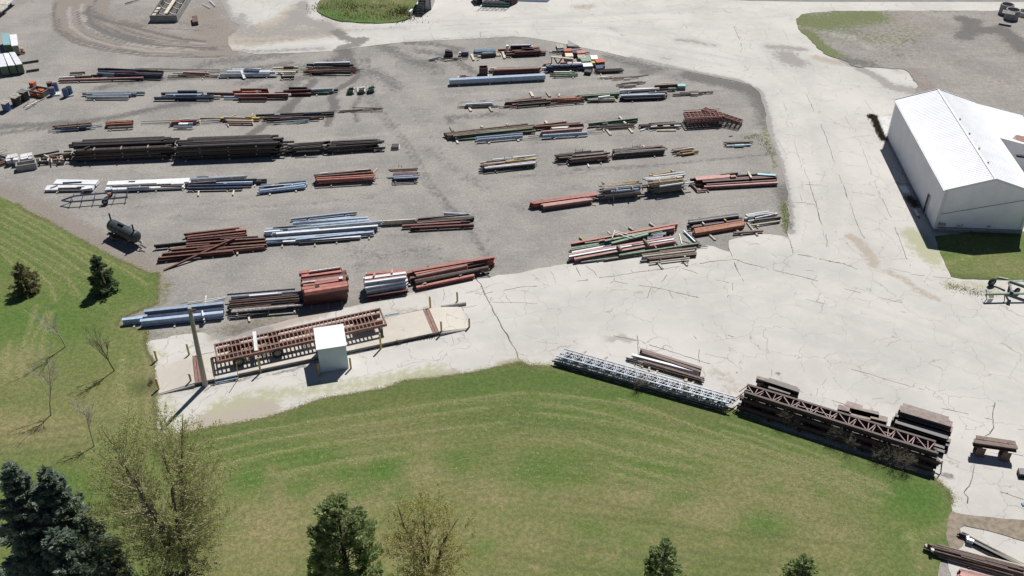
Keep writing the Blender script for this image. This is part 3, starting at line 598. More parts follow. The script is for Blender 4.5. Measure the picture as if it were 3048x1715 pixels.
def lawn_paint(pts):
    a = np.zeros((4, len(pts))); st, lu, li, dk = a
    S = lambda v, line, w, s, win='S': stroke(v, pts, line, w, s, win)
    for l in CLIP_LINES: S(li, l, .2, .5)
    for l in [[(0, 1300), (130, 1285), (260, 1262), (390, 1250)], [(0, 1330), (120, 1315), (230, 1300)], [(0, 1355), (110, 1345), (260, 1322)], [(1000, 1300), (1200, 1275), (1400, 1245), (1520, 1262), (1700, 1272), (1760, 1285)], [(1500, 1290), (1560, 1268), (1640, 1268)], [(1100, 1312), (1300, 1290), (1450, 1262)], [(1560, 1300), (1620, 1296)],
              [(1700, 1530), (1850, 1545), (2050, 1570), (2200, 1600), (2400, 1640)], [(1650, 1480), (1800, 1505), (1950, 1530)], [(1500, 1655), (1700, 1690), (1900, 1715)], [(1600, 1600), (1800, 1640), (2000, 1670), (2300, 1705)], [(2050, 1640), (2300, 1680), (2500, 1700)], [(2200, 1580), (2400, 1610), (2560, 1625)]]:
        S(dk, l, .2, .3)
    rr = random.Random(44)
    for i in range(13):
        o = i * 24 + rr.uniform(-6, 6); S(dk if i % 2 else li, [(560, 1350 + o), (760, 1308 + o), (1000, 1262 + o * .95), (1300, 1215 + o * .9), (1540, 1190 + o * .85), (1760, 1215 + o * .8), (2000, 1265 + o * .8), (2300, 1350 + o * .7), (2600, 1440 + o * .5)], rr.uniform(.15, .25), rr.uniform(.04, .10))
    for i in range(10):
        o = i * 20; S(dk if i % 2 else li, [(-20, 620 + o), (110, 690 + o), (230, 760 + o), (330, 830 + o * .8)], rr.uniform(.15, .3), rr.uniform(.05, .12))
    S(dk, [(560, 1320), (750, 1275), (960, 1225), (1200, 1170), (1450, 1130), (1560, 1115), (1700, 1130), (1900, 1180), (2150, 1250), (2450, 1345), (2650, 1410)], 2.4, .2)
    S(dk, [(1000, 1260), (1300, 1235), (1560, 1225), (1800, 1270)], 1.8, .12)
    B = lambda v, x, y, rx, ry, s, an=0.0: blob(v, pts, x, y, rx, ry, s, an)
    for x, y, rx, ry, s in [(60, 720, 12, 7, .5), (200, 760, 9, 6, .5), (100, 950, 10, 5, .7), (250, 860, 7, 4, .55), (700, 1290, 6, 2.5, .55), (900, 1360, 4, 1.6, .7), (740, 1430, 1.8, 1.6, .85), (890, 1455, 1.6, 1.2, .7), (1140, 1400, 1.6, 1.5, .9), (1060, 1465, 1.3, 1, .6), (1020, 1416, 1.5, .9, .6), (1190, 1480, 1, .9, .55), (1250, 1510, .9, .9, .55),
                            (1370, 1370, 1.8, 1.6, .6), (1600, 1400, 3.0, 2, .75), (1620, 1380, 2, 1.4, .55), (1700, 1240, 6, 2, .5), (1850, 1180, 5, 1.2, .75), (1660, 1130, 6, 1.2, .6), (1400, 1150, 6, 1.4, .5), (1960, 1400, 3.5, 1.8, .5), (2010, 1480, 2, 1, .55), (2250, 1300, 5, 1.6, .6), (2400, 1340, 4, 1.5, .5), (2560, 1390, 3.5, 1.4, .5), (2270, 1560, 2.2, 1.3, .75), (2730, 1480, 3.5, 3, .95), (2690, 1450, 3, 1.6, .7), (2640, 1500, 2, 1.5, .5),
                            (2700, 1600, 2.5, 3, .5), (60, 600, 4, 2, .5), (2680, 1405, 3, .8, .8), (450, 830, 2.5, 1.5, .5), (640, 1330, 4, 2, .45), (200, 1440, 4, 1.2, .6), (240, 1460, 2, 1.5, .5)]:
        B(lu, x, y, rx, ry, s)
    for i in range(70): B(st, rr.uniform(560, 2700), 1390 + rr.uniform(0, 330), rr.uniform(.4, 1.6), rr.uniform(.3, 1.0), rr.uniform(.3, .7), rr.uniform(-.6, .6))
    for i in range(30): B(lu, rr.uniform(560, 2700), 1330 + rr.uniform(0, 330), rr.uniform(.4, 1.4), rr.uniform(.3, .9), rr.uniform(.3, .6), rr.uniform(-.6, .6))
    for x, y, rx, ry, s in [(30, 1080, 3.5, 3.0, .75), (90, 1040, 3, 2, .5), (60, 1130, 3.5, 2, .45), (60, 1280, 6, 2.2, .75), (180, 1270, 4, 2, .6), (300, 1230, 4, 4, .45), (320, 1030, 4, 2, .35), (400, 1100, 2.5, 2.5, .4), (830, 1500, 3, 3, .8), (800, 1560, 4, 4, .75), (960, 1480, 3.5, 1.6, .75), (1090, 1500, 3, 1.6, .65), (1260, 1420, 2.4, 2.6, .75), (1230, 1460, 1.8, 1.5, .65), (1260, 1330, 2.5, 1.2, .5),
                            (1085, 1350, 2.5, 1.6, .45), (1480, 1470, 4, 2.5, .65), (1510, 1400, 1.2, 2.5, .55), (1660, 1470, 3.5, 1, .6), (1900, 1478, 3.2, 1.0, .8), (1780, 1510, 5, 1.5, .5), (2120, 1520, 4, 2, .75), (2170, 1550, 2.5, 1.3, .75), (2280, 1450, 5, 2.5, .55), (2380, 1520, 5, 2.5, .55), (2480, 1600, 5, 3, .5), (2050, 1450, 3, 1, .5), (1980, 1345, 2.5, .8, .5), (2120, 1340, 2, 1, .6), (1560, 1600, 6, 3, .45), (1850, 1620, 7, 2, .4), (1400, 1560, 5, 3, .45), (700, 1600, 4, 4, .5), (1200, 1620, 5, 3, .45),
                            (2560, 1470, 4, 2, .4), (2790, 1500, .9, 1.4, .6), (2730, 1640, 1, 2, .8), (1640, 1305, 4, 1, .4), (1100, 1285, 5, 1.2, .45), (900, 1290, 5, 1.2, .35)]:
        B(st, x, y, rx, ry, s)
    S(st, [(400, 930), (345, 965), (440, 990), (432, 1020)], 1.1, .6); S(st, [(440, 1050), (455, 1100), (450, 1200), (455, 1280), (500, 1300)], .7, .7); S(dk, [(450, 1150), (420, 1155)], 1.0, .6); S(st, [(640, 1278), (760, 1250), (830, 1236)], .8, .7)
    S(st, [(2775, 1424), (2822, 1466), (2832, 1505), (2826, 1560), (2740, 1602), (2725, 1640), (2740, 1690)], .5, .75); S(st, [(1600, 1092), (1760, 1112), (1880, 1140), (2000, 1172)], .3, .35)
    S(st, [(0, 590), (80, 632), (240, 715), (350, 775), (440, 820)], .35, .5)
    S(li, [(2700, 1600), (2720, 1590)], .3, .5); S(dk, [(2770, 1495), (2780, 1508)], .12, .6)
    return a.T
LAWN_OUT = [(-900, 500), (-500, 520), (-120, 556), (0, 585), (47, 606), (77, 630), (112, 647), (145, 660), (233, 710), (289, 742), (348, 773), (397, 794), (443, 817), (471, 815), (469, 850), (467, 903), (408, 927), (361, 945), (345, 969), (436, 987),
    (431, 1011), (429, 1018), (436, 1048), (456, 1078), (461, 1137), (466, 1167), (458, 1183), (461, 1218), (462, 1236), (460, 1271), (473, 1296), (505, 1298), (583, 1285), (661, 1269), (800, 1244), (880, 1218), (958, 1190), (1050, 1174),
    (1150, 1157), (1210, 1135), (1303, 1126), (1396, 1112), (1501, 1090), (1540, 1084), (1555, 1083), (1566, 1092), (1600, 1092), (1658, 1094), (1712, 1100), (1763, 1112), (1810, 1125), (1880, 1140), (1973, 1165), (2066, 1192), (2136, 1211), (2197, 1226),
    (2267, 1259), (2337, 1287), (2430, 1315), (2523, 1347), (2616, 1373), (2686, 1399), (2750, 1420), (2775, 1424), (2821, 1464), (2830, 1499), (2836, 1520), (2826, 1536), (2826, 1567), (2845, 1600), (2860, 1625), (2800, 1660), (2790, 1715), (2830, 1900), (2900, 2600), (-1200, 2600)]
lawn = sheet("lawn", LAWN_OUT, 0.045, 0.27, LAWN, lawn_paint, jit=0.16, seed=4.0)
def plain_lawn(pts):
    a = np.zeros((4, len(pts)))
    stroke(a[2], pts, [(2800, 790), (2900, 760), (2960, 745)], .2, .5); stroke(a[1], pts, [(2790, 740), (2850, 790)], 2, .4); stroke(a[0], pts, [(2870, 800), (2980, 790), (3048, 800)], 2.0, .35)
    stroke(a[3], pts, [(2840, 825), (2940, 832)], .5, .5)
    return a.T
sheet("lawn", [(2777, 690), (2796, 746), (2810, 784), (2828, 814), (2835, 830), (2941, 834), (3048, 838), (3300, 850), (3300, 690)], 0.05, 0.5, LAWN, plain_lawn, jit=0.12, seed=5.0)
def rough_lawn(pts):
    a = np.zeros((4, len(pts))); rr = random.Random(2)
    for i in range(60): blob(a[rr.choice([0, 1, 3, 3])], pts, rr.uniform(930, 1250), rr.uniform(-20, 70), rr.uniform(.5, 2), rr.uniform(.4, 1.2), rr.uniform(.3, .6))
    stroke(a[1], pts, [(960, 45), (1020, 60), (1120, 66)], 2, .8)
    return a.T
sheet("grass_island", [(975, -80), (958, -10), (947, 19), (945, 33), (955, 44), (985, 58), (1020, 66), (1090, 71), (1160, 70), (1200, 65), (1223, 56), (1226, 42), (1242, 14), (1260, -80)], 0.06, 0.5, LAWN, rough_lawn, jit=0.2, seed=6.0, relief=0.15)
# rough ground in the upper right: soil, thin grass at its tip
def rough_paint(pts):
    a = np.zeros((4, len(pts))); dk, br, pa, gr = a; br[:] = 0.28; rr = random.Random(12)
    S = lambda v, line, w, s: stroke(v, pts, line, w, s)
    S(gr, [(2385, 60), (2440, 70), (2520, 55), (2580, 50)], 5.0, .85); S(gr, [(2400, 100), (2450, 150), (2480, 165)], 2.0, .9); S(gr, [(2440, 90), (2560, 110), (2640, 120), (2700, 100)], 6.0, .5); S(gr, [(2600, 180), (2720, 150), (2850, 180)], 4.0, .38)
    S(gr, [(2780, 36), (2850, 36)], .8, .5)
    S(pa, [(2490, 105), (2530, 115)], 1.2, .9); S(pa, [(2570, 130), (2585, 145)], 1.0, .6); S(dk, [(2515, 92), (2550, 95)], 1.0, .5); S(dk, [(2520, 182), (2580, 190)], 1.6, .7)
    S(dk, [(2865, 58), (2895, 66), (2885, 95), (2866, 112)], 1.4, 1.0); S(dk, [(2885, 90), (2940, 92), (2980, 88), (3010, 112), (3048, 150)], 1.4, 1.0); S(br, [(2870, 60), (2890, 95), (2980, 90), (3048, 150)], 1.6, .95); S(br, [(3000, 110), (3048, 155)], 2.2, .9)
    S(br, [(2720, 215), (2740, 240), (2760, 262)], 1.5, .9); S(br, [(2600, 120), (2700, 60), (2800, 80)], 5, .45)
    for i in range(50): blob(rr.choice([dk, pa, br]), pts, rr.uniform(2400, 3048), rr.uniform(35, 300), rr.uniform(.6, 3), rr.uniform(.4, 1.5), rr.uniform(.15, .4), rr.uniform(-.5, .1))
    return a.T
sheet("rough_ground", [(2500, 33), (2430, 37), (2383, 43), (2367, 62), (2376, 86), (2400, 108), (2430, 140), (2460, 166), (2516, 181), (2541, 201), (2596, 201), (2650, 205), (2702, 209), (2714, 231), (2735, 262), (2700, 300), (2740, 420), (3000, 420), (3400, 700), (3400, 33)], 0.05, 0.5, GRAVEL, rough_paint, jit=0.22, seed=7.0, relief=0.06)
def dirt_paint(pts):
    a = np.zeros((4, len(pts))); a[:, 1] = 0.75
    stroke(a[3], pts, [(2830, 1600), (2840, 1630), (2855, 1620)], 1.0, .9); stroke(a[0], pts, [(2870, 1555), (2950, 1565), (3048, 1590)], .6, .4)
    return a.T
sheet("soil_strip", [(2828, 1520), (2857, 1533), (2922, 1538), (3048, 1552), (3200, 1560), (3200, 1650), (3048, 1612), (2974, 1592), (2920, 1575), (2857, 1564), (2858, 1585), (2875, 1605), (2862, 1630), (2825, 1640), (2815, 1580)], 0.06, 0.4, pm("dry_soil", (0.29, 0.24, 0.18), (0.18, 0.15, 0.115), (0.36, 0.31, 0.23), sc=2.2, rough=.95, vary=0, bump=.6), None, jit=0.12, seed=8.0)
# asphalt strip at the very top
ASPH = pm("old_asphalt", (0.24, 0.235, 0.23), (0.19, 0.187, 0.185), (0.30, 0.29, 0.28), sc=0.5, rough=0.95, vary=0)
mb = MB(); q = [gp(*p) for p in [(1640, -2), (1960, -14), (2230, 3), (2420, 6), (3300, 6), (3300, -90), (1600, -90)]]
mb.prism(q, 0.03, 0.034); struct(mb.build("asphalt_road", ASPH))
# ---------------------------------------------------------------- the white metal building
def corr_mat(name, base, rough=0.45):
    return pm(name, base, tuple(x * 0.93 for x in base), rough=rough, vary=0.0, sc=0.7, bump=0.05)
WSHEET = corr_mat("white_metal_sheet", (0.90, 0.91, 0.93)); WTRIM = corr_mat("white_trim", (0.72, 0.72, 0.73))
RUSTS = pm("rust_stained_sheet", (0.33, 0.24, 0.12), (0.5, 0.44, 0.34), (0.22, 0.12, 0.06), sc=5, vary=0)
GLASS = pm("dark_window_glass", (0.02, 0.025, 0.03), rough=0.1, vary=0, bump=0)
SKIRT = pm("stained_footing", (0.36, 0.345, 0.33), (0.25, 0.235, 0.22), (0.2, 0.17, 0.14), sc=3, vary=0)
bP = gp(2777, 687); bU = (gp(2639, 411) - bP); bL = bU.length; bU.normalize(); bV = Vector((bU.y, -bU.x, 0))
EH, RH, BW = 4.81, 6.25, 8.7
def bpt(u, v, z): return bP + bU * u + bV * v + Vector((0, 0, z))
bld = thing("metal_building", "white ribbed metal building with gable roof beside the concrete road", "building", (0, 0, 0))
def slab(name, q, t, mat, parent, ribs=None, rib_h=0.05, rib_w=0.07):
    """flat panel on four corners (p0 p1 p2 p3), thickness t outward; ribs run from edge p0-p3 to edge p1-p2"""
    q = [Vector(x) for x in q]; n = (q[1] - q[0]).cross(q[3] - q[0]).normalized(); mb = MB()
    v = q + [x + n * t for x in q]
    mb.add(v, [(3, 2, 1, 0), (4, 5, 6, 7), (0, 1, 5, 4), (1, 2, 6, 5), (2, 3, 7, 6), (3, 0, 4, 7)])
    if ribs:
        k = int((q[3] - q[0]).length / ribs)
        for i in range(1, k):
            f = i / k; a = q[0].lerp(q[3], f) + n * (t + rib_h / 2 - .004); b = q[1].lerp(q[2], f) + n * (t + rib_h / 2 - .004)
            mb.bar(a, b, rib_w, rib_h, n)
    return mb.build(name, mat, parent)
B_ = bpt
slab("wall", [B_(bL, 0, 0.25), B_(0, 0, 0.25), B_(0, 0, EH), B_(bL, 0, EH)][::-1], 0.04, WSHEET, bld)           # long wall on the road side
mbw = MB(); k = int(bL / 0.3)
for i in range(k + 1): mbw.bar(B_(i * bL / k, -0.045, .3), B_(i * bL / k, -0.045, EH - .1), .06, .012, bV)
mbw.build("wall_ribs", WSHEET, bld)
gab = MB(); gab.add([B_(0, 0, .25), B_(0, BW, .25), B_(0, BW, EH), B_(0, BW / 2, RH), B_(0, 0, EH), B_(.04, 0, .25), B_(.04, BW, .25), B_(.04, BW, EH), B_(.04, BW / 2, RH), B_(.04, 0, EH)],
        [(0, 1, 2, 3, 4), (9, 8, 7, 6, 5), (0, 5, 6, 1), (1, 6, 7, 2), (2, 7, 8, 3), (3, 8, 9, 4), (4, 9, 5, 0)])
for i in range(1, 29):
    v = BW * i / 29; zt = EH + (RH - EH) * (1 - abs(v - BW / 2) / (BW / 2)) - .08; gab.bar(B_(-.008, v, .3), B_(-.008, v, zt), .06, .02, bU)
gab.build("gable_wall", WSHEET, bld)
gb2 = MB(); gb2.add([B_(bL, 0, .25), B_(bL, BW, .25), B_(bL, BW, EH), B_(bL, BW / 2, RH), B_(bL, 0, EH), B_(bL - .04, 0, .25), B_(bL - .04, BW, .25), B_(bL - .04, BW, EH), B_(bL - .04, BW / 2, RH), B_(bL - .04, 0, EH)],
        [(4, 3, 2, 1, 0), (5, 6, 7, 8, 9), (0, 1, 6, 5), (1, 2, 7, 6), (2, 3, 8, 7), (3, 4, 9, 8), (4, 0, 5, 9)]); gb2.build("gable_wall", WSHEET, bld)
slab("wall", [B_(0, BW, .25), B_(bL, BW, .25), B_(bL, BW, EH), B_(0, BW, EH)], 0.04, WSHEET, bld)
o = 0.12
slab("roof", [B_(-o, -o, EH + .01), B_(-o, BW / 2, RH + .04), B_(bL + o, BW / 2, RH + .04), B_(bL + o, -o, EH + .01)], -0.05, WSHEET, bld)
r1 = slab("roof_ribs", [B_(-o, -o, EH + .02), B_(-o, BW / 2, RH + .05), B_(bL + o, BW / 2, RH + .05), B_(bL + o, -o, EH + .02)][::-1], 0.005, WSHEET, bld)
rb_ = MB(); k = 64
for i in range(k + 1):
    u = -o + (bL + 2 * o) * i / k; rb_.bar(B_(u, -o, EH + .03), B_(u, BW / 2 - .05, RH + .06), .06, .012); rb_.bar(B_(u, BW / 2 + .05, RH + .05), B_(u, BW + o, EH + .02), .05, .022)
rb_.build("roof_ribs", WSHEET, bld)
slab("roof", [B_(bL + o, BW + o, EH + .01), B_(bL + o, BW / 2, RH + .04), B_(-o, BW / 2, RH + .04), B_(-o, BW + o, EH + .01)], -0.05, WSHEET, bld)
mb = MB(); mb.bar(B_(-o - .02, BW / 2, RH + .075), B_(bL + o + .02, BW / 2, RH + .075), .22, .03); mb.build("ridge_cap", WTRIM, bld)
for u in (-o - .03, bL + o + .03):
    for s_ in (0, 1):
        mb = MB(); mb.bar(B_(u, (-o, BW + o)[s_], EH), B_(u, BW / 2, RH + .04), .06, .22); mb.build("fascia", WTRIM, bld)
mb = MB(); mb.prism([B_(-.06, -.07, 0), B_(-.06, BW + .06, 0), B_(bL + .06, BW + .06, 0), B_(bL + .06, -.07, 0)], -.02, .25); mb.build("footing", SKIRT, bld)
mb = MB(); mb.bar(B_(-.085, .25, .52), B_(-.085, BW, .48), .03, .5, bU); pb = mb.build("skirting", SKIRT, bld)
for v0, v1, z1 in ((.3, 1.05, 1.15), (2.05, 2.75, 1.0), (5.1, 5.5, .95)):
    mb = MB(); rr = random.Random(int(v0 * 10)); n = 5
    for i in range(n): mb.bar(B_(-.075, v0 + (v1 - v0) * (i + .5) / n, .7), B_(-.075, v0 + (v1 - v0) * (i + .5) / n, z1 - rr.uniform(0, .25)), (v1 - v0) / n * .9, .02, bU)
    mb.build("rusted_patch", RUSTS, bld)
dr = MB(); dr.bar(B_(3.55, -.10, 1.15), B_(3.0, -.10, 1.15), .03, 2.1, (0, 0, 1)); doorway = dr.build("doorway", pm("doorway_dark", (.02, .018, .018), vary=0), bld)  # near-black panel painted as the unlit inside of the open doorway
mb = MB(); mb.box((0, 0, 0), (.05, .05, .12)); h = mb.build("handle", M['gv'], doorway); h.location = B_(3.1, -.15, 1.1)
mb = MB(); mb.bar(B_(3.62, -.09, 1.15), B_(3.56, -.09, 1.15), .06, 2.2); mb.bar(B_(2.99, -.09, 1.15), B_(2.93, -.09, 1.15), .06, 2.2); mb.build("door_frame", WTRIM, bld)
mb = MB(); mb.bar(B_(-.05, .3, 2.05), B_(-.05, BW, 4.2), .02, .045, bU); mb.build("blue_cable", pm("blue_cable_sheath", (.06, .16, .34), vary=0), bld)
for v in (.2, BW - .3):
    mb = MB(); mb.bar(B_(-.08, v, .3), B_(-.08, v, EH - .1), .07, .06, bU); mb.build("downpipe", WTRIM, bld)
for u in (3.2, 6.1, 9.3, 12.6):
    mb = MB(); p_ = B_(u, BW / 2 + .35, RH - .02); mb.tube(p_, p_ + Vector((0, 0, .12)), .09, .09, 8); mb.build("roof_vent", M['gy'], bld)
for v in (-.16, BW + .16):
    mb = MB(); mb.bar(B_(-o, v, EH - .06), B_(bL + o, v, EH - .06), .10, .10); mb.build("gutter", WTRIM, bld)
# lean-to on the far side, with its own shallower roof
LU, LW, LZ = 11.6, 14.6, 3.35
slab("lean_to_roof", [B_(bL + o, LW, LZ), B_(bL + o, BW, EH - .05), B_(LU, BW, EH - .05), B_(LU, LW, LZ)], -0.06, WSHEET, bld)
mb = MB()
for i in range(28):
    u = LU + (bL + o - LU) * i / 27; mb.bar(B_(u, BW + .15, EH - .075), B_(u, LW, LZ + .008), .05, .02)
mb.build("lean_to_ribs", WSHEET, bld)
mb = MB(); z_ = lambda v: EH - .05 + (LZ - EH + .05) * (v - BW) / (LW - BW)
mb.add([B_(LU + .1, BW + .05, 0), B_(LU + .1, LW - .1, 0), B_(LU + .1, LW - .1, z_(LW) - .1), B_(LU + .1, BW + .05, z_(BW) - .12), B_(LU + .16, BW + .05, 0), B_(LU + .16, LW - .1, 0), B_(LU + .16, LW - .1, z_(LW) - .1), B_(LU + .16, BW + .05, z_(BW) - .12)],
       [(0, 1, 2, 3), (7, 6, 5, 4), (0, 4, 5, 1), (1, 5, 6, 2), (2, 6, 7, 3), (3, 7, 4, 0)]); mb.build("lean_to_wall", WSHEET, bld)
slab("lean_to_wall", [B_(LU, LW - .1, 0), B_(bL, LW - .1, 0), B_(bL, LW - .1, LZ), B_(LU, LW - .1, LZ)], 0.03, WSHEET, bld)
slab("lean_to_wall", [B_(bL, LW - .1, 0), B_(bL, BW, 0), B_(bL, BW, z_(BW) - .15), B_(bL, LW - .1, LZ - .1)], 0.03, WSHEET, bld)
mb = MB(); mb.bar(B_(LU + .07, 11.4, 2.55), B_(LU + .07, 12.6, 2.4), .05, .55, bU); mb.build("window", GLASS, bld)
mb = MB(); a = [(12.2, 10.6), (13.6, 11.6), (13.9, 13.6), (12.6, 14.2), (12.0, 12.4)]
mb.prism([B_(u, v, 0) for u, v in a], [z_(v) + .008 for u, v in a], [z_(v) + .02 for u, v in a]); mb.build("rusted_roof_patch", pm("rust_on_roof", (.30, .14, .11), (.22, .1, .08), (.6, .57, .55), vary=0), bld)

# ---------------------------------------------------------------- weighbridge
DZ = 0.36
DECK = concrete_mat("warm_deck_concrete", (0.55, 0.51, 0.44)); 
RSTEEL = pm("red_rusted_deck_steel", (0.27, 0.14, 0.11), (0.18, 0.09, 0.07), (0.35, 0.22, 0.17), vary=0)
wbr = thing("weighbridge", "concrete vehicle weighbridge with sloping end ramps and red steel joints", "weighbridge")
a, b = gw('D1', 2490, 1112, DZ), gw('D1', 2440, 757, DZ); c, d = gw('D3', 1310, 803, DZ), gw('D3', 1190, 512, DZ)
wx = (c - a).normalized(); wy = Vector((-wx.y, wx.x, 0)); WW = 3.45; WL = (c - a).length
def wq(x0, x1, y0=0.0, y1=WW): return [a + wx * x0 + wy * y0, a + wx * x1 + wy * y0, a + wx * x1 + wy * y1, a + wx * x0 + wy * y1]
def slabw(name, x0, x1, z0, z1, mat, y0=0.0, y1=WW):
    mb = MB(); mb.prism(wq(x0, x1, y0, y1), z0, z1); return mb.build(name, mat, wbr)
def zero_paint(o, mo=0.0):
    n = len(o.data.vertices); ar = np.zeros((n, 4)); ar[:, 3] = mo; set_paint(o.data, ar); return o
zero_paint(slabw("deck", .55, WL * .49, .10, DZ, DECK)); zero_paint(slabw("deck", WL * .49 + .03, WL - .55, .10, DZ, DECK))
for x0 in (0, WL - .55):
    slabw("joint_plate", x0 + .02, x0 + .25, .1, DZ - .01, RSTEEL); slabw("joint_plate", x0 + .29, x0 + .53, .1, DZ - .015, RSTEEL)
for y0, y1 in ((-.06, -.005), (WW + .005, WW + .06)): slabw("edge_beam", 0, WL, .16, DZ + .01, M['gy'], y0, y1)
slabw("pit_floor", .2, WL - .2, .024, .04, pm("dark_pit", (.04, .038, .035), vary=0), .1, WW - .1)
def ramp(x0, x1, z0, z1):
    mb = MB(); mb.prism(wq(x0, x1), .0, [z0, z1, z1, z0]); zero_paint(mb.build("ramp", DECK, wbr))
ramp(-3.15, -.02, .03, DZ); ramp(WL + .02, WL + 2.75, DZ, .05)
for x0, x1 in ((-3.1, -.1), (WL + .1, WL + 2.7)):
    mb = MB(); mb.prism(wq(x0, x1, -.2, -.01), 0, [.04, DZ - .08, DZ - .08, .04] if x0 < 0 else [DZ - .08, .05, .05, DZ - .08]); mb.build("ramp_kerb", M['cc'], wbr)
for i in range(9):
    x0 = 1 + i * (WL - 2.5) / 8; slabw("support", x0, x0 + .25, .02, .16, M['dk'], -.04, .1)
# steel grate set in the concrete behind it
gt = thing("drain_grate", "blue grey steel drain grate set in the concrete behind the weighbridge", "grate")
gq = [gw('D3', 632, 632), gw('D3', 820, 598), gw('D3', 810, 572), gw('D3', 622, 606)]
for i in range(13):
    mb = MB(); mb.bar(gq[0].lerp(gq[1], i / 12) + Vector((0, 0, .05)), gq[3].lerp(gq[2], i / 12) + Vector((0, 0, .05)), .05, .04); mb.build("grate_bar", M['bl'], gt)
mb = MB(); mb.bar(gq[0] + Vector((0, 0, .045)), gq[1] + Vector((0, 0, .045)), .06, .05); mb.bar(gq[3] + Vector((0, 0, .045)), gq[2] + Vector((0, 0, .045)), .06, .05); mb.build("grate_frame", M['nv'], gt)

# ---------------------------------------------------------------- flatbed trailer skeleton on the weighbridge
TZ = 1.42
tA, tB, tC, tD = gw('D2', 395, 745, TZ), gw('D2', 2495, 290, TZ), gw('D2', 2560, 490, TZ), gw('D2', 425, 970, TZ)
tx = ((tB - tA) + (tC - tD)).normalized(); ty = Vector((-tx.y, tx.x, 0)); TL = ((tB - tA).length + (tC - tD).length) / 2; TW = 2.42; t0 = tD.copy(); t0.z = 0
trl = thing("flatbed_trailer", "rusty flatbed trailer frame stripped of its floor, parked on the weighbridge", "trailer")
TR = pm("trailer_rust", (0.24, 0.125, 0.095), (0.15, 0.075, 0.055), (0.33, 0.2, 0.15), vary=0.06)
def tp(x, y, z): return t0 + tx * x + ty * y + Vector((0, 0, z))
for y, w, h in ((.06, .14, .26), (TW - .06, .14, .26)):
    mb = MB(); mb.bar(tp(0, y, TZ - h / 2), tp(TL, y, TZ - h / 2), w, h); mb.build("side_rail", TR, trl)
for y in (.70, TW - .70):
    mb = MB(); mb.bar(tp(.1, y, TZ - .03), tp(TL - .1, y, TZ - .03), .20, .03); mb.bar(tp(.1, y, TZ - .26), tp(TL - .1, y, TZ - .26), .03, .42); mb.bar(tp(.1, y, TZ - .48), tp(TL - .1, y, TZ - .48), .16, .03); mb.build("main_beam", TR, trl)
xs = [.0] + [.28 + i * .345 for i in range(int((TL - .5) / .345))] + [TL]
cm = MB(); cm.bar((0, .1, 0), (0, TW - .1, 0), .075, .14); cmesh = cm.mesh("crossmember", TR)
for x in xs:
    o_ = link("crossmember", cmesh, trl); o_.location = tp(x, 0, TZ - .09); o_.rotation_euler.z = math.atan2(tx.y, tx.x)
for x in [TL * .52 + i * .12 for i in range(7)]:
    mb = MB(); mb.bar(tp(x, .75, TZ - .1), tp(x, TW - .75, TZ - .1), .04, .08); mb.build("brace", TR, trl)
mb = MB(); mb.bar(tp(-.05, 0, TZ - .16), tp(-.05, TW, TZ - .16), .1, .32); mb.build("rear_bumper", TR, trl)
mb = MB(); mb.bar(tp(TL + .05, 0, TZ - .12), tp(TL + .05, TW, TZ - .12), .1, .26); mb.build("front_rail", TR, trl)
mb = MB(); mb.prism([tp(TL - 2.6, .75, 0), tp(TL - .6, .75, 0), tp(TL - .6, TW - .75, 0), tp(TL - 2.6, TW - .75, 0)], TZ - .5, TZ - .46); mb.build("kingpin_plate", TR, trl)
for y in (.1, TW - .1):
    mb = MB(); mb.bar(tp(TL - .35, y, TZ - .2), tp(TL - .35, y, DZ + .02), .12, .12); mb.build("landing_leg", M['dk'], trl)
wmesh = MB(); n = 20; R, wd = .50, .28
def ring(r, y): return [(r * math.cos(2 * math.pi * i / n), y, r * math.sin(2 * math.pi * i / n)) for i in range(n)]
prof = [(.30, -wd / 2), (R - .05, -wd / 2), (R, -wd / 2 + .05), (R, wd / 2 - .05), (R - .05, wd / 2), (.30, wd / 2)]
vv = []; ff = []
for r, y in prof: vv += ring(r, y)
for j in range(len(prof)):
    j2 = (j + 1) % len(prof)
    for i in range(n): ff.append((j * n + i, j * n + (i + 1) % n, j2 * n + (i + 1) % n, j2 * n + i))
wmesh.add(vv, ff); TYRE = wmesh.mesh("tyre", M['rub'])
rm = MB(); vv = ring(.305, -.10) + ring(.22, -.03) + ring(.16, -.03) + ring(.12, -.12) + ring(.305, .1); ff = []
for j in range(3): ff += [(j * n + i, j * n + (i + 1) % n, (j + 1) * n + (i + 1) % n, (j + 1) * n + i) for i in range(n)]
ff += [tuple(range(3 * n, 4 * n))] + [(i, 4 * n + i, 4 * n + (i + 1) % n, (i + 1) % n) for i in range(n)]
rm.add(vv, ff); RIM = rm.mesh("rim", M['rim'])
def wheel(parent, loc, rz, s=1.0, name="wheel"):
    e = link(name, TYRE, parent); e.location = loc; e.rotation_euler = (0, 0, rz); e.scale = (s, s, s)
    r_ = link("rim", RIM, e); return e
trz = math.atan2(tx.y, tx.x)
for wxp in (1.62, 4.85):
    for yy in (.12, .46, TW - .46, TW - .12): wheel(trl, tp(wxp, yy, DZ + .50), trz)
    mb = MB(); mb.tube(tp(wxp, .1, DZ + .5), tp(wxp, TW - .1, DZ + .5), .07); mb.build("axle", M['dk'], trl)
    for y in (.7, TW - .7):
        mb = MB(); mb.bar(tp(wxp - .4, y, DZ + .62), tp(wxp + .4, y, DZ + .62), .1, .12); mb.build("spring", M['dk'], trl)
# board lying across it
mb = MB(); p0, p1 = gw('D2', 885, 590, TZ + .06), gw('D2', 912, 835, TZ + .06); mb.bar(p0, p1, .30, .10)
tag(mb.build("plank", M['cb']), "whitewashed plank lying across the rusty flatbed trailer", "plank")
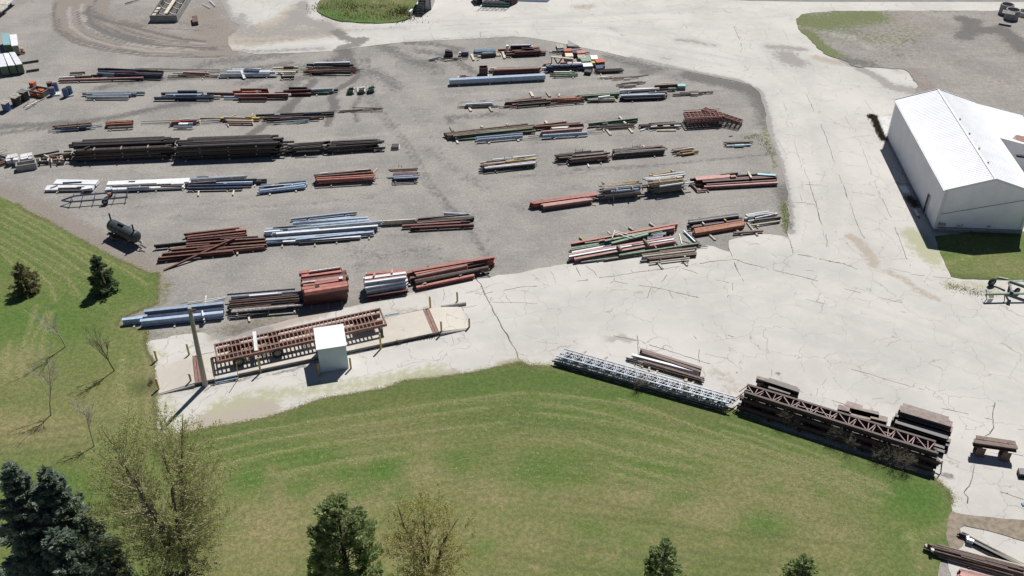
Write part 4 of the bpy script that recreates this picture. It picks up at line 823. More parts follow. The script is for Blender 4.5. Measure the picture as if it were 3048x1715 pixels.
# straw and wire left in the frame
mb = MB(); rr = random.Random(5)
for i in range(420):
    x = rr.choice([rr.uniform(TL - 2.4, TL - .7), rr.uniform(TL - 2.4, TL - .7), rr.uniform(3.6, 5.0), rr.uniform(2.0, 3.0)]); y = rr.uniform(.8, TW - .8); p = tp(x, y, TZ - .44 + rr.uniform(0, .06)); a_ = rr.uniform(0, 6.3); l = rr.uniform(.15, .5)
    mb.bar(p, p + Vector((math.cos(a_) * l, math.sin(a_) * l, rr.uniform(-.03, .08))), .03, .02)
struct(mb.build("straw_debris", pm("straw", (.26, .19, .14), (.17, .12, .09), vary=0)), "stuff", "straw and wire scraps lying inside the trailer frame")

# ---------------------------------------------------------------- scale shed
nl, nr = gw('D2', 1740, 1110), gw('D2', 2090, 1055)
sx = (nr - nl).normalized(); sy = Vector((-sx.y, sx.x, 0)); SWd = (nr - nl).length; SH = 2.55; SD = 2.35
def sp(x, y, z): return nl + sx * x + sy * y + Vector((0, 0, z))
shed = thing("scale_house", "small white metal shed standing in front of the weighbridge", "shed")
SWALL = corr_mat("sky_tinted_white_sheet", (0.64, 0.75, 0.85))  # blue of the sky light put into the shaded white walls' colour
for q_, nm in (((sp(0, 0, .0), sp(SWd, 0, 0), sp(SWd, 0, SH), sp(0, 0, SH)), "front_wall"), ((sp(0, SD, 0), sp(0, 0, 0), sp(0, 0, SH), sp(0, SD, SH + .25)), "side_wall"), ((sp(SWd, 0, 0), sp(SWd, SD, 0), sp(SWd, SD, SH + .25), sp(SWd, 0, SH)), "side_wall"), ((sp(SWd, SD, 0), sp(0, SD, 0), sp(0, SD, SH + .25), sp(SWd, SD, SH + .25)), "back_wall")):
    slab(nm, q_, .03, SWALL, shed)
mb = MB()
for i in range(1, 11): mb.bar(sp(SWd * i / 11, -.045, .05), sp(SWd * i / 11, -.045, SH - .05), .05, .03, sy)
mb.build("wall_ribs", SWALL, shed)
slab("roof", [sp(-.1, -.12, SH), sp(SWd + .1, -.12, SH), sp(SWd + .1, SD + .1, SH + .27), sp(-.1, SD + .1, SH + .27)], .07, corr_mat("white_shed_roof", (0.82, 0.82, 0.82)), shed)

# ---------------------------------------------------------------- pole, bollards, rails, kerb block
pole_b, pole_t = gw('D2', 262, 1278), gp(564, 918, 8.17)
pt_ = thing("utility_pole", "thick grey timber utility pole without wires beside the weighbridge", "utility pole", pole_b)
mb = MB(); mb.tube((0, 0, 0), pole_t - pole_b, .235, .15, 14); mb.build("pole", M['pol'], pt_)
mb = MB(); t_ = pole_t - pole_b; mb.bar(t_ + Vector((-.1, 0, -.25)), t_ + Vector((.45, .05, -.2)), .12, .14); mb.build("bracket", M['rb'], pt_)
mb = MB(); mb.tube(t_ + Vector((0, 0, -.02)), t_ + Vector((0, 0, .05)), .16, .13, 12); mb.build("pole_cap", M['ti'], pt_)
BOLL = [('D1', 2005, 832, 1.1, 0, "at the grass end of the weighbridge, far corner"), ('D1', 2028, 1202, 1.2, 0, "at the grass end of the weighbridge, near corner"), ('D1', 2415, 757, 1.2, .0, "behind the thick grey utility pole, far side of the weighbridge"),
        ('D1', 2445, 1125, 1.1, 0, "just left of the utility pole's foot"), ('D2', 970, 1115, 1.66, 0, "in front of the trailer wheels"), ('D2', 1722, 1150, 1.3, 0, "at the left front corner of the white shed"),
        ('D2', 2122, 1062, 1.2, 0, "at the right front corner of the white shed"), ('D2', 2505, 808, 1.7, 0, "tallest, at the front end of the parked trailer"), ('D3', 1205, 502, 1.3, 0, "behind the weighbridge at its far red joint"),
        ('D3', 1550, 418, 1.05, 0, "standing behind the concrete kerb block"), ('D3', 1348, 832, 1.38, 0, "in front of the weighbridge at the right red joint"), ('D3', 1702, 748, 1.0, 0, "at the foot of the right weighbridge ramp")]
for w, x, y, h, l_, ph in BOLL:
    bo = thing("bollard", "yellow steel bollard " + ph, "bollard", gw(w, x, y), 0, "yellow bollards around the weighbridge")
    mb = MB(); mb.tube((0, 0, -.02), (0, 0, h), .085, .085, 12); mb.build("post", M['yb'], bo)
    mb = MB(); mb.tube((0, 0, h), (0, 0, h + .05), .085, .05, 12); mb.build("cap", M['tb'], bo)
kb = [gw('D3', 1340, 478, .22), gw('D3', 1660, 435, .22)]
mb = MB(); mb.bar(kb[0] + Vector((0, 0, -.12)), kb[1] + Vector((0, 0, -.12)), .26, .24); mb.bar(kb[0] + Vector((0, 0, .02)), kb[1] + Vector((0, 0, .02)), .16, .06)
tag(mb.build("kerb_block", M['cc']), "long weathered concrete kerb block behind the right weighbridge ramp", "kerb block")
gr_ = thing("guard_rail", "thin yellow posts with low blue steel rails beside the trailer's rear", "guard rail")
g1, g2 = gw('D2', 392, 1248), gw('D2', 684, 1190)
for g, tpx in ((g1, (348, 962)), (g2, (657, 985))):
    top = gw('D2', *tpx, 2.15); mb = MB(); mb.tube(g, top, .03, .03, 6); mb.build("post", M['yb'], gr_)
for z in (.08, .45):
    mb = MB(); mb.bar(g1 + Vector((0, .0, z)), g2 + Vector((0, 0, z)), .10, .09); mb.build("rail", M['bl'], gr_)
for g in (g1, g2):
    f = MB(); q = g + Vector((-.35, -.28, .03)); f.bar(g + Vector((0, 0, .03)), q, .03, .03); f.bar(q, q + Vector((.3, -.1, 0)), .03, .03); f.bar(q + Vector((.3, -.1, 0)), g + Vector((.28, -.05, .03)), .03, .03); f.build("foot_frame", M['bk'], gr_)

# ---------------------------------------------------------------- black tank trailer
tk = thing("tank_trailer", "black cylindrical smoker tank with two chimneys on a small trailer", "tank trailer")
k0, k1 = gw('C1', 1425, 300, 1.15), gw('C1', 1735, 455, 1.15); kx = (k1 - k0).normalized(); ky = Vector((-kx.y, kx.x, 0)); KL = (k1 - k0).length; KR = .62
TNK = pm("matt_black_tank", (0.05, 0.058, 0.062), (0.04, 0.046, 0.05), rough=0.5, vary=0)
mb = MB(); n = 22; rings = [(-.22, .01), (-.20, .30), (-.12, .50), (0, KR - .02), (.06, KR), (KL - .06, KR), (KL, KR - .02), (KL + .12, .50), (KL + .20, .30), (KL + .22, .01)]; vv = []; ff = []
for x, r in rings: vv += [k0 + kx * x + (ky * math.cos(2 * math.pi * i / n) + Vector((0, 0, 1)) * math.sin(2 * math.pi * i / n)) * r for i in range(n)]
for j in range(len(rings) - 1): ff += [(j * n + i, j * n + (i + 1) % n, (j + 1) * n + (i + 1) % n, (j + 1) * n + i) for i in range(n)]
mb.add(vv, ff); mb.build("tank", TNK, tk, smooth=True)
for x in (.75, 1.35, 2.0, 2.6):
    if x < KL:
        mb = MB(); vv = []; ff = []
        for xx in (x - .025, x + .025): vv += [k0 + kx * xx + (ky * math.cos(2 * math.pi * i / n) + Vector((0, 0, 1)) * math.sin(2 * math.pi * i / n)) * (KR + .015) for i in range(n)]
        mb.add(vv, [(i, (i + 1) % n, n + (i + 1) % n, n + i) for i in range(n)]); mb.build("band", M['bk'], tk)
for x, nm in ((.12, "chimney"), (KL - .1, "chimney")):
    p = k0 + kx * x; mb = MB(); mb.tube(p + Vector((0, 0, .5)), p + Vector((0, 0, 1.42)), .085, .085, 10); mb.build(nm, M['bk'], tk)
p = k0 + kx * 1.35 + Vector((0, 0, KR)); mb = MB(); mb.tube(p, p + Vector((0, 0, .18)), .1); mb.bar(p + kx * .1 + Vector((0, 0, .12)), p + kx * .75 + Vector((0, 0, .12)), .14, .14); mb.build("valve", M['bk'], tk)
p = k0 + kx * 2.2 - ky * -.45 + Vector((0, 0, KR - .1)); mb = MB(); mb.box((0, 0, 0), (.5, .25, .1), Matrix.Translation(p) @ Matrix.Rotation(math.atan2(kx.y, kx.x), 4, 'Z')); mb.build("shelf", M['gv'], tk)
mb = MB()
for s in (-.42, .42): mb.bar(k0 + kx * -.2 + ky * s + Vector((0, 0, -.72)), k1 + kx * .5 + ky * s * .6 + Vector((0, 0, -.72)), .09, .1)
mb.bar(k1 + kx * .4 + Vector((0, 0, -.74)), k1 + kx * 1.25 + Vector((0, 0, -.8)), .09, .09)
for x in (.3, KL - .3): mb.bar(k0 + kx * x - ky * .45 + Vector((0, 0, -.62)), k0 + kx * x + ky * .45 + Vector((0, 0, -.62)), .1, .2)
mb.build("chassis", M['bk'], tk)
for s in (-.78, .78):
    p = k0 + kx * .75 + ky * s; wheel(tk, Vector((p.x, p.y, .33)), math.atan2(kx.y, kx.x), .66)
    mb = MB(); q = Vector((p.x, p.y, .72)); mb.bar(q - kx * .42, q + kx * .42, .28, .04); mb.bar(q - kx * .42, q - kx * .55 + Vector((0, 0, -.25)), .28, .04); mb.bar(q + kx * .42, q + kx * .55 + Vector((0, 0, -.25)), .28, .04); mb.build("fender", TNK, tk)
mb = MB(); p = k0 + kx * 1.3 - ky * .8; mb.box((0, 0, 0), (.6, .25, .08), Matrix.Translation((p.x, p.y, .5)) @ Matrix.Rotation(math.atan2(kx.y, kx.x), 4, 'Z')); mb.build("step_plate", M['red'], tk)
p = k1 + kx * .55 + ky * .1; mb = MB(); mb.tube((p.x, p.y, .9), (p.x + .25, p.y - .3, .55), .1, .02); mb.build("nozzle", M['cb'], tk)

# ---------------------------------------------------------------- boat trailer frame
bt = thing("boat_trailer", "bare dark blue boat trailer frame with pointed drawbar below the white panels", "trailer")
BZ = .52; F_ = lambda x, y, z=BZ: gw('B1', x, y, z)
for pts in ([(785, 1272), (955, 1215), (1640, 1150)], [(785, 1272), (900, 1292), (1630, 1232)]):
    mb = MB()
    for p, q in zip(pts[:-1], pts[1:]): mb.bar(F_(*p), F_(*q), .10, .14)
    mb.build("frame_rail", M['nv'], bt)
for (x0, y0), (x1, y1) in (((945, 1190), (880, 1310)), ((1640, 1125), (1600, 1260)), ((1490, 1150), (1440, 1262)), ((1225, 1165), (1185, 1290)), ((1065, 1195), (1030, 1300)), ((1420, 1150), (1350, 1275))):
    mb = MB(); mb.bar(F_(x0, y0), F_(x1, y1), .06, .06); mb.build("crossbar", M['nv'], bt)
for x, y in ((945, 1190), (1640, 1125), (1500, 1140), (1420, 1130), (1620, 1228)):
    mb = MB(); p = F_(x, y); mb.tube(p, p + Vector((0, 0, .35)), .025); mb.build("bunk_post", M['nv'], bt)
ax0, ax1 = F_(1395, 1190, .33), F_(1345, 1280, .33); mb = MB(); mb.tube(ax0, ax1, .05); mb.build("axle", M['rb'], bt)
bd = F_(1640, 1150) - F_(955, 1215)
for p in (ax0, ax1):
    d_ = (ax0 - ax1).normalized() * (.2 if p is ax0 else -.2); wheel(bt, Vector((p.x + d_.x, p.y + d_.y, .33)), math.atan2(bd.y, bd.x), .66)
    q = Vector((p.x + d_.x, p.y + d_.y, .68)); e_ = bd.normalized(); mb = MB(); mb.bar(q - e_ * .35, q + e_ * .35, .24, .05); mb.build("fender", M['nv'], bt)
mb = MB(); mb.bar(F_(1385, 1200, .45), F_(1405, 1180, .45), .3, .25); mb.build("rusty_winch", M['or'], bt)

# ---------------------------------------------------------------- I-beam bench on the concrete, lower right
bn = thing("beam_bench", "brown steel bench made of two girders on short column legs", "bench")
HZ = 1.32
for (x0, y0, x1, y1) in ((1963, 432, 2468, 508), (1935, 482, 2492, 562)):
    p, q = gw('D6', x0, y0, HZ), gw('D6', x1, y1, HZ); mb = MB()
    mb.bar(p - Vector((0, 0, .02)), q - Vector((0, 0, .02)), .40, .04); mb.bar(p - Vector((0, 0, .2)), q - Vector((0, 0, .2)), .04, .32); mb.bar(p - Vector((0, 0, .38)), q - Vector((0, 0, .38)), .40, .04); mb.build("girder", M['br'], bn)
for x, y in ((1985, 500), (2310, 555)):
    p = gw('D6', x + 10, y - 20, HZ); p.z = 0; e_ = (gw('D6', 2492, 562, HZ) - gw('D6', 1935, 482, HZ)).normalized(); n_ = Vector((-e_.y, e_.x, 0)); mb = MB()
    for s in (-.36, .36): mb.bar(p + e_ * .3 + n_ * s, p + e_ * .3 + n_ * s + Vector((0, 0, HZ - .41)), .62, .05, n_)
    mb.bar(p + e_ * .3 - n_ * .34 + Vector((0, 0, (HZ - .41) / 2)), p + e_ * .3 + n_ * .34 + Vector((0, 0, (HZ - .41) / 2)), .05, HZ - .42); mb.build("leg", M['br'], bn)
for x, y in ((2055, 455), (2055, 470), (2370, 505), (2372, 520)):
    p = gw('D6', x, y, HZ); mb = MB(); mb.tube(p, p + Vector((0, 0, .05)), .05); mb.build("bolt", M['dk'], bn)
# ---------------------------------------------------------------- stock piles: every beam, pipe, tube and bearer is an object of its own
SEC = {}
TYPE = dict(I=("steel_beam", "steel beam", "beam"), H=("steel_beam", "steel beam", "beam"), C=("steel_channel", "steel channel", "channel"), T=("square_tube", "square tube", "tube"), P=("steel_pipe", "steel pipe", "pipe"),
            L=("steel_angle", "steel angle", "angle iron"), F=("metal_sheet", "metal sheet", "sheet"), R=("steel_bar", "steel bar", "bar"), W=("timber", "timber", "timber"), X=("steel_plate", "steel plate", "plate"))
def section(t, w, h):
    """outline (y, z) with its top at z=0; holes give tubes real openings"""
    if t == 'I': f, e = max(.018, h * .07), max(.016, w * .06); return [(-w/2, 0), (-w/2, -f), (-e/2, -f), (-e/2, -h+f), (-w/2, -h+f), (-w/2, -h), (w/2, -h), (w/2, -h+f), (e/2, -h+f), (e/2, -f), (w/2, -f), (w/2, 0)]
    if t == 'H': f, e = max(.018, w * .07), max(.016, h * .06); return [(-w/2, 0), (-w/2, -h), (-w/2+f, -h), (-w/2+f, -h/2-e/2), (w/2-f, -h/2-e/2), (w/2-f, -h), (w/2, -h), (w/2, 0), (w/2-f, 0), (w/2-f, -h/2+e/2), (-w/2+f, -h/2+e/2), (-w/2+f, 0)]
    if t == 'C': e = max(.014, w * .08); return [(-w/2, 0), (-w/2, -h), (-w/2+e, -h), (-w/2+e, -e), (w/2-e, -e), (w/2-e, -h), (w/2, -h), (w/2, 0)]
    if t == 'L': e = max(.012, w * .1); return [(-w/2, -h), (w/2, -h), (w/2, -h+e), (-w/2+e, -h+e), (-w/2+e, 0), (-w/2, 0)]
    if t in 'PR': n = 10 if t == 'P' else 6; return [(w/2*math.cos(2*math.pi*i/n), -h/2 + h/2*math.sin(2*math.pi*i/n)) for i in range(n)]
    return [(-w/2, 0), (-w/2, -h), (w/2, -h), (w/2, 0)]
def sec_mesh(code, mk):
    key = (code, mk)
    if key in SEC: return SEC[key]
    t = code[0]; d = [float(x) / 100 for x in code[1:].split(',')]; w = d[0]; h = d[1] if len(d) > 1 else w
    o = section(t, w, h); n = len(o); mb = MB()
    if t in 'TP':
        k = .86; cz = -h/2; inn = [(y * k, cz + (z - cz) * k) for y, z in o]
        v = [(x, y, z) for x in (-.5, .5) for y, z in o] + [(x, y, z) for x in (-.5, .5) for y, z in inn]
        f = []
        for i in range(n):
            j = (i + 1) % n
            f += [(i, j, n + j, n + i), (2*n + j, 2*n + i, 3*n + i, 3*n + j), (j, i, 2*n + i, 2*n + j), (n + i, n + j, 3*n + j, 3*n + i)]
    else:
        v = [(x, y, z) for x in (-.5, .5) for y, z in o]
        f = [tuple(range(n))[::-1], tuple(range(n, 2*n))] + [(i, (i+1) % n, n + (i+1) % n, n + i) for i in range(n)]
    mb.add(v, f); me = mb.mesh(TYPE[t][0], M[mk]); SEC[key] = (me, w, h); return SEC[key]
PILE = dict(phrase="", items=[], made=[])
BULK = dict(v=[], f=[], m=[], mats=[])
def to_bulk(code, mk, a, b):
    """stock buried inside a pile, past the pieces that can be told apart"""
    me, w, h = sec_mesh(code, mk); d = b - a; L = d.length
    X = Matrix.Translation((a + b) / 2) @ Matrix.Rotation(math.atan2(d.y, d.x), 4, 'Z') @ Matrix.Diagonal((L, 1, 1, 1)); o = len(BULK['v'])
    if mk not in BULK['mats']: BULK['mats'].append(mk)
    mi = BULK['mats'].index(mk)
    BULK['v'] += [tuple(X @ v.co) for v in me.vertices]
    for p in me.polygons: BULK['f'].append(tuple(i + o for i in p.vertices)); BULK['m'].append(mi)
    PILE['items'].append((a, b, w, h))
prng = random.Random(31)
def place(code, mk, a, b, label=None, group=None, cat=None, name=None, roll=0.0):
    me, w, h = sec_mesh(code, mk); t = code[0]; d = b - a; L = d.length
    if L < .02: return None
    nm, word, ct = TYPE[t]
    o = link(name or nm, me); o.location = (a + b) / 2; o.scale = (L, 1, 1)
    o.rotation_euler = (roll, -math.asin(max(-1, min(1, d.z / L))), math.atan2(d.y, d.x))
    if label is None:
        label = fit16(f"{COLOR_WORD[mk]} {word} {PILE['phrase']}"); group = label; PILE['made'].append((o, label, (a + b) / 2))
    o["label"] = label; o["category"] = cat or ct; o["kind"] = "thing"
    if group: o["group"] = group
    PILE['items'].append((a, b, w, h)); return o
def bearers(n=2, wmk='ti', ext=(.1, .5), h=.13):
    it = PILE['items']
    if not it: return
    a0, b0 = max(it, key=lambda q: (q[1] - q[0]).length)[:2]; ax = (b0 - a0); ax.z = 0; ax.normalize(); ay = Vector((-ax.y, ax.x, 0))
    s = [p.dot(ax) for q in it for p in q[:2]]; c = [p.dot(ay) for q in it for p in q[:2]]; s0, s1, c0, c1 = min(s), max(s), min(c), max(c)
    for i in range(n):
        f = (i + .5) / n if n > 2 else (.22, .78)[i]; f += prng.uniform(-.05, .05); sm = s0 + (s1 - s0) * f
        cc = [((q[0] + q[1]) / 2).dot(ay) + k * q[2] / 2 for q in it if min(q[0].dot(ax), q[1].dot(ax)) - .1 < sm < max(q[0].dot(ax), q[1].dot(ax)) + .1 for k in (-1, 1)]
        if not cc: continue
        e0, e1 = prng.uniform(*ext), prng.uniform(*ext); p = ax * sm + ay * (min(cc) - e0); q = ax * sm + ay * (max(cc) + e1)
        dx = ax * prng.uniform(-.12, .12); p = p + dx; p.z = q.z = h
        me, w, hh = sec_mesh("W14,%d" % int(h * 100), wmk); o = link("timber", me); d = q - p; o.location = (p + q) / 2; o.scale = (d.length, 1, 1); o.rotation_euler = (0, 0, math.atan2(d.y, d.x))
        o["group"] = f"bearers {PILE['phrase']}"; o["label"] = fit16(("single", "first", "second", "third", "fourth", "fifth")[i + 1 if n > 1 else 0] + f" timber bearer from one end {PILE['phrase']}"); o["category"] = "timber"; o["kind"] = "thing"
def fit16(l):
    for w in (' from one end', ' steel', ' square', ' the', ' the', ' the'):
        if len(l.split()) <= 16: break
        l = l.replace(w, '', 1)
    return l
def pile(win, phrase, text, nb=2, wmk='ti', ext=(.08, .45), fill=True, lift=.13):
    """each line: section colour x0 y0 x1 y1 top-height [z1=..] ; S-lines make layered stacks"""
    PILE['phrase'] = phrase; PILE['items'] = []; PILE['made'] = []
    for ln in text.strip().splitlines():
        for part in ln.split(';'):
            t = part.split()
            if not t: continue
            if t[0] == 'S': stack(win, *t[1:]); continue
            code, mk = t[0], t[1]; x0, y0, x1, y1, z = map(float, t[2:7]); z1 = z; lab = None
            for ex in t[7:]:
                if ex.startswith('z1='): z1 = float(ex[3:])
            if fill and z1 == z and code[0] in 'ITCPHF':
                hh = sec_mesh(code, mk)[2]; kk = max(0, round((z - hh - lift) / hh)); zz = lift + hh * (kk + 1)
                if abs(zz - z) < .16: z = z1 = zz
            a, b = gw(win, x0, y0, z), gw(win, x1, y1, z1); o = place(code, mk, a, b)
            me, w, h = SEC[(code, mk)]
            if fill and z1 == z and h >= .1 and code[0] != 'W':
                k = int((z - h - lift + .3 * h) / h)
                for i in range(1, k + 1):
                    d = (b - a).normalized(); off = Vector((0, 0, -h * i * 1.0)); s0, s1 = prng.uniform(-.15, .15), prng.uniform(-.15, .15)
                    to_bulk(code, mk, a + off + d * s0, b + off + d * s1)
    by = {}
    for o, l, c in PILE['made']: by.setdefault(l, []).append((c.y, c.z, o))
    ORD = "second third fourth fifth sixth seventh eighth ninth tenth eleventh twelfth".split()
    for l, q in by.items():
        if len(q) < 2: continue
        q.sort(key=lambda t: (t[0], t[1]))
        for i, (y, z, o) in enumerate(q):
            o["label"] = fit16(("frontmost" if i == 0 else "rearmost" if i == len(q) - 1 else ORD[min(i - 1, 10)] + "-from-front") + " " + l)
    PILE['made'] = []
    if nb: bearers(nb, wmk, ext)
STK = {}
def stack(win, code, cols, x0, y0, x1, y1, n, layers, jl='.3', gap='.0', seed='1', lean='0'):
    rr = random.Random(int(seed)); cols = cols.split('|'); x0, y0, x1, y1 = map(float, (x0, y0, x1, y1)); n, layers = int(n), int(layers); jl, gap = float(jl), float(gap)
    a, b = gw(win, x0, y0), gw(win, x1, y1); ax = (b - a); L = ax.length; ax.normalize(); ay = Vector((-ax.y, ax.x, 0)); z = .14
    me, w, h = sec_mesh(code, cols[0]); STK[PILE['phrase']] = STK.get(PILE['phrase'], 0) + 1; pre = "smaller-stack " if STK[PILE['phrase']] > 1 else ""
    for l in range(layers):
        z += h
        for i in range(n):
            if l == layers - 1 and n > 3 and rr.random() < .22: continue
            off = ay * ((i + .5) * w * 1.03 + (l % 2) * w * .12 + rr.uniform(-.02, .02) + float(lean) * l)
            j0 = rr.uniform(-jl, jl) - (rr.random() < .12) * jl; j1 = rr.uniform(-jl, jl) + (rr.random() < .12) * jl
            p, q = a + ax * j0 + off, a + ax * (L + j1) + off; p.z = q.z = z + rr.uniform(0, .008)
            if i == 0 or (l == layers - 1): 
                mk = rr.choice(cols); o = place(code, mk, p, q); PILE['made'].pop(); OR = "first second third fourth fifth sixth seventh eighth ninth tenth eleventh twelfth thirteenth fourteenth".split(); lab = f"{COLOR_WORD[mk]} {TYPE[code[0]][1]} {PILE['phrase']}"; o["group"] = lab; o["label"] = fit16(pre + (f"top-layer {OR[min(i, 13)]}-from-front " if l == layers - 1 else f"front-face {OR[min(l, 9)]}-layer ") + lab)
            else: to_bulk(code, rr.choice(cols), p, q)
        if gap and l % 2 == 1 and l < layers - 1:
            for f, fw in ((.2, "left"), (.5, "middle"), (.8, "right")):
                p = a + ax * (L * f + rr.uniform(-.1, .1)) - ay * rr.uniform(.05, .2); q = p + ay * (n * w * 1.03 + .3); p.z = q.z = z + gap
                o = place("W12,%d" % int(gap * 100), 'ti', p, q, fit16(f"{fw} timber spacer above layer {('zero','one','two','three','four','five','six','seven','eight')[l + 1]} {PILE['phrase']}"), f"spacers {PILE['phrase']}"); PILE['items'].pop()
            z += gap

# ---- first row, far side of the yard, left block
pile('A1', "in the mixed rusty pile behind the blue drums", """
T20,22 br 890 925 1080 915 .4; T15,18 wh 750 985 950 975 .5; C15,15 br 950 975 1165 965 .5; I20,32 pk 750 1015 1830 985 .46; T15 dk 1250 870 1900 890 .6; C15,12 dk 1340 868 2080 905 .62
T18 nv 1250 905 1960 905 .55; P20 gv 1235 925 1460 935 .66; P18 nv 1460 938 2060 955 .6; I18,25 br 1730 930 2070 935 .55; C15,12 dk 1380 962 2030 985 .36; I15,20 mr 1180 955 1700 930 .45; T14 gy 1165 950 1240 948 .5
T10 dk 760 1030 1800 1010 .2; I18,25 mr 1380 915 1740 920 .75""", 3)
pile('A2', "in the thin scrap pile beside the white panels", """
I15,18 pk -240 915 90 930 .36; C12,10 dk -430 965 220 960 .25; T6 dk -850 870 235 890 .3; L10,10 br -370 930 100 945 .3; C10,8 dk -430 985 230 985 .2; C12,10 br -300 950 200 970 .26; T6 gy -800 880 100 905 .22""", 2)
pile('A2', "in the heap of white channels with a bent sheet", """
T24,22 wh 230 958 960 940 .42; T22,22 wh 320 905 880 900 .66; T20 wh 390 882 760 876 .55; C22,15 gv 240 940 870 930 .52; C20,15 wh 660 952 970 936 .45; C20,12 gv 360 970 640 968 .3; T18 wh 600 915 940 912 .6; F70,4 nv 540 888 742 893 .8; F32,5 wh 505 892 548 1000 .85 z1=.2; C15,10 wh 690 960 950 958 .3""", 3, fill=True)
pile('A2', "in the short cream stack beside the bent white sheet", """
T20 cr 905 862 1060 858 .42; T22,20 cr 905 898 1235 892 .4; T20 cr 1170 850 1235 853 .5; T14 br 1045 848 1175 846 .64; T22,20 cr 920 915 1200 912 .3; C12,10 br 1060 865 1170 863 .55""", 2)
pile('A2', "lying in front of the short cream stack", "P34 dk 1010 972 1180 966 .5; W10,10 wh 1010 930 1050 945 .25", 2, 'tb', (.2, .35))
pile('A2', "in the rebar pile under the white tubes", """
T18,16 wh 1435 800 1895 790 .62; T12 nv 1440 815 1890 806 .5; C12,10 dk 1340 815 1935 822 .4; C12,10 dk 1400 828 1900 826 .32; R5 dk 1350 835 1930 818 .3; R5 br 1600 790 1605 757 .9 z1=1.4; R5 br 1690 790 1695 757 .9 z1=1.4
S R7 dk|br|dk|rb 1400 948 1930 935 14 4 .8 0 11
C12,12 dk 1420 910 1900 915 .5; C14,12 rb 1310 905 1700 890 .45; R6 br 1260 880 1760 868 .35; R6 rb 1420 870 1960 900 .4; R6 br 1380 925 1960 905 .45""", 2, 'rb')
# ---- second row, left block
pile('A1', "in the short galvanised stack near the blue drums", "I20,36 gv 1045 1178 1845 1165 .6; I20,34 gv 1100 1190 1740 1185 .58; I20,34 gv 1180 1207 1670 1198 .55; I20,34 gv 1100 1228 1640 1226 .5", 2, 'tb')
pile('A2', "in the navy and maroon row behind the yellow beam", """
I22,42 nv -310 1158 -60 1155 .75; I20,35 bl -460 1203 10 1200 .58; I20,34 gv -360 1213 -10 1207 .56; I20,36 nv -610 1240 150 1237 .54; I20,36 nv -520 1183 20 1180 .6; I18,30 gv -340 1205 -60 1203 .6
I20,38 mr 65 1182 420 1187 .66; I20,34 nv 20 1215 160 1212 .5; I18,28 bl 285 1230 500 1230 .44; T14 cr 105 1222 240 1222 .42; I18,26 red 395 1158 620 1150 .62; I20,34 mr 495 1133 845 1133 .74; I20,26 red 520 1168 760 1163 .66; I20,30 pk 420 1198 1105 1193 .6
I22,44 mr 745 1210 1100 1214 .6; I22,40 mr 465 1245 830 1244 .56; T10 wh 690 1162 720 1160 .76; I18,22 red 700 1165 830 1162 .6
I18,24 dk 1110 1113 1345 1112 .66; I22,38 mr 1040 1153 1395 1140 .7; I20,28 gv 1390 1138 1670 1124 .58; I18,24 bl 1395 1160 1620 1155 .46; I20,26 mr 1140 1192 1400 1188 .34; I16,22 gn 1400 1178 1615 1173 .34; C16,14 dk 1630 1143 1740 1138 .4; I18,24 dk 930 1180 1050 1175 .45""", 5, 'tb', (.15, .5))
# ---- third row, left block
pile('B1', "in the small pipe pile with the blue sleeved pipe", """
C12,12 br 670 320 1155 278 .42; C12,10 br 700 335 1160 298 .4; P16 bl 680 381 1000 355 .34; P16 nv 780 352 1100 330 .38; P16 bl 1000 352 1220 330 .34; R6 dk 610 378 1300 305 .16; R6 dk 610 400 1305 325 .1; T12 br 730 340 1150 305 .44; T12 dk 850 345 1120 315 .34; R5 br 870 300 872 278 .4 z1=.8; R5 br 985 290 987 270 .4 z1=.8; T8 yl 985 343 1003 342 .45; L10,10 rb 760 315 1100 285 .36""", 2)
pile('B1', "in the tidy orange bundle of square tubes", "S T12,12 or|br|or|rb 1350 352 1690 335 7 3 .06 0 4\nT14,14 gy 1375 338 1695 322 .4", 2, 'tb', (.1, .35))
pile('B1', "in the red and blue clutter beside the yellow beam", """
T12 oc 2190 262 2510 243 .5; I18,22 bl 2200 284 2460 281 .45; T8 wh 2280 240 2420 228 .6; T10 gv 2215 322 2455 322 .42; T8 gv 2225 335 2445 337 .3; R6 dk 1800 265 2900 222 .2; R6 dk 1800 295 2300 272 .14; T10 oc 2180 270 2290 262 .55; C12,12 nv 2160 292 2540 268 .36; F40,3 wh 2280 290 2400 288 .48; R6 dk 2560 230 3280 205 .3""", 2)
pile('B2', "in the timber pile around the yellow beam", """
I28,30 yl 235 215 740 215 .55; T10 cr 280 203 600 213 .66; W14,12 tb 310 245 660 250 .5; T12 pk 330 272 650 275 .36; W12,12 tb 390 190 435 175 .5; W12,12 tb 640 190 655 160 .4; W12,12 tb 335 285 342 320 .2; T8 dk -20 222 235 224 .3; R6 dk -200 265 300 245 .2; R6 dk -10 292 330 265 .15; W12,12 tb 645 235 655 290 .3; T10 yl 560 202 640 205 .7""", 2, 'tb')
pile('B2', "in the long black row with thin silver pipes", """
I20,26 dk 690 178 1690 138 .48; I20,26 dk 800 200 1690 158 .44; C14,14 br 780 215 1400 200 .4; C14,14 br 960 228 1390 215 .34; C12,12 dk 840 240 1500 218 .34; T10 wh 930 172 1000 168 .56; P10 gv 920 268 1370 238 .32; P9 gv 930 274 1385 258 .24; T12 rb 1000 215 1560 195 .36; T8 dk 740 230 960 245 .25; C14,10 nv 1300 160 1530 148 .55; P9 tq 1090 258 1350 240 .36; C12,10 gy 1390 210 1560 195 .3; C10,10 br 1000 225 1190 205 .42""", 3)
pile('B2', "in the thin brown rods at the end of the black row", "R7 br 1680 130 2320 90 .2; R7 br 1730 146 2310 100 .15; R7 rb 1760 132 2230 90 .18; R7 br 1920 82 2240 88 .12; R7 gy 1900 140 2310 135 .1; R7 br 1740 142 2050 113 .14; R7 br 1800 120 2290 95 .16", 2, 'br', (.0, .1))
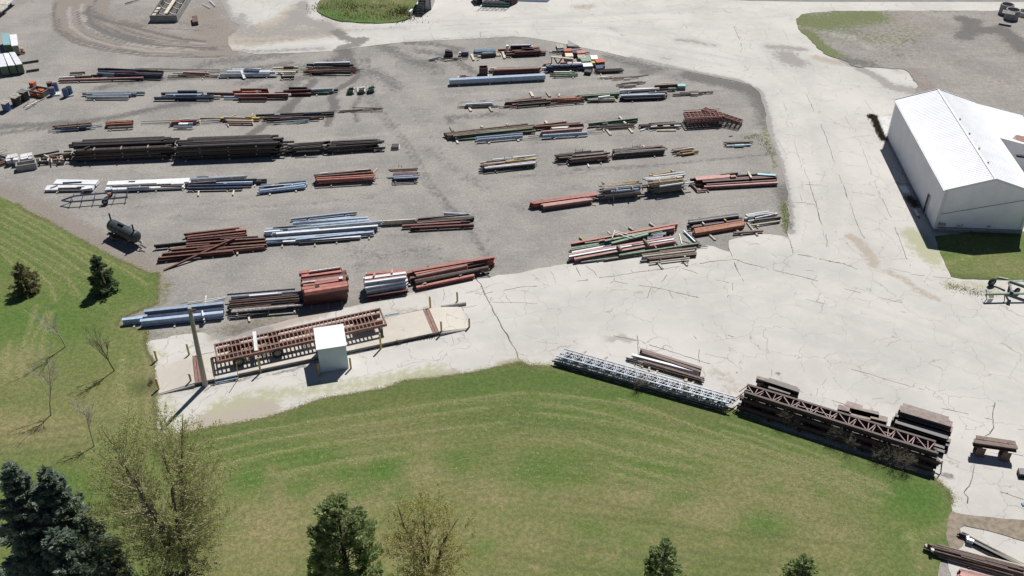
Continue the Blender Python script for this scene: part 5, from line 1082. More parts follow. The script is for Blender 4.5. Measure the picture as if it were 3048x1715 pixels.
# ---- fourth row, left block: the tall dark piles
pile('B1', "in the tallest black pile next to the concrete trough", """
S T20,20 dk|dk|db|dk 1010 792 2150 742 10 7 .75 .09 5
T18 dk 1110 528 2290 476 1.75; T18 db 960 552 2240 500 1.7; T18 dk 930 575 2230 522 1.66; C18,14 db 1070 610 1160 570 1.75; T18 dk 880 585 1600 560 1.68""", 3, 'tb', (.1, .35), fill=False)
pile('B2', "in the widest black pile with the flat top", """
S T20,20 dk|dk|db|dk -230 772 960 722 10 7 .8 .09 6
I24,18 db -130 470 868 436 1.82; I24,18 db -120 490 868 455 1.8; I24,18 dk -170 478 870 445 1.7; I24,18 db -110 512 880 475 1.78; I22,18 db -100 530 900 492 1.76; T18 dk 900 495 1035 498 1.5; T18 dk 990 520 1180 516 1.3""", 3, 'tb', (.1, .3), fill=False)
pile('B2', "in the black pile with bright clamps beside the widest pile", """
S T16,16 dk|db|dk 1150 700 1560 672 8 4 .5 .06 7
T16 dk 1140 568 1640 512 1.0; T14 db 1150 580 1560 535 .95; T14 dk 1230 545 1480 528 1.02; C14,12 db 1190 600 1520 560 .9; L12,12 gy 1210 640 1500 628 .7; T14 dk 1070 640 1240 622 .6""", 3, 'tb', (.1, .6), fill=False)
pile('B2', "in the black pile next to the small pallet", """
S T16,16 dk|db|dk|dk 1620 680 2230 634 8 4 .55 .06 8
I20,20 db 1660 518 2240 490 1.0; T16 db 1660 540 2330 508 .95; T16 dk 1650 560 2300 530 .9; T14 db 1560 540 1700 535 .8; T14 dk 1720 555 2325 520 .98; T16 dk 2090 600 2345 590 .5; T12 gy 2200 630 2340 604 .3""", 3, 'tb', (.1, .4), fill=False)
# ---- fifth row, left block
pile('B1', "lying flat below the concrete trough", "F92,10 wh 700 1030 1240 1038 .40; F95,10 wh 585 1108 1195 1098 .36; P22 nv 800 1040 1040 1030 .62; T12 br 740 1112 1020 1105 .48; T10 br 980 1098 1075 1093 .5; F40,8 wh 1040 1120 1180 1100 .5; W16,12 tb 735 1115 742 1160 .2; C14,10 wh 1000 1140 1180 1135 .22; T8 gy 640 1110 735 1075 .48", 2, 'tb')
pile('B1', "in the longest white panel pile above the boat trailer", "F80,12 wh 1370 1050 2415 1008 .45; F80,12 wh 1350 1115 2350 1075 .42; C14,10 gy 1430 1083 1780 1070 .52; C14,10 br 1790 1070 2180 1060 .54; P14 gv 1615 1106 1900 1096 .56; T12 br 2050 1086 2320 1080 .5; F34,4 gy 1640 1034 1725 1030 .49; L8,8 cr 1350 1080 2400 1035 .5; F60,10 wh 2000 1050 2350 1038 .5", 4, 'tb', (.15, .4))
pile('B2', "in the grey channel row next to the long white panels", """
C18,16 gv -150 1002 580 955 .5; C16,14 br -210 1052 190 1022 .5; I20,30 nv -180 1110 520 1096 .46; I20,30 nv -180 1074 640 1056 .5; I20,28 bl -20 1045 650 1032 .52; C16,14 dk 190 1016 700 996 .56; T14 dk 650 1006 830 1000 .42; T14 dk 690 1028 830 1026 .36; C18,14 gv -140 985 540 950 .42; T6 wh 280 1052 320 1049 .6; W14,13 tb 420 1108 398 1195 .2; L10,10 gv -60 965 90 960 .5; C16,14 nv 640 1020 760 1015 .4; W14,13 tb -36 1140 -44 1205 .2""", 3, 'tb', (.2, .5))
pile('B2', "in the blue bundle between two thick bearers", "T20,18 bl 735 1112 1330 1042 .58; T20,18 bl 740 1140 1315 1070 .52; I20,24 bl 705 1162 1320 1092 .46; T14 nv 740 1082 1320 1026 .5; T10 wh 890 1080 1150 1060 .66; I18,20 nv 980 1050 1330 1022 .56; C16,12 dk 800 1098 1100 1062 .62; T16 bl 730 1095 930 1072 .6", 2, 'cr', (.3, .5))
pile('B2', "in the red bundle behind the galvanised beams", """
S T16,14 red|mr|rb|red 1475 1082 2190 1030 7 4 .16 0 9
T15 br 1430 945 2160 875 .86; T15 br 1440 962 2190 905 .86; T12 cr 1960 885 2120 872 .94; T12 wh 1510 925 1610 915 .92; T15 red 1460 985 2210 942 .84; T15 red 1470 1008 2190 966 .82; T10 yl 2180 955 2220 950 .8; L8,8 cr 2060 990 2260 982 .6; W14,12 tb 2190 915 2245 860 .9""", 2, fill=False)
pile('B2', "in the short bundle with blue ends beside the red bundle", "S T12,12 rb|mr|br|nv 2460 1030 2750 1020 7 4 .12 0 10\nT12 bl 2440 965 2780 948 .72; T12 bl 2450 985 2770 968 .7; T12 mr 2385 880 2760 862 .78; T12 rb 2400 895 2750 880 .76; T10 red 2700 950 2785 940 .74; R5 br 2515 850 2517 818 .8 z1=1.2; R5 br 2550 850 2552 822 .8 z1=1.2; T10 cr 2560 910 2790 908 .6", 2, fill=False)
# ---- sixth row, left block
pile('C2', "in the tangled rusty pile beside the tank trailer", """
I18,20 rb -230 410 480 330 .6; I18,20 mr -180 435 430 365 .62; I18,22 rb -210 447 570 355 .6; I18,22 rb -180 470 560 395 .58; I18,20 mr -180 500 580 420 .52; I16,20 dk -610 557 -200 515 .45; I16,20 rb -200 535 300 497 .5; I18,20 rb -390 610 200 555 .45; I16,18 rb -500 660 250 592 .45; I18,20 rb -560 715 400 622 .45; I18,20 mr -570 752 200 660 .42
I18,20 rb 100 560 820 500 .5; I18,20 br 290 490 810 463 .45; I18,20 br 30 600 830 545 .48; C16,16 rb 0 650 800 570 .42; C14,14 br -430 600 120 560 .4; I16,18 rb 240 470 720 440 .4; F34,3 red 435 365 575 350 .66; I16,18 br 60 620 560 560 .5; R6 rb 0 695 300 640 .15; W16,14 tb 455 605 457 668 .22; I16,16 rb -200 560 100 540 .55; C16,14 mr -60 600 300 570 .52""", 3, 'tb', (.1, .2))
PILE['phrase'] = ''; place('I18,16', 'rb', gw('C2', -487, 872, .12), gw('C2', 440, 452, .95), "rusty beam lying slantwise across the tangled pile beside the tank", None)
pile('C2', "in the broad galvanised pile above the red boxes", """
C22,14 bl 1170 268 1900 195 .42; C22,14 bl 1200 262 2120 198 .46; C26,14 gv 810 350 2140 228 .5; C24,14 bl 910 338 2150 250 .52; C22,16 wh 800 382 1040 362 .55; C20,12 nv 1035 362 1100 356 .6; I22,22 bl 800 405 2290 278 .45; C24,16 gv 1000 360 2290 245 .56; I26,26 wh 950 405 2250 303 .62; I20,24 bl 950 432 2070 360 .46; I20,20 gv 820 475 2200 375 .42
I20,22 bl 830 512 1800 420 .38; C22,12 gv 820 487 1450 440 .46; I20,20 bl 1200 480 2190 382 .44; I22,24 wh 1035 508 2030 442 .44; C16,12 dk 1240 530 1900 478 .3; C18,14 wh 2160 262 2295 242 .58; C16,10 nv 830 530 1100 510 .3; I18,20 bl 1430 460 1900 420 .4; C18,14 dk 2080 365 2240 345 .4; T8 cr 2230 345 2280 330 .35; C20,12 bl 1400 300 2100 240 .6; C20,12 gv 900 400 1500 345 .6""", 4, 'ti', (.25, .55))
pile('C2', "lying alone behind the broad galvanised pile", "I16,22 bl 1135 217 1980 125 .42", 2, 'ti', (.12, .3))
pile('C3', "in the long grey and brown row beside the galvanised pile", """
I22,30 gy 370 252 1550 182 .56; I20,28 dk 800 252 1550 200 .48; I18,26 br 820 268 1510 212 .46; I22,30 rb 630 302 1450 255 .48; I22,32 mr 740 330 1545 288 .46; I18,26 bl 1160 140 1500 155 .46; I18,22 dk 1170 162 1500 148 .36; C14,14 br 830 215 1480 155 .5; T12 cr 385 245 800 222 .6; C12,10 dk 1380 258 1495 252 .5; T14 dk 720 358 850 348 .2; I14,20 dk 1370 240 1540 215 .42""", 4, 'ti', (.05, .2))
# ---- last row, left block, along the weighbridge
pile('D2', "of the deep blue girders at the grass corner", "I36,62 bl -523 322 490 218 .86; I36,58 nv -480 398 490 292 .74; I36,60 bl -573 445 490 334 .80; I32,52 bl -803 430 -540 402 .62; I30,40 bl -600 393 -480 382 .55; T6 wh 40 215 520 140 .2; T6 wh 230 215 515 155 .18; T12 wh 222 318 232 385 .95; R5 gv -60 222 500 128 .1", 3, 'tb', (.1, .5))
pile('D2', "in the dark pipe pile beside the red boxes", """
S P18 dk|br|nv|dk 575 352 1475 288 6 3 .2 0 14
P18 nv 540 107 1405 36 .86; P18 nv 590 145 1000 112 .9; T18 wh 820 126 1190 94 .98; P18 nv 1190 95 1460 74 .9; P20 nv 590 165 815 130 .92; P18 br 560 192 1430 112 .9; P16 br 575 212 1450 132 .88; P18 br 580 240 1460 162 .88; P18 dk 570 268 1470 192 .84; P16 br 570 294 1100 240 .82; P18 pw 600 312 1500 238 .78; P18 pw 590 330 1300 262 .72; T16 pw 1195 98 1240 92 1.02; P16 dk 600 175 1440 100 .8; P16 br 620 300 1400 232 .8
W16,14 tb 808 345 826 452 .18""", 3, 'tb', (.05, .35), fill=False)
pile('C2', "in the tall stack of red boxes behind the trailer", """
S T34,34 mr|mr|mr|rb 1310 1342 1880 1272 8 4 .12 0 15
T38,36 red 1240 905 1785 838 1.72; T36,34 red 1275 948 1785 882 1.66; T34,34 pk 1285 1035 1802 958 1.74; T34,32 red 1295 1068 1800 988 1.8; T38,36 red 1280 1108 1855 1030 1.94; T40,38 red 1310 1145 1862 1058 1.92; T14 pw 1380 888 1770 832 1.9; C16,10 pw 1290 1028 1450 1010 1.95; F30,3 wh 1755 975 1800 968 1.97; F26,3 dk 1450 1085 1500 1070 1.99; T14 mr 1440 1180 1720 1135 1.5""", 3, 'ti', fill=False)  # lower stack in maroon: shade of the red boxes' sides put into the colour
pile('D3', "in the white stack with red flanges behind the weighbridge", """
S I34,34 mr|wh|mr 395 345 912 272 4 4 .08 0 16
I34,34 mr 395 340 915 262 .55; I34,36 wh 388 272 905 182 .92; I34,36 wh 372 232 905 140 1.25; I36,36 wh 365 165 895 92 1.6; T14 red 362 152 895 80 1.62; I34,34 wh 365 120 890 48 1.62; T14 red 370 100 890 32 1.6; I34,34 red 380 60 885 18 1.58; W14,14 ti 385 70 388 40 1.72; W16,16 ti 480 90 500 45 1.8; W16,16 ti 712 50 722 5 1.8; T12 bk 520 178 550 175 1.3; T12 bk 755 135 785 130 1.3; T12 gy 365 175 380 172 1.4; T10 yl 898 112 912 110 1.3; T10 cr 920 200 950 200 .6""", 2, 'ti', fill=False)
pile('C3', "in the long curved red pile behind the weighbridge", """
I30,30 red 690 905 1440 745 .95; I32,32 red 760 882 1810 700 .95; I28,28 red 790 915 1535 768 .95; P30 pk 810 938 1460 802 1.0; I28,30 br 730 972 1712 772 .86; P32 br 790 1002 1730 822 .85; P30 dk 800 1030 1600 862 .6; I26,34 red 810 1088 1550 932 .48; I24,30 dk 900 1040 1545 905 .5; T20 cr 725 985 790 965 .6; T10 tb 905 1040 938 1036 .6; T12 gy 1360 945 1392 930 .62; T10 br 955 830 960 815 1.1""", 3, 'dk', (.0, .1))
sth = thing("trestle", "thin black steel trestle under the end of the curved red pile", "trestle")
for (x0, y0, z0, x1, y1, z1) in ((1620, 868, .6, 1755, 968, 0), (1670, 860, .6, 1672, 915, 0), (1672, 915, 0, 1755, 968, 0), (1620, 868, .6, 1670, 860, .6)):
    mb = MB(); mb.bar(gw('C3', x0, y0, z0) + Vector((0, 0, .03)), gw('C3', x1, y1, z1) + Vector((0, 0, .03)), .05, .05); mb.build("leg" if z1 == 0 and z0 else "brace", M['bk'], sth)

# ---- first rows, right block
pile('A3', "beside the black crate at the yard edge", "T10 gv 330 755 480 720 .3; T10 gv 345 745 450 715 .35; C10,10 dk 480 745 830 735 .24; C10,10 dk 500 760 700 745 .18; W12,10 cr 530 768 700 745 .2; T8 br 310 768 500 750 .15", 2)
pile('A3', "laid on the gravel between the black crate and red beams", "W28,14 tb 872 688 902 762 .2; W28,14 tb 1268 658 1296 738 .2; W20,14 tb 945 762 968 752 .15", 0)
pile('A3', "in the maroon pile with two white boxes", """
I26,34 mr 1370 582 1640 574 1.0; I22,26 gv 1370 575 1620 570 1.06; I26,34 or 1210 625 1740 600 .62; I20,20 dk 1510 612 1670 620 .85; I26,30 br 1390 645 1750 628 .7; I24,34 mr 1310 690 1820 660 .52; I22,30 mr 1420 662 1760 645 .62; F40,30 wh 1312 580 1345 578 1.1; F40,30 wh 1615 588 1652 586 .95; T14 pk 1330 658 1390 652 .6; R7 rb 1690 650 1845 652 .35; R7 mr 1320 700 1830 685 .2; I22,30 mr 1560 680 1820 668 .45""", 2)
pile('A3', "among the slats and black sheets by the road", "T12 bl 1970 640 2280 625 .45; C10,10 dk 1860 665 2380 668 .2; T10 dk 1900 652 2310 650 .28; C12,12 nv 2000 655 2260 632 .4; T10 rb 2150 668 2300 664 .3", 2)
pile('F1', "under the braced timber frame", "P36 nv 580 662 1500 602 .72; P38 nv 520 732 1480 682 .66; T26,22 wh 1110 582 1465 568 .88; T22 wh 460 700 580 686 .3; I22,24 red 490 602 700 578 .5; I20,24 red 920 570 1300 538 .45; P30 gv 560 632 760 610 .8; P30 nv 660 650 1100 625 .8; P34 gv 1150 620 1490 598 .75", 2, 'ti', fill=True)
pile('F1', "of green pipes in front of the navy pipes", "P26 gn 780 855 1370 835 .48; T20,16 cr 760 802 1175 800 .5; T10 br 670 850 790 850 .3; T10 br 670 885 1380 880 .2; P20 gn 740 905 1320 880 .34; W20,18 cr 1168 770 1210 790 .5; T12 gn 1190 800 1290 798 .4", 2, 'tb', (.1, .3))
PILE['phrase'] = ''; PILE['items'] = []
place('T62,60', 'bl', gw('A3', 590, 1012, .80), gw('A3', 1812, 948, .80), "long blue grey box girder on timber blocks, widest single piece in the yard", None, "girder", "box_girder")
PILE['phrase'] = "of the long blue box girder"; PILE['items'].append((gw('A3', 590, 1012), gw('A3', 1812, 948), .62, .2)); bearers(4, 'tb', (.1, .35), .18)
pile('A3', "in the maroon stack behind the long blue box girder", "I24,30 gy 1190 865 1720 848 .75; I24,30 pk 1160 880 1730 862 .72; I24,34 mr 1150 895 1740 868 .66; I24,34 mr 1190 912 1710 888 .56; T20 cr 1110 868 1190 866 .5; I20,24 gy 1700 860 1760 856 .6; T10 pk 1700 905 1760 900 .3; R7 br 1200 935 1700 920 .14; T14 gy 1090 895 1150 893 .4", 2)
pile('A3', "scattered left of the maroon crate", "T12 br 725 962 800 958 .3; R7 br 690 985 870 972 .15; C12,10 rb 730 975 830 970 .22", 0)
pile('A4', "in the dark rod heap beside the orange boxes", "S R8 dk|dk|br -90 948 200 935 9 3 .5 0 17\nT10 wh -90 985 60 972 .25; C12,10 cr -50 975 100 968 .22", 1)
pile('A4', "in the two thin brown heaps behind the green beams", "R8 br 0 1010 340 985 .08; R8 br 110 990 500 965 .12; R8 rb 150 995 560 955 .1; T10 wh 245 1005 330 998 .14; R8 br 120 1005 420 970 .16; R8 dk 60 1000 400 975 .1; C10,8 br 90 1008 440 980 .12; T10 br 150 1080 430 1040 .14; T10 br 180 1090 520 1045 .12; C12,10 br 190 1095 400 1075 .2; R8 dk 150 1075 530 1040 .2; T10 cr 260 1088 400 1075 .3; R8 br 210 1060 480 1035 .34", 0)
pile('A4', "in the pile with the turquoise box", "T16,14 wh 190 1150 690 1122 .36; C16,14 gy 200 1158 560 1142 .28; I24,26 br 640 1085 930 1070 .6; I22,30 gy 650 1100 1025 1085 .5; F62,40 tq 930 1085 1030 1085 .62; T22,30 gn 810 1125 905 1122 .45; R8 dk 560 1155 1030 1148 .12; R8 gy 600 1140 1030 1135 .14; W10,8 cr 735 1058 850 1055 .5; C14,12 wh 350 1130 700 1120 .42", 3)
pile('A4', "in the dark stack with a blue top in front of the turquoise box", "I26,30 bl 210 1215 770 1195 .62; I24,34 mr 205 1230 800 1208 .5; C20,16 br 560 1178 790 1170 .66; I22,30 dk 190 1245 760 1225 .4; R8 br 190 1270 440 1262 .1; R6 dk 430 1190 432 1165 .6 z1=1.0; T12 or 725 1210 770 1206 .6; I22,30 dk 240 1255 720 1238 .38", 2)
pile('A4', "in the lone dark pair near the road bend", "T14 dk 870 1200 1385 1166 .3; T14 br 960 1178 1380 1170 .3; W12,12 cr 1100 1195 1195 1193 .34; T10 dk 880 1208 1250 1192 .2; R7 br 1080 1165 1200 1158 .3", 2, 'tb', (0, .1))
pile('A3', "in the thin pile with the blue tube on two boards", "T22,20 bl 800 1325 1140 1308 .5; T10 pk 850 1352 1090 1342 .34; R8 gn 690 1352 1240 1352 .2; R8 gn 690 1370 1230 1358 .16; R8 br 720 1362 1210 1345 .2; T8 wh 880 1295 980 1292 .4; T8 wh 1060 1290 1165 1288 .4; W26,14 tb 832 1350 866 1412 .16; W26,14 ti 1092 1350 1136 1416 .16; T12 gn 800 1335 880 1320 .52; C12,10 br 880 1338 1100 1330 .44", 0)
pile('A3', "lying loose behind the brown pile", "W30,14 tb 1622 1168 1656 1226 .16; W30,14 ti 1832 1168 1876 1228 .16; W16,12 tb 1998 1192 1988 1224 .16", 0)
pile('A3', "in the brown pile behind the olive tubes", """
I22,24 br 1420 1278 1765 1236 .6; I22,24 br 1300 1302 1830 1256 .5; I22,26 br 1350 1312 2230 1222 .52; C18,16 or 1830 1268 2280 1238 .55; I24,30 br 1380 1318 1890 1275 .5; I24,30 dk 1460 1335 1880 1298 .46; T10 br 1230 1362 1470 1342 .2; C14,14 br 1890 1285 2310 1255 .42; C14,12 pk 1900 1262 2200 1235 .6; T12 dk 1830 1342 2310 1302 .2; C14,12 or 1960 1275 2260 1262 .48; T10 br 1360 1370 1500 1350 .16; I20,24 br 1390 1335 1470 1322 .35; T12 br 2000 1250 2320 1215 .5""", 3, 'ti', (0, .1))
pile('A4', "in the green stack behind the brown lattice heap", "I22,26 gn -350 1212 190 1172 .55; I20,24 gn -320 1226 185 1188 .5; I20,24 gn -220 1265 130 1252 .36; T22,18 wh -80 1236 65 1218 .62; T10 cr -210 1268 130 1258 .4; I18,22 gn -200 1248 120 1232 .4; T10 dk -180 1290 130 1270 .16; I20,24 jg -300 1235 190 1200 .42; C14,12 yl -60 1262 130 1254 .38" .replace('jg', 'gn'), 3)
# ---- third row, right block
pile('B3', "in the long olive pile with two grey pipes", """
T18 br 515 412 1590 290 .56; T18 br 540 426 1680 302 .56; T18 ol 560 438 1690 318 .54; T18 br 600 448 1660 330 .5; I20,24 ol 640 446 1650 345 .5; I20,26 ol 620 462 1690 378 .4; C16,14 gn 1000 392 1450 360 .56; R8 ol 620 482 1580 408 .2; T16 br 580 440 1000 395 .6; P20 bl 930 462 1525 410 .46; P20 bl 940 488 1525 436 .46; T12 gn 680 490 940 470 .26; W26,14 ti 606 325 634 380 .16; W22,14 tb 996 316 1016 336 .2; W20,14 tb 1316 292 1340 302 .2; W22,13 cr 672 482 700 538 .15; W26,14 tb 1064 478 1100 538 .15; W26,14 tb 1440 448 1474 510 .15; T10 cr 660 465 690 462 .4; T16 br 1650 345 1720 340 .3""", 0)
pile('B3', "in the thin pile with the long pale blue pipe", """
I18,20 rb 1690 325 2300 290 .44; I18,20 rb 1680 345 2110 300 .4; T12 rb 1700 308 2090 262 .4; T18 cr 1890 342 2112 325 .5; T18 wh 1900 348 2100 338 .46; I22,24 pk 1760 390 2290 346 .5; I20,20 gy 1770 405 2280 365 .4; P22 bl 1780 432 2350 395 .46; R8 gn 1495 488 2550 396 .2; R8 gy 1600 455 1790 432 .2; T10 br 1980 300 2260 275 .4; W26,14 tb 1814 252 1836 285 .2; W26,14 tb 1906 446 1936 482 .15; W26,14 tb 2206 424 2232 462 .15; W20,12 ti 2040 252 2062 265 .2; R8 gn 2350 385 2450 378 .2; C14,12 dk 1700 350 1990 335 .3; T10 rb 1850 318 1990 300 .46""", 0)
pile('B4', "in the dark green pile on crossed boards", "I20,22 gn -210 285 425 216 .55; I20,22 gn -200 302 410 246 .45; C14,12 dk -100 330 380 300 .36; C14,12 dk 0 352 390 326 .28; R8 dk -60 318 360 292 .4; R8 br -80 345 370 318 .3; W24,14 tb 184 196 224 230 .2; W24,14 cr 244 262 270 288 .5; W26,14 tb 16 356 80 430 .15; W26,14 tb 306 340 356 402 .15; T12 gy -30 290 40 282 .5; R8 br 30 312 380 288 .42", 2, 'tb')
pile('B4', "in the short brown bundle against the lattice heap", "T14 br 440 302 950 275 .44; T14 dk 450 315 950 292 .4; C14,12 br 460 328 960 308 .3; R8 br 560 285 900 262 .5; C12,12 dk 500 340 980 325 .18; W16,10 wh 456 374 600 330 .14; W14,10 wh 590 328 668 318 .5; W16,10 cr 745 322 832 316 .48; W16,12 wh 890 314 968 312 .44; W20,14 tb 668 374 912 371 .16; T10 br 600 300 980 282 .46; R8 dk 480 325 900 300 .36", 2)
# ---- fourth row, right block
pile('B3', "in the multicoloured bundle alone in the aisle", """
S T13,13 br|cr|dk|br|gy 1040 905 1690 838 9 3 .15 0 18
T12 wh 1140 748 1690 690 .68; T12 cr 980 785 1710 718 .66; T14 gy 1170 762 1560 715 .72; T12 cr 1040 802 1690 740 .66; T12 wh 1080 842 1700 770 .68; T14 pk 990 810 1340 780 .66; T12 nv 1460 725 1560 712 .76; T10 yl 1310 775 1700 735 .72; T14 br 975 828 1660 762 .62; T14 wh 1040 855 1690 788 .64; T14 dk 985 865 1060 855 .5; F36,5 py 1310 770 1415 758 .74; R5 dk 1292 740 1294 705 .7 z1=1.1; R5 dk 1390 735 1392 700 .7 z1=1.1; T10 cr 1550 745 1700 728 .7; R6 dk 975 880 1060 870 .3; R6 dk 990 845 1720 700 .7; T12 br 1060 775 1180 760 .7; R5 dk 1296 722 1392 716 .95""", 2, fill=False)
pile('B3', "in the dark brown pile with upright pins", """
S T14,14 dk|br|dk|br 2145 822 2600 775 6 4 .3 0 19
S T14,14 dk|br|dk 1985 772 2150 755 5 3 .3 0 20
T14 br 1930 690 2560 632 .78; T14 dk 1945 705 2600 650 .74; I18,20 br 2160 700 2640 655 .82; T14 br 1985 725 2480 690 .7; C16,14 br 2140 742 2600 695 .72; T12 dk 2190 655 2400 635 .85; R6 br 1970 825 2140 795 .1; W12,10 wh 2358 805 2370 838 .14; R5 dk 2195 645 2197 608 .8 z1=1.2; R5 dk 2290 640 2292 602 .8 z1=1.2; R5 dk 2197 632 2290 626 1.0; T10 nv 2330 675 2400 665 .86; I18,18 br 2480 720 2660 700 .5; T14 br 2480 755 2640 730 .4; R6 dk 2480 780 2640 765 .2; T12 gy 2200 700 2560 668 .86; T12 cr 2590 655 2640 650 .6""", 2, fill=False)
pile('B4', "in the square cut dark stack with two timber wedges", """
S T13,13 dk|br|gy|dk 130 740 760 690 8 4 .12 0 21
T13 br 100 640 800 605 .72; T13 gy 130 650 770 615 .73; T13 br 150 640 720 570 .78; T12 cr 105 685 135 682 .5; T12 br 300 620 720 580 .8; R5 dk 355 605 357 568 .74 z1=1.1; R5 dk 415 602 417 566 .74 z1=1.1; R5 dk 450 600 452 556 .74 z1=1.15; R5 dk 357 585 452 578 .95; W16,14 tb 205 600 245 618 .5; W16,14 tb 482 565 510 585 .6; T10 br 690 572 725 592 .7""", 2, fill=False)
pile('B4', "in the short heap of flaking white and yellow pipes", "P16 pk 870 612 1120 575 .46; P18 pw 875 628 1135 592 .44; P16 pw 1000 610 1130 585 .5; P18 py 920 665 1150 635 .34; P20 py 990 675 1150 650 .28; P14 br 895 680 1200 645 .2; P14 dk 865 655 940 645 .26; P16 py 965 645 1120 628 .42; P12 or 1130 642 1195 635 .3; P14 pw 865 610 960 605 .36", 2, 'ti', (0, .1))
pile('B4', "in the flat dark pile nearest the weedy road edge", "R8 br 1510 525 1890 515 .24; R8 dk 1520 535 1900 525 .22; C14,10 br 1535 545 1870 530 .26; R8 br 1530 560 1880 545 .2; C14,10 bl 1555 570 1870 556 .2; F30,5 tq 1660 565 1780 560 .28; R8 dk 1520 580 1860 568 .12; C12,10 br 1560 535 1850 520 .3; R8 dk 1585 450 1632 446 .1", 2, 'br', (0, .05))
# ---- fifth row, right block
pile('B3', "in the neat pink topped pile in the centre of the yard", "I24,28 red 1620 1292 2460 1168 .62; I24,28 red 1640 1300 2470 1180 .60; I24,28 red 1660 1306 2480 1192 .58; I40,44 pk 1738 1300 2365 1205 .68; I40,44 pk 1752 1316 2395 1226 .66; I40,46 pk 1785 1338 2412 1248 .64; L8,8 wh 2330 1215 2490 1245 .7; R5 br 2400 1280 2490 1235 .3; T12 dk 1608 1345 1680 1330 .2; W10,10 cr 1765 1248 1785 1240 .7; L6,6 wh 1980 1245 2080 1232 .7", 2, 'dk', (0, .1))
pile('C4', "in the strapped heap of flaking pipes with an upright bar", """
S P20 pw|py|gy|br|pw 840 208 1300 158 6 6 .22 .0 22
P20 wh 860 18 1290 -25 1.32; P20 pw 800 40 1300 -5 1.3; P18 cr 780 72 1080 48 1.1; P20 bl 940 78 1290 45 1.2; P18 pw 780 10 1100 -20 1.36; P22 wh 780 120 850 118 .7; T12 ti 1000 40 1025 60 1.45; T12 ti 1200 10 1218 40 1.45; W16,14 ti 820 -40 850 -20 1.5; T7 ti 970 70 975 222 1.3 z1=.05; P16 wh 1240 72 1330 62 .9""", 2, fill=False)
pile('B4', "in the tallest heap of flaking pipes", """
S P20 pw|py|gy|br|py|pw 610 1205 1000 1160 6 7 .3 .0 23
P20 yl 570 945 900 890 1.66; P20 wh 615 955 1010 905 1.66; P22 pw 485 985 760 965 1.55; P22 wh 520 1000 1030 932 1.6; P20 pw 560 1050 1000 995 1.5; P20 gy 480 1070 700 1045 1.2; P20 wh 700 1085 1000 1040 1.3; W16,14 ti 845 875 880 900 1.78; W16,14 ti 690 1005 715 1040 1.6; T22 cr 920 975 990 965 1.65; P18 wh 930 1062 1135 1028 1.0; P20 pw 970 1080 1045 1070 .9; P18 gn 1000 1120 1040 1115 .6; W16,14 ti 610 910 625 930 1.7; P18 dk 470 1100 600 1090 .9""", 2, fill=False)
pile('B4', "in the maroon stack by the weedy road edge", """
F70,6 pk 1160 992 1600 952 .80; I24,30 mr 1240 1010 2190 952 .74; I26,40 mr 1250 1030 2200 968 .7; I24,34 mr 1250 1055 2200 1000 .5; I26,30 pk 1270 1090 2212 1038 .54; I18,20 dk 1090 995 1640 918 .78; I18,20 dk 1690 948 2110 920 .76; F36,6 tq 1950 932 2182 946 .86; T34,16 pk 1605 962 1672 955 .86; C18,16 mr 1110 1058 1190 1140 .25; C18,16 mr 1190 1142 1300 1130 .22; C16,14 rb 1130 1060 1290 1050 .4; W22,14 tb 1828 902 1872 978 .9; T14 br 1150 1030 1260 1020 .5; T20 mr 1300 1065 2190 1010 .56; C14,12 dk 1480 938 1700 915 .82""", 3, 'dk', (0, .15))
# ---- sixth row, right block
pile('C4', "in the crossed green and pink pile with white sticks", """
I24,30 red 425 748 1790 492 .68; I22,26 red 600 722 1755 520 .66; I24,28 pk 1150 645 1750 540 .6; I24,26 gn 430 805 930 728 .56; I22,24 gn 420 825 800 765 .5; I26,36 gn 850 712 1462 592 .98; I26,40 gn 945 740 1412 622 .96; C22,14 wh 440 858 860 782 .5; I20,22 nv 840 790 1640 625 .5; P20 bl 1390 690 1600 650 .6; I20,22 gn 1460 640 1640 610 .5; I20,22 gn 1450 615 1590 595 .56
I24,28 pk 400 885 1720 662 .6; I22,26 wh 400 912 1200 770 .62; I22,24 wh 1200 765 1740 690 .62; I28,40 pk 470 942 1760 710 .66; I24,34 red 405 935 900 850 .56; I22,24 wh 660 858 920 815 .68; T16 gn 560 955 1400 825 .34; T16 gn 1040 895 2050 742 .4; R7 gn 550 978 1400 865 .2; C12,10 gy 550 982 1300 890 .16; C14,12 br 850 955 1660 828 .2; W20,14 ti 898 590 935 632 .75; W20,14 ti 1166 535 1228 575 .2; W20,16 ti 1430 482 1505 532 .2; W16,14 yl 535 660 592 705 .2; W20,16 br 1020 770 1072 825 .85; W20,16 br 1354 688 1424 762 .85; W12,10 oc 1486 762 1518 805 .5
T6 wh 970 582 1252 658 1.1; T6 wh 975 600 1192 682 1.05; T6 wh 985 588 952 680 1.08; T8 cr 605 740 800 715 .7; I22,22 cr 620 750 810 725 .62; I22,26 red 790 712 860 698 .8; T10 or 1455 640 1475 625 .7""", 3, 'dk', (.0, .1))
pile('C4', "loose on the ground beside the crossed green pile", "C14,10 gv 1865 580 2010 722 .2; W8,6 wh 1810 626 1842 752 .1; C14,12 dk 1898 588 2062 742 .16; C20,16 dk 1830 790 2088 760 .2; R6 br 1840 715 1960 750 .06", 0)
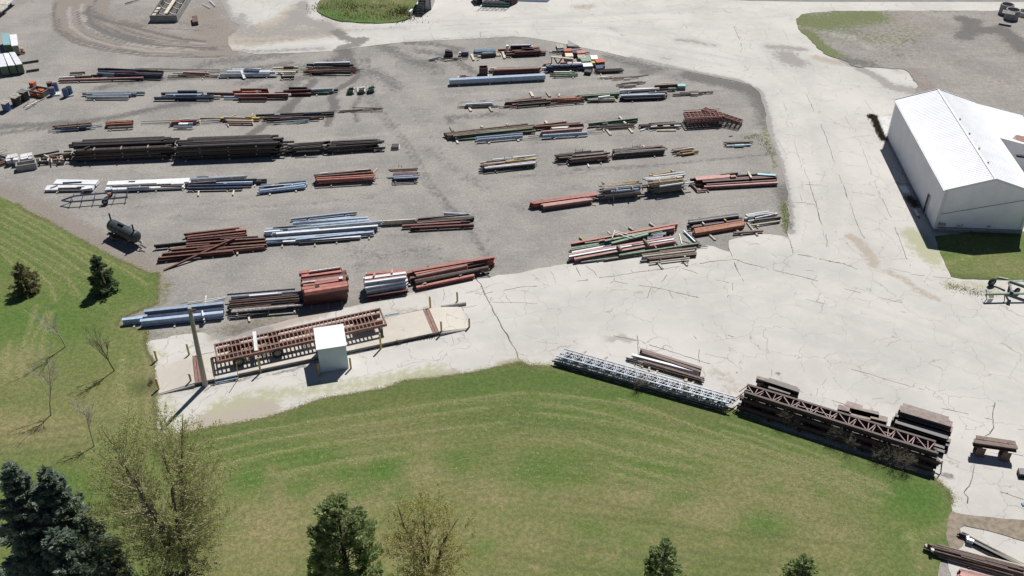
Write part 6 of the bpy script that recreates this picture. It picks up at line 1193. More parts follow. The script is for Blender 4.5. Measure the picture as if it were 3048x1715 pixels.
pile('C4', "in the white and brown pile on the concrete slab", "I22,24 br 1330 892 2030 800 .52; P22 cr 1340 908 2010 828 .58; T20 pw 1340 925 1500 905 .4; I24,28 br 1400 935 2030 860 .52; I22,24 br 1420 945 2030 880 .4; P20 cr 1430 986 1942 926 .38; T12 gy 1310 970 1400 958 .2; R7 dk 2040 795 2175 785 .2; T8 wh 1870 912 1890 908 .6; W20,14 ti 1552 1004 1598 1066 .15; W20,14 ti 1862 968 1914 1026 .15; T12 br 1560 842 2030 800 .4; T12 dk 1840 970 1930 965 .16; T10 dk 1560 940 1575 935 .5", 2, 'ti', (0, .1))
pile('C5', "in the dark channels behind the orange tubes", "C18,16 gy 640 662 1268 570 .62; C18,16 dk 645 672 1275 582 .6; C20,18 gy 650 688 1280 600 .6; C18,16 dk 660 712 1280 625 .4; I20,24 mr 700 735 1332 628 .48; I22,26 mr 680 752 1330 655 .4; W12,14 cr 818 690 842 716 .6; W12,14 yl 1096 648 1122 670 .6; I18,20 br 640 690 700 680 .4; T14 dk 645 775 720 760 .2; L8,8 wh 750 632 790 622 .6", 2, 'dk', (0, .1))
pile('C5', "in the orange tubes in front of the dark channels", "T18 or 715 778 1345 676 .46; T18 or 718 794 1350 694 .46; T18 or 722 810 1350 708 .46; T18 or 726 826 1345 722 .46; T18 br 716 838 1355 728 .34; T16 rb 720 790 1340 690 .3; W20,14 ti 880 820 985 915 .14; W20,14 ti 1236 768 1320 852 .14", 0)
pile('C5', "in the white pipes at the corner of the slab", "P18 wh 1370 592 1672 546 .5; P18 wh 1382 606 1720 566 .46; P20 pw 1400 618 1740 578 .44; P14 dk 1490 610 1700 578 .56; P22 wh 1355 636 1470 626 .4; P18 gv 1490 636 1780 575 .48; P18 wh 1400 672 1500 655 .3; I18,20 br 1480 662 1825 618 .48; P18 cr 1450 722 1812 668 .3; T14 gy 1480 680 1740 645 .36; P16 pw 1720 575 1785 570 .46; T12 cr 1515 735 1540 730 .2; T14 br 1470 690 1780 652 .34", 2, 'ti', (.05, .2))
pile('C5', "resting on two slanted bearers at the slab corner", "T20,18 br 1215 822 1592 792 .34; W20,15 ti 1392 690 1524 858 .15", 0)
# ---- pieces on the concrete beside the blue trusses
pile('D4', "on the concrete behind the blue trusses", "I28,36 mr 1310 165 2095 408 .56; I28,36 br 1335 200 2085 452 .5; C22,14 wh 1205 235 2060 458 .42; P14 br 1280 290 2130 535 .34; P14 dk 1130 272 1350 330 .34; P12 br 1300 310 2135 560 .3; P12 cr 1200 250 1340 288 .3; P12 dk 1135 292 2120 590 .22; R6 br 1290 345 2110 575 .36; C14,10 br 1350 320 2100 545 .4; R6 cr 1280 318 2000 520 .38; P12 gy 1250 268 1900 470 .3; W18,16 tb 1428 392 1424 436 .18; W18,16 tb 1902 530 1898 572 .18", 2, 'tb', (.05, .2))
# ---- lower right girder stacks
pile('D5', "in the short girder stack at the head of the brown trusses", "I36,44 wb 440 95 960 250 .98; I40,46 dk 540 125 985 270 1.0; I34,40 wb 590 118 960 240 .9; I36,40 dk 500 175 920 320 .6; I34,34 wb 590 215 870 300 .66; T20 wb 440 90 530 118 1.02; I36,40 dk 520 160 900 290 .55", 2, 'dk', (.05, .15))
pile('D5', "in the brown planked stack behind the truss middle", "I60,34 wb 1580 428 1790 490 .72; I56,40 wb 1480 475 2000 590 .86; I60,40 wb 1625 520 2110 640 .92; I50,40 wb 1640 560 1890 615 .94; I48,44 dk 1470 510 1900 640 .6; I48,44 dk 1900 610 2100 690 .55; I40,30 wb 1700 500 2000 560 .8", 2, 'dk', (.05, .15))
pile('D6', "in the largest girder stack beside the bench", """
I50,46 wb 1025 25 1612 200 1.45; I64,50 wb 1000 75 1660 270 1.5; I56,50 wb 985 55 1625 240 1.4; I44,46 dk 930 145 1650 345 1.2; I40,40 gy 960 215 1580 400 1.05; I36,36 wh 1020 245 1560 410 .98; I40,44 dk 930 230 1600 440 .9; I40,40 wb 970 280 1640 480 .72; I40,44 dk 960 320 1620 530 .6; I36,36 wb 990 350 1500 490 .5; I40,40 dk 1050 400 1560 560 .45; I30,30 dk 1200 500 1560 620 .34""", 2, 'dk', (.05, .2), fill=True)
# ---- bottom right corner
pile('E1', "in the mossy pole pile at the lawn corner", """
P13 br 930 890 2500 1290 .62; P13 br 960 905 2576 1330 .6; P13 br 985 930 2576 1350 .58; P14 wb 1090 900 2576 1290 .56; P13 br 1010 960 2576 1380 .56; P13 wb 1030 985 2576 1405 .52; P13 br 1050 1010 2576 1425 .46; P13 br 1080 1040 2576 1449 .42; P13 br 1100 1060 2400 1430 .36; P13 gy 1110 1100 2300 1440 .26; P13 br 1300 1010 2576 1340 .62; P12 wb 1500 1100 2576 1400 .6; P12 cr 1600 1020 2576 1270 .5; P13 br 1000 945 1900 1180 .64; P12 br 1200 1000 2300 1300 .66; W20,18 cb 895 900 930 940 .5; W22,18 cb 990 985 1040 990 .6""", 3, 'dk', (0, .1))
pile('E1', "lying on the concrete below the soil strip", "P24 cr 1640 742 2680 1280 .4; P20 cr 1660 752 2650 1300 .36; P14 dk 1470 702 1620 760 .4; P14 br 1520 690 1640 740 .42; C18,16 gv 1600 800 1720 840 .5; I20,22 dk 1610 800 2600 1300 .4; W20,16 wh 1590 760 1640 775 .4", 2, 'dk', (0, .05))
pile('E1', "in the pink ribbed bundle at the bottom edge", "I16,24 pk 1470 1330 2300 1520 .9; I16,24 pk 1490 1350 2300 1540 .88; I16,24 red 1500 1372 2300 1560 .86; I16,24 red 1490 1395 2300 1580 .84; I16,24 red 1480 1420 2300 1600 .8", 2, 'dk', (0, .1))

me = bpy.data.meshes.new("stacked_steel"); me.from_pydata(BULK['v'], [], BULK['f'])
for mk in BULK['mats']: me.materials.append(M[mk])
me.polygons.foreach_set("material_index", BULK['m']); me.update()
struct(link("stacked_steel", me), "stuff", "steel stock buried inside the piles under the visible pieces")
# ---------------------------------------------------------------- trees
BARK = pm("grey_bark", (0.16, 0.13, 0.10), (0.09, 0.075, 0.06), rough=0.95, vary=0); BARK2 = pm("pale_twig_bark", (0.55, 0.49, 0.41), (0.42, 0.37, 0.30), rough=0.95, vary=0)
TWIG = pm("olive_twig_bark", (0.42, 0.37, 0.23), (0.31, 0.27, 0.17), rough=0.95, vary=0)
DARKB = pm("dark_bark", (0.075, 0.06, 0.05), (0.045, 0.038, 0.032), rough=0.95, vary=0)
def leaf_mat(name, c1, c2, c3):
    m, nt, b = new_mat(name); k = NT(nt); a = k.n("ShaderNodeAttribute", attribute_name="tint"); sp = k.n("ShaderNodeSeparateColor"); k.l(a.outputs["Color"], sp.inputs[0])
    col = k.mix(sp.outputs[0], c1, c2); col = k.mix(k.ramp(sp.outputs[1], .72, 1.0), col, c3)
    k.l(col, b.inputs["Base Color"]); b.inputs["Roughness"].default_value = 0.7
    tr = k.n("ShaderNodeBsdfTranslucent"); k.l(col, tr.inputs[0]); mx = k.n("ShaderNodeMixShader"); mx.inputs[0].default_value = .5
    out = nt.nodes["Material Output"]; k.l(b.outputs[0], mx.inputs[1]); k.l(tr.outputs[0], mx.inputs[2]); k.l(mx.outputs[0], out.inputs[0]); return m
L_SPR = leaf_mat("blue_spruce_needles", (0.12, 0.18, 0.135), (0.27, 0.33, 0.25), (0.41, 0.44, 0.31))
L_FIR = leaf_mat("dark_fir_needles", (0.065, 0.105, 0.055), (0.145, 0.195, 0.095), (0.25, 0.28, 0.14))
L_YEL = leaf_mat("browning_fir_needles", (0.11, 0.12, 0.05), (0.21, 0.20, 0.085), (0.38, 0.29, 0.11))
L_PIN = leaf_mat("pine_needles", (0.23, 0.31, 0.13), (0.39, 0.46, 0.20), (0.52, 0.55, 0.28))
L_BUD = leaf_mat("spring_buds", (0.28, 0.33, 0.09), (0.42, 0.45, 0.15), (0.54, 0.54, 0.24))
L_BUY = leaf_mat("yellow_spring_buds", (0.36, 0.34, 0.10), (0.50, 0.47, 0.16), (0.58, 0.55, 0.24))
def card_mesh(name, C, U, W, tint, mat, parent):
    """many small pointed leaf faces: centre, half-length vector, half-width vector"""
    n = len(C); V = np.empty((n, 4, 3)); V[:, 0] = C - U; V[:, 1] = C + W; V[:, 2] = C + U; V[:, 3] = C - W
    me = bpy.data.meshes.new(name); me.vertices.add(n * 4); me.vertices.foreach_set("co", V.ravel()); me.loops.add(n * 4); me.loops.foreach_set("vertex_index", np.arange(n * 4))
    me.polygons.add(n); me.polygons.foreach_set("loop_start", np.arange(0, n * 4, 4)); me.materials.append(mat); me.update(calc_edges=True)
    a = me.color_attributes.new("tint", 'FLOAT_COLOR', 'POINT'); t = np.ones((n, 4, 4)); t[:, :, :3] = tint[:, None, :]; a.data.foreach_set("color", t.astype(np.float32).ravel())
    me.validate(); return link(name, me, parent)
def rnd_unit(r, n): v = r.normal(size=(n, 3)); return v / np.linalg.norm(v, axis=1)[:, None]
def conifer(label, base, H, R, mat, seed, dens=1.0, trunk_from=0.02, pine=False, group=None, card=.16, name="spruce_tree", top_pow=0.85):
    r = np.random.RandomState(seed); t = thing(name, label, "tree", base, 0, group)
    mb = MB(); mb.tube((0, 0, -.05), (0, 0, H * .97), R * .055 + .06, .02, 8); mb.build("trunk", DARKB, t)
    wood = MB(); Cs, Us, Ws, Ts = [], [], [], []
    nw = int(H * (2.4 if not pine else 1.7)); 
    for k in range(nw):
        f = trunk_from + (1 - trunk_from) * (k + r.uniform(0, .8)) / nw
        if f > .985: continue
        nb = r.randint(5, 8) if not pine else r.randint(5, 8); L0 = R * (1 - f) ** top_pow * (1.0 if f > .12 else .8) + .12
        a0 = r.uniform(0, 6.28)
        for j in range(nb):
            az = a0 + j * 6.283 / nb + r.uniform(-.35, .35); L = L0 * r.uniform(.62, 1.12); up = r.uniform(-.22, .12) + .35 * f if not pine else r.uniform(.15, .55)
            d = np.array([math.cos(az), math.sin(az), up]); p0 = np.array([0, 0, H * f]); d = d / np.linalg.norm(d)
            tipdrop = -.12 * L if not pine else .1 * L
            p1 = p0 + d * L + np.array([0, 0, tipdrop * .5]); wood.tube(p0, p1, .012 + .012 * L, .006, 4, cap=False)
            m = int((14 + 46 * L) * dens); s = r.uniform(.18 if not pine else .35, 1.0, m) ** .7
            side = np.cross(d, [0, 0, 1]); side = side / max(np.linalg.norm(side), 1e-6)
            wdt = (0.34 * L * (1 - .72 * s) + .09) if not pine else (.22 * L * np.ones(m) * (1.1 - .5 * s) + .08)
            off = r.uniform(-1, 1, m); C = p0 + (p1 - p0)[None] * s[:, None] + side[None] * (off * wdt)[:, None] + np.stack([np.zeros(m), np.zeros(m), r.normal(0, .05 + .03 * L, m) - .10 * np.abs(off) * wdt], 1)
            dirv = d[None] * .8 + side[None] * (np.sign(off) * .7)[:, None] + rnd_unit(r, m) * .45 + (np.array([0, 0, .55]) if pine else 0); dirv = dirv / np.linalg.norm(dirv, axis=1)[:, None]
            wv = np.cross(dirv, rnd_unit(r, m)); wv = wv / np.maximum(np.linalg.norm(wv, axis=1), 1e-6)[:, None]
            cl = card * r.uniform(.7, 1.35, m); Cs.append(C); Us.append(dirv * cl[:, None]); Ws.append(wv * (cl * .36)[:, None])
            tb = r.uniform(0, 1); tt = np.clip(np.stack([tb * .5 + r.uniform(0, .55, m), s * r.uniform(.4, 1.05, m), r.uniform(0, 1, m)], 1), 0, 1); Ts.append(tt)
    m = int(30 * dens); C = np.stack([r.normal(0, .05, m), r.normal(0, .05, m), r.uniform(H * .93, H * 1.0, m)], 1); dv = rnd_unit(r, m) * .6 + np.array([0, 0, .9]); dv /= np.linalg.norm(dv, axis=1)[:, None]; wv = np.cross(dv, rnd_unit(r, m))
    Cs.append(C); Us.append(dv * card); Ws.append(wv * card * .35); Ts.append(r.uniform(0, 1, (m, 3)))
    wood.build("branches", DARKB, t); card_mesh("crown", np.vstack(Cs), np.vstack(Us), np.vstack(Ws), np.vstack(Ts), mat, t); return t
def bare_tree(label, base, H, spread, seed, bark, leaf=None, nleaf=0, levels=4, trunks=1, leafsize=.07, group=None, cat="tree", name="tree", trunk_r=None, upright=.8, lean=(0, 0), first=.25, kids=(4, 7)):
    r = random.Random(seed); rn = np.random.RandomState(seed); t = thing(name, label, cat, base, 0, group); trunk, br = MB(), MB(); tips = []
    def grow(p, d, L, rad, lv):
        n = 4; pts = [p]
        for i in range(n):
            d = (d + Vector((r.gauss(0, .10), r.gauss(0, .10), r.gauss(0, .05) + .05 * upright))).normalized(); pts.append(pts[-1] + d * (L / n))
        tgt = trunk if lv == 0 else br
        for i in range(n): tgt.tube(pts[i], pts[i + 1], rad * (1 - .75 * i / n), rad * (1 - .75 * (i + 1) / n), 6 if lv == 0 else (4 if lv == 1 else 3), cap=False)
        if lv >= levels - 1:
            for i in range(1, n + 1): tips.append((pts[i], d))
            return
        k = r.randint(*kids) + (3 if lv == 0 else 0)
        for j in range(k):
            f = r.uniform(first if lv == 0 else .15, 1.0); i = min(n - 1, int(f * n)); q = pts[i].lerp(pts[i + 1], f * n - i)
            az = j * 2.4 + r.uniform(-.6, .6); a = r.uniform(.45, .95) * spread; dd = (d * math.cos(a) + (d.orthogonal().normalized() * math.cos(az) + d.cross(d.orthogonal().normalized()) * math.sin(az)) * math.sin(a))
            dd.z += .25 * upright; grow(q, dd.normalized(), L * r.uniform(.38, .62) * (1.15 - .45 * f), rad * (1 - .75 * f) * .62 + .003, lv + 1)
    for k in range(trunks):
        a = r.uniform(0, 6.28) if trunks > 1 else 0; tilt = .22 if trunks > 1 else .0
        d = Vector((math.cos(a + k * 6.28 / trunks) * tilt + lean[0], math.sin(a + k * 6.28 / trunks) * tilt + lean[1], 1)).normalized(); grow(Vector((0, 0, -.05)), d, H * r.uniform(.78, .9), (trunk_r or H * .016) / (1 + .25 * (trunks - 1)), 0)
    trunk.build("trunk", bark, t); br.build("branches", bark, t)
    if leaf and nleaf:
        T = np.array([p[:] for p, _ in tips]); idx = rn.randint(0, len(T), nleaf); C = T[idx] + rn.normal(0, .16, (nleaf, 3)) * (leafsize / .07); U = rnd_unit(rn, nleaf); W = np.cross(U, rnd_unit(rn, nleaf)); s = leafsize * rn.uniform(.6, 1.4, nleaf)[:, None]
        th = rn.uniform(0, 1, (len(T), 1))[idx]; tint = np.clip(np.hstack([th * .6 + rn.uniform(0, .4, (nleaf, 1)), rn.uniform(0, 1, (nleaf, 2))]), 0, 1)
        card_mesh("crown", C, U * s, W * s * .6, tint, leaf, t)
    return t
def budding_tree(label, base, H, rx, seed, leaf, ncl, nstem, size=.05, trunk_r=.2, zc=.56, rzf=.47):
    r = np.random.RandomState(seed); t = thing("budding_tree", label, "tree", base, 0, "budding trees"); tr, br = MB(), MB(); stems = []
    for k in range(nstem):
        a = 6.283 * k / nstem + r.uniform(-.4, .4); sp = r.uniform(.25, .62) * rx; pts = []
        for i in range(9):
            f = i / 8; pts.append(np.array([math.cos(a) * sp * f ** 1.25 + r.normal(0, .05) * rx * f * .4, math.sin(a) * sp * f ** 1.25 + r.normal(0, .05) * rx * f * .4, f * H * r.uniform(.84, .93) if i else -.05]))
        stems.append(np.array(pts))
        for i in range(8): tr.tube(pts[i], pts[i + 1], trunk_r * (1 - i / 8) ** .9 / (1 + .12 * nstem) + .018, trunk_r * (1 - (i + 1) / 8) ** .9 / (1 + .12 * nstem) + .018, 7, cap=False)
    C, U, W, T = [], [], [], []
    S = np.vstack([np.array([s_[i] * (1 - f) + s_[i + 1] * f for i in range(8) for f in (0, .25, .5, .75)]) for s_ in stems])
    for c in range(ncl):
        v = r.normal(size=3); v /= np.linalg.norm(v); rad = r.uniform(.12, 1) ** .45 * r.uniform(.85, 1.1); p = np.array([v[0] * rx * rad, v[1] * rx * rad, zc * H + v[2] * H * rzf * rad])
        if p[2] < .5: p[2] = r.uniform(.4, 1.2)
        m = S[S[:, 2] < p[2] - .12 * H] if p[2] > .25 * H else S[S[:, 2] < .3 * H]
        d = m - p; q = m[np.argmin((d ** 2).sum(1) * r.uniform(.8, 1.25, len(m)))]
        mid = q * .5 + p * .5 + np.array([0, 0, .1 * np.linalg.norm(p - q)]) * -r.uniform(0, 1) + r.normal(0, .12, 3); L = np.linalg.norm(p - q)
        br.tube(q, mid, .012 + .007 * L, .010 + .003 * L, 4, cap=False); br.tube(mid, p, .010 + .003 * L, .007, 3, cap=False)
        out = (p - np.array([0, 0, zc * H * .6])); out /= np.linalg.norm(out); tb = r.uniform(0, 1)
        for w in range(r.randint(5, 9)):
            s0 = mid + (p - mid) * r.uniform(.1, 1); dv = out * .55 + r.normal(0, .5, 3) + np.array([0, 0, .5]); dv /= np.linalg.norm(dv); l = r.uniform(.35, .95); e = s0 + dv * l; br.tube(s0, e, .007, .003, 3, cap=False)
            n = r.randint(8, 17); f = r.uniform(.15, 1.05, n)[:, None]; cc = s0 + (e - s0) * f + r.normal(0, .045, (n, 3)); uu = rnd_unit(r, n); ww = np.cross(uu, rnd_unit(r, n)); sz = size * r.uniform(.6, 1.5, n)[:, None]
            C.append(cc); U.append(uu * sz); W.append(ww * sz * .7); T.append(np.clip(np.stack([tb * .5 + r.uniform(0, .5, n), r.uniform(0, 1, n), r.uniform(0, 1, n)], 1), 0, 1))
    tr.build("trunk", BARK, t); br.build("branches", TWIG, t); card_mesh("crown", np.vstack(C), np.vstack(U), np.vstack(W), np.vstack(T), leaf, t); return t
def under(tip_px, h): p = gp(*tip_px, h); return Vector((p.x, p.y, 0.03))
conifer("small young fir with browning needles on the lawn, furthest from the weighbridge", gp(84, 868), height_at((84, 868), 782), 1.75, L_YEL, 3, 1.3, group="young firs on the lawn", name="fir_tree", card=.13)
conifer("small dark young fir on the lawn below the tank trailer", gp(314, 866), height_at((314, 866), 760), 1.65, L_FIR, 5, 1.5, group="young firs on the lawn", name="fir_tree", card=.13)
conifer("tall blue spruce cut by the picture's side edge", under((22, 1385), 13.0), 13.0, 3.6, L_SPR, 11, 2.0, group="blue spruces", card=.19, top_pow=.75)
conifer("tall blue spruce just beside the budding tree", under((128, 1392), 12.0), 12.0, 3.0, L_SPR, 12, 2.2, group="blue spruces", card=.19, top_pow=.75)
conifer("lower blue spruce in front of the two tall ones", under((152, 1575), 9.0), 9.0, 3.1, L_SPR, 13, 2.2, group="blue spruces", card=.19, top_pow=.7)
conifer("bushy green pine at the lawn's lower edge, tallest of the pines", under((1000, 1497), 8.5), 8.5, 3.2, L_PIN, 21, 2.4, .05, True, "pines at the lawn's lower edge", .14, "pine_tree", .5)
conifer("small pine tip rising alone from the lawn's lower edge", under((1984, 1616), 7.0), 7.0, 2.1, L_PIN, 22, 2.2, .1, True, "pines at the lawn's lower edge", .13, "pine_tree", .6)
conifer("pine whose tip only just enters the picture's lower edge", under((2400, 1664), 6.0), 6.0, 2.0, L_PIN, 23, 2.2, .1, True, "pines at the lawn's lower edge", .13, "pine_tree", .6)
budding_tree("large many-stemmed tree with yellow-green spring buds beside the blue spruces", gp(556, 1702), height_at((556, 1702), 1236) * .95, 5.3, 41, L_BUD, 680, 5, .046, .30)
budding_tree("yellow budding tree growing next to the bushy pine", under((1258, 1496), 9.0), 9.0, 3.2, 42, L_BUY, 250, 4, .05, .2)
for i, (b, ty, lb, bk) in enumerate([((196, 1034), 906, "bare young sapling nearest the dark young fir", BARK2), ((342, 1105), 990, "bare reddish sapling closest to the weighbridge ramp", BARK), ((151, 1238), 1100, "bare sapling on the straw coloured patch of lawn", BARK2), ((281, 1330), 1221, "crooked bare sapling just above the budding tree", BARK2)]):
    bare_tree(lb, gp(*b), height_at(b, ty) * 1.05, .62, 60 + i, bk, None, 0, 4, 1, group="bare saplings on the lawn", name="sapling", trunk_r=.06, upright=.6, first=.3, kids=(5, 7))
# dead brush along the trusses
BRUSH = pm("dead_brush", (0.30, 0.255, 0.20), (0.2, 0.17, 0.135), rough=0.95, vary=0)
def brush(label, win, x, y, h, seed, group="dead brush along the trusses", w=1.0):
    bare_tree(label, gw(win, x, y), h, 1.15, seed, BRUSH, None, 0, 3, 7, group=group, cat="shrub", name="dead_shrub", trunk_r=.035, upright=.1, first=.1, kids=(4, 6))
for i, (w, x, y, h, lb) in enumerate([('D4', 1290, 660, 1.0, "dead brush at the middle of the blue trusses, larger clump"), ('D4', 1400, 670, .9, "dead brush touching the large clump below the blue trusses"), ('D4', 1890, 780, .8, "small dead brush near the end of the blue trusses"), ('D5', 800, 730, 1.1, "dead brush under the first half of the brown trusses"), ('D5', 950, 760, .8, "low dead brush with a green tuft under the brown trusses"),
                                  ('D5', 1380, 920, 1.1, "grey dead brush under the middle of the brown trusses"), ('D5', 1600, 1000, 1.1, "dead brush just past the middle of the brown trusses"), ('D6', 870, 800, 1.3, "broad dead brush near the thick end of the brown trusses"), ('D6', 1050, 850, 1.2, "dead brush at the bench end of the brown trusses"), ('D6', 700, 720, 1.0, "dead brush between the two thick brush clumps")]):
    brush(lb, w, x, y, h * 1.45, 80 + i)
brush("dead brush at the ramp corner by the grass", 'D1', 1940, 1110, .7, 95, "dead brush at the weighbridge"); brush("thin dead brush under the edge of the weighbridge deck", 'D3', 800, 960, .5, 96, "dead brush at the weighbridge")
# matted dead weeds round the building's slab, and ragged grass along the lawn edges
def tufts(name, label, mat, pts, n, spread, hmin, hmax, seed, wdt=.03, z=.03):
    r = random.Random(seed); mb = MB()
    for i in range(n):
        k = r.randrange(len(pts) - 1); f = r.random(); c = pts[k].lerp(pts[k + 1], f); x, y = c.x + r.gauss(0, spread), c.y + r.gauss(0, spread); a = r.uniform(0, 6.28); l = r.uniform(.03, .16); h = r.uniform(hmin, hmax)
        mb.add([(x - wdt * math.sin(a), y + wdt * math.cos(a), z), (x + wdt * math.sin(a), y - wdt * math.cos(a), z), (x + l * math.cos(a), y + l * math.sin(a), h)], [(0, 1, 2)])
    return struct(mb.build(name, mat), "stuff", label)
CLIP = pm("dry_clippings", (0.30, 0.29, 0.13), (0.37, 0.34, 0.18), rough=0.95, vary=0)
DW = pm("dead_weeds", (0.17, 0.14, 0.10), (0.11, 0.095, 0.06), rough=0.95, vary=0); GR = pm("grass_blades", (0.12, 0.145, 0.045), (0.19, 0.18, 0.075), rough=0.9, vary=0)
tufts("dead_weeds", "brown dead weeds around the slab at the building's far corner", DW, [gw('B5', *p) for p in [(760, 390), (800, 400), (830, 490), (870, 580), (920, 670)]], 2600, .22, .1, .45, 1)
tufts("dead_weeds", "dark weeds at the foot of the building's road side wall", DW, [gw('C6', *p) for p in [(1200, 150), (1240, 200), (1290, 260), (1250, 180)]], 900, .2, .1, .4, 2)
tufts("grass_edge", "ragged grass blades along the lawn edges", GR, [gp(*p) for p in LAWN_OUT[4:66]], 22000, .12, .03, .09, 3, .02, .045)
tufts("dead_grass_edge", "dry straw coloured grass along the lawn edges", CLIP, [gp(*p) for p in LAWN_OUT[4:66]], 20000, .28, .02, .07, 13, .02, .03)
tufts("weeds", "tall dry weeds along the weighbridge deck", DW, [gw('D3', *p) for p in [(600, 985), (800, 945), (1000, 905), (1240, 870)]], 900, .1, .08, .35, 4)
tufts("weeds", "weeds on the concrete beside the building lawn", GR, [gw('C6', *p) for p in [(1650, 1200), (1800, 1220), (1950, 1260), (2050, 1290), (2200, 1270)]], 500, .35, .03, .12, 5)
def rows(name, label, lines, per_m, sp, seed):
    r = random.Random(seed); mb = MB()
    for ln in lines:
        P = [gp(*p) for p in ln]
        for a, b in zip(P[:-1], P[1:]):
            for i in range(int((b - a).length * per_m)):
                c = a.lerp(b, r.random()); w = .5 + .5 * mnoise.noise((c.x * .35, c.y * .35, seed))
                if r.random() > .35 + w: continue
                an = r.uniform(0, 6.28); l = r.uniform(.05, .15); x, y = c.x + r.gauss(0, sp), c.y + r.gauss(0, sp)
                mb.add([(x, y, .052), (x + l * math.cos(an), y + l * math.sin(an), .056), (x + l * .6 * math.cos(an + .6), y + l * .6 * math.sin(an + .6), .075)], [(0, 1, 2)])
    struct(mb.build(name, CLIP), "stuff", label)
rr = random.Random(44); FINE = []
for i in range(15):
    o = i * 21 + rr.uniform(-5, 5); FINE.append([(560, 1345 + o), (760, 1303 + o), (1000, 1258 + o * .95), (1300, 1212 + o * .9), (1540, 1188 + o * .85), (1760, 1212 + o * .8), (2000, 1262 + o * .8), (2300, 1346 + o * .7), (2600, 1438 + o * .5)])
for i in range(9): o = i * 17; FINE.append([(-20, 610 + o), (110, 682 + o), (230, 752 + o), (330, 822 + o * .8)])
rows("fine_clippings", "fine mowing lines of dry clippings across the lawn", FINE, 24, .06, 6)
rows("grass_clippings", "rows of dry clippings left by the mower", CLIP_LINES, 75, .08, 5)
tufts("weeds", "green weeds along the road edge of the gravel yard", GR, [gp(*p) for p in [(2215, 410), (2260, 405), (2280, 430), (2290, 460)]], 450, .35, .04, .16, 6); tufts("weeds", "green weeds at the corner of the gravel yard", GR, [gp(*p) for p in [(2336, 600), (2338, 650), (2345, 680)]], 350, .3, .04, .2, 7)
tufts("grass_clumps", "rough grass clumps on the island by the road", GR, [gp(*p) for p in [(960, 20), (1050, 20), (1200, 30), (1210, 50), (1000, 45)]], 5000, 1.2, .1, .4, 8, .06)
# ---------------------------------------------------------------- roof trusses laid flat in stacks
UNIT = {}
def member(name, a, b, w, mk, parent, code='T'):
    key = (code, w, mk)
    if key not in UNIT:
        mb = MB(); mb.bar((-.5, 0, 0), (.5, 0, 0), w, w); UNIT[key] = mb.mesh(name, M[mk])
    d = b - a; o = link(name, UNIT[key], parent); o.location = (a + b) / 2; o.scale = (d.length, 1, 1); o.rotation_euler = (0, -math.asin(max(-1, min(1, d.z / d.length))), math.atan2(d.y, d.x)); return o
def truss(label, group, A0, A1, B0, B1, z, mk, chord, n, dw, web=0.0, flip=False, pat=0):
    """far chord A0-A1, near chord B0-B1 (ground points), laid flat at height z"""
    t = thing("truss", label, "truss", (0, 0, 0), 0, group); Z = Vector((0, 0, z)); k = flip
    for P, Q in ((A0, A1), (B0, B1)):
        mb = MB()
        if web: mb.bar(P + Z + Vector((0, 0, web / 2)), Q + Z + Vector((0, 0, web / 2)), chord, .035); mb.bar(P + Z, Q + Z, .035, web); mb.bar(P + Z - Vector((0, 0, web / 2)), Q + Z - Vector((0, 0, web / 2)), chord, .035)
        else: mb.bar(P + Z, Q + Z, chord, chord)
        mb.build("chord", M['tc' if mk == 'td' else mk], t)
    for i in range(n):
        f0, f1, fm = i / n, (i + 1) / n, (i + .5) / n; zz = Z + Vector((0, 0, web / 2 - .06 if web else 0))
        far0, far1, farm = A0.lerp(A1, f0), A0.lerp(A1, f1), A0.lerp(A1, fm); ne0, ne1, nem = B0.lerp(B1, f0), B0.lerp(B1, f1), B0.lerp(B1, fm)
        if pat == 0:
            s = .1 / n
            member("diagonal", far0 + zz, nem + zz, dw, mk, t); member("diagonal", A0.lerp(A1, f0 + .16 / n) + zz, B0.lerp(B1, fm + .16 / n) + zz, dw, mk, t); member("diagonal", nem + zz, far1 + zz, dw, mk, t); member("post", nem + zz, A0.lerp(A1, fm) + zz, dw * .8, mk, t)
        else:
            member("diagonal", far0 + zz, nem + zz, dw, mk, t); member("diagonal", far0 + zz - Vector((0, 0, .1)), B0.lerp(B1, fm - .08) + zz - Vector((0, 0, .1)), dw, mk, t); member("diagonal", nem + zz, far1 + zz, dw, mk, t); member("post", nem + zz, A0.lerp(A1, f0 + .62 / n) + zz, dw * .8, mk, t)
    return t
g0 = lambda w, x, y, z: (lambda p: Vector((p.x, p.y, 0)))(gw(w, x, y, z))
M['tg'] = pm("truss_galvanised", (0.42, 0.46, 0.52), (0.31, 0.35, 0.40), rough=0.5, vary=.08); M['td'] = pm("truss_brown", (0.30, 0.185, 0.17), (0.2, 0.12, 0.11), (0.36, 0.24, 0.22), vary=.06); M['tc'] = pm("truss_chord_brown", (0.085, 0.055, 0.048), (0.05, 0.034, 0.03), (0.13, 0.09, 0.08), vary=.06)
zt = 0.86
A0, A1, B0, B1 = g0('D4', 340, 165, zt), g0('D4', 2535, 785, zt), g0('D4', 240, 255, zt), g0('D4', 2440, 860, zt)
sh = lambda v, a, b: v + (A1 - A0).normalized() * a + (A0 - B0).normalized() * b
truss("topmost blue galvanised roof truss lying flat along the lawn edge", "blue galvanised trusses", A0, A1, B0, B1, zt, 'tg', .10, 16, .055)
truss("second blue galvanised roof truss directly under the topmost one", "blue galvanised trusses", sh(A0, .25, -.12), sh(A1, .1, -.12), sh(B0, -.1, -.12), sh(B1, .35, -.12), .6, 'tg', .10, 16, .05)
truss("third blue galvanised roof truss, low in the blue stack", "blue galvanised trusses", sh(A0, -.2, -.2), sh(A1, -.2, -.2), sh(B0, -.25, -.22), sh(B1, .1, -.22), .38, 'gy', .12, 16, .05)
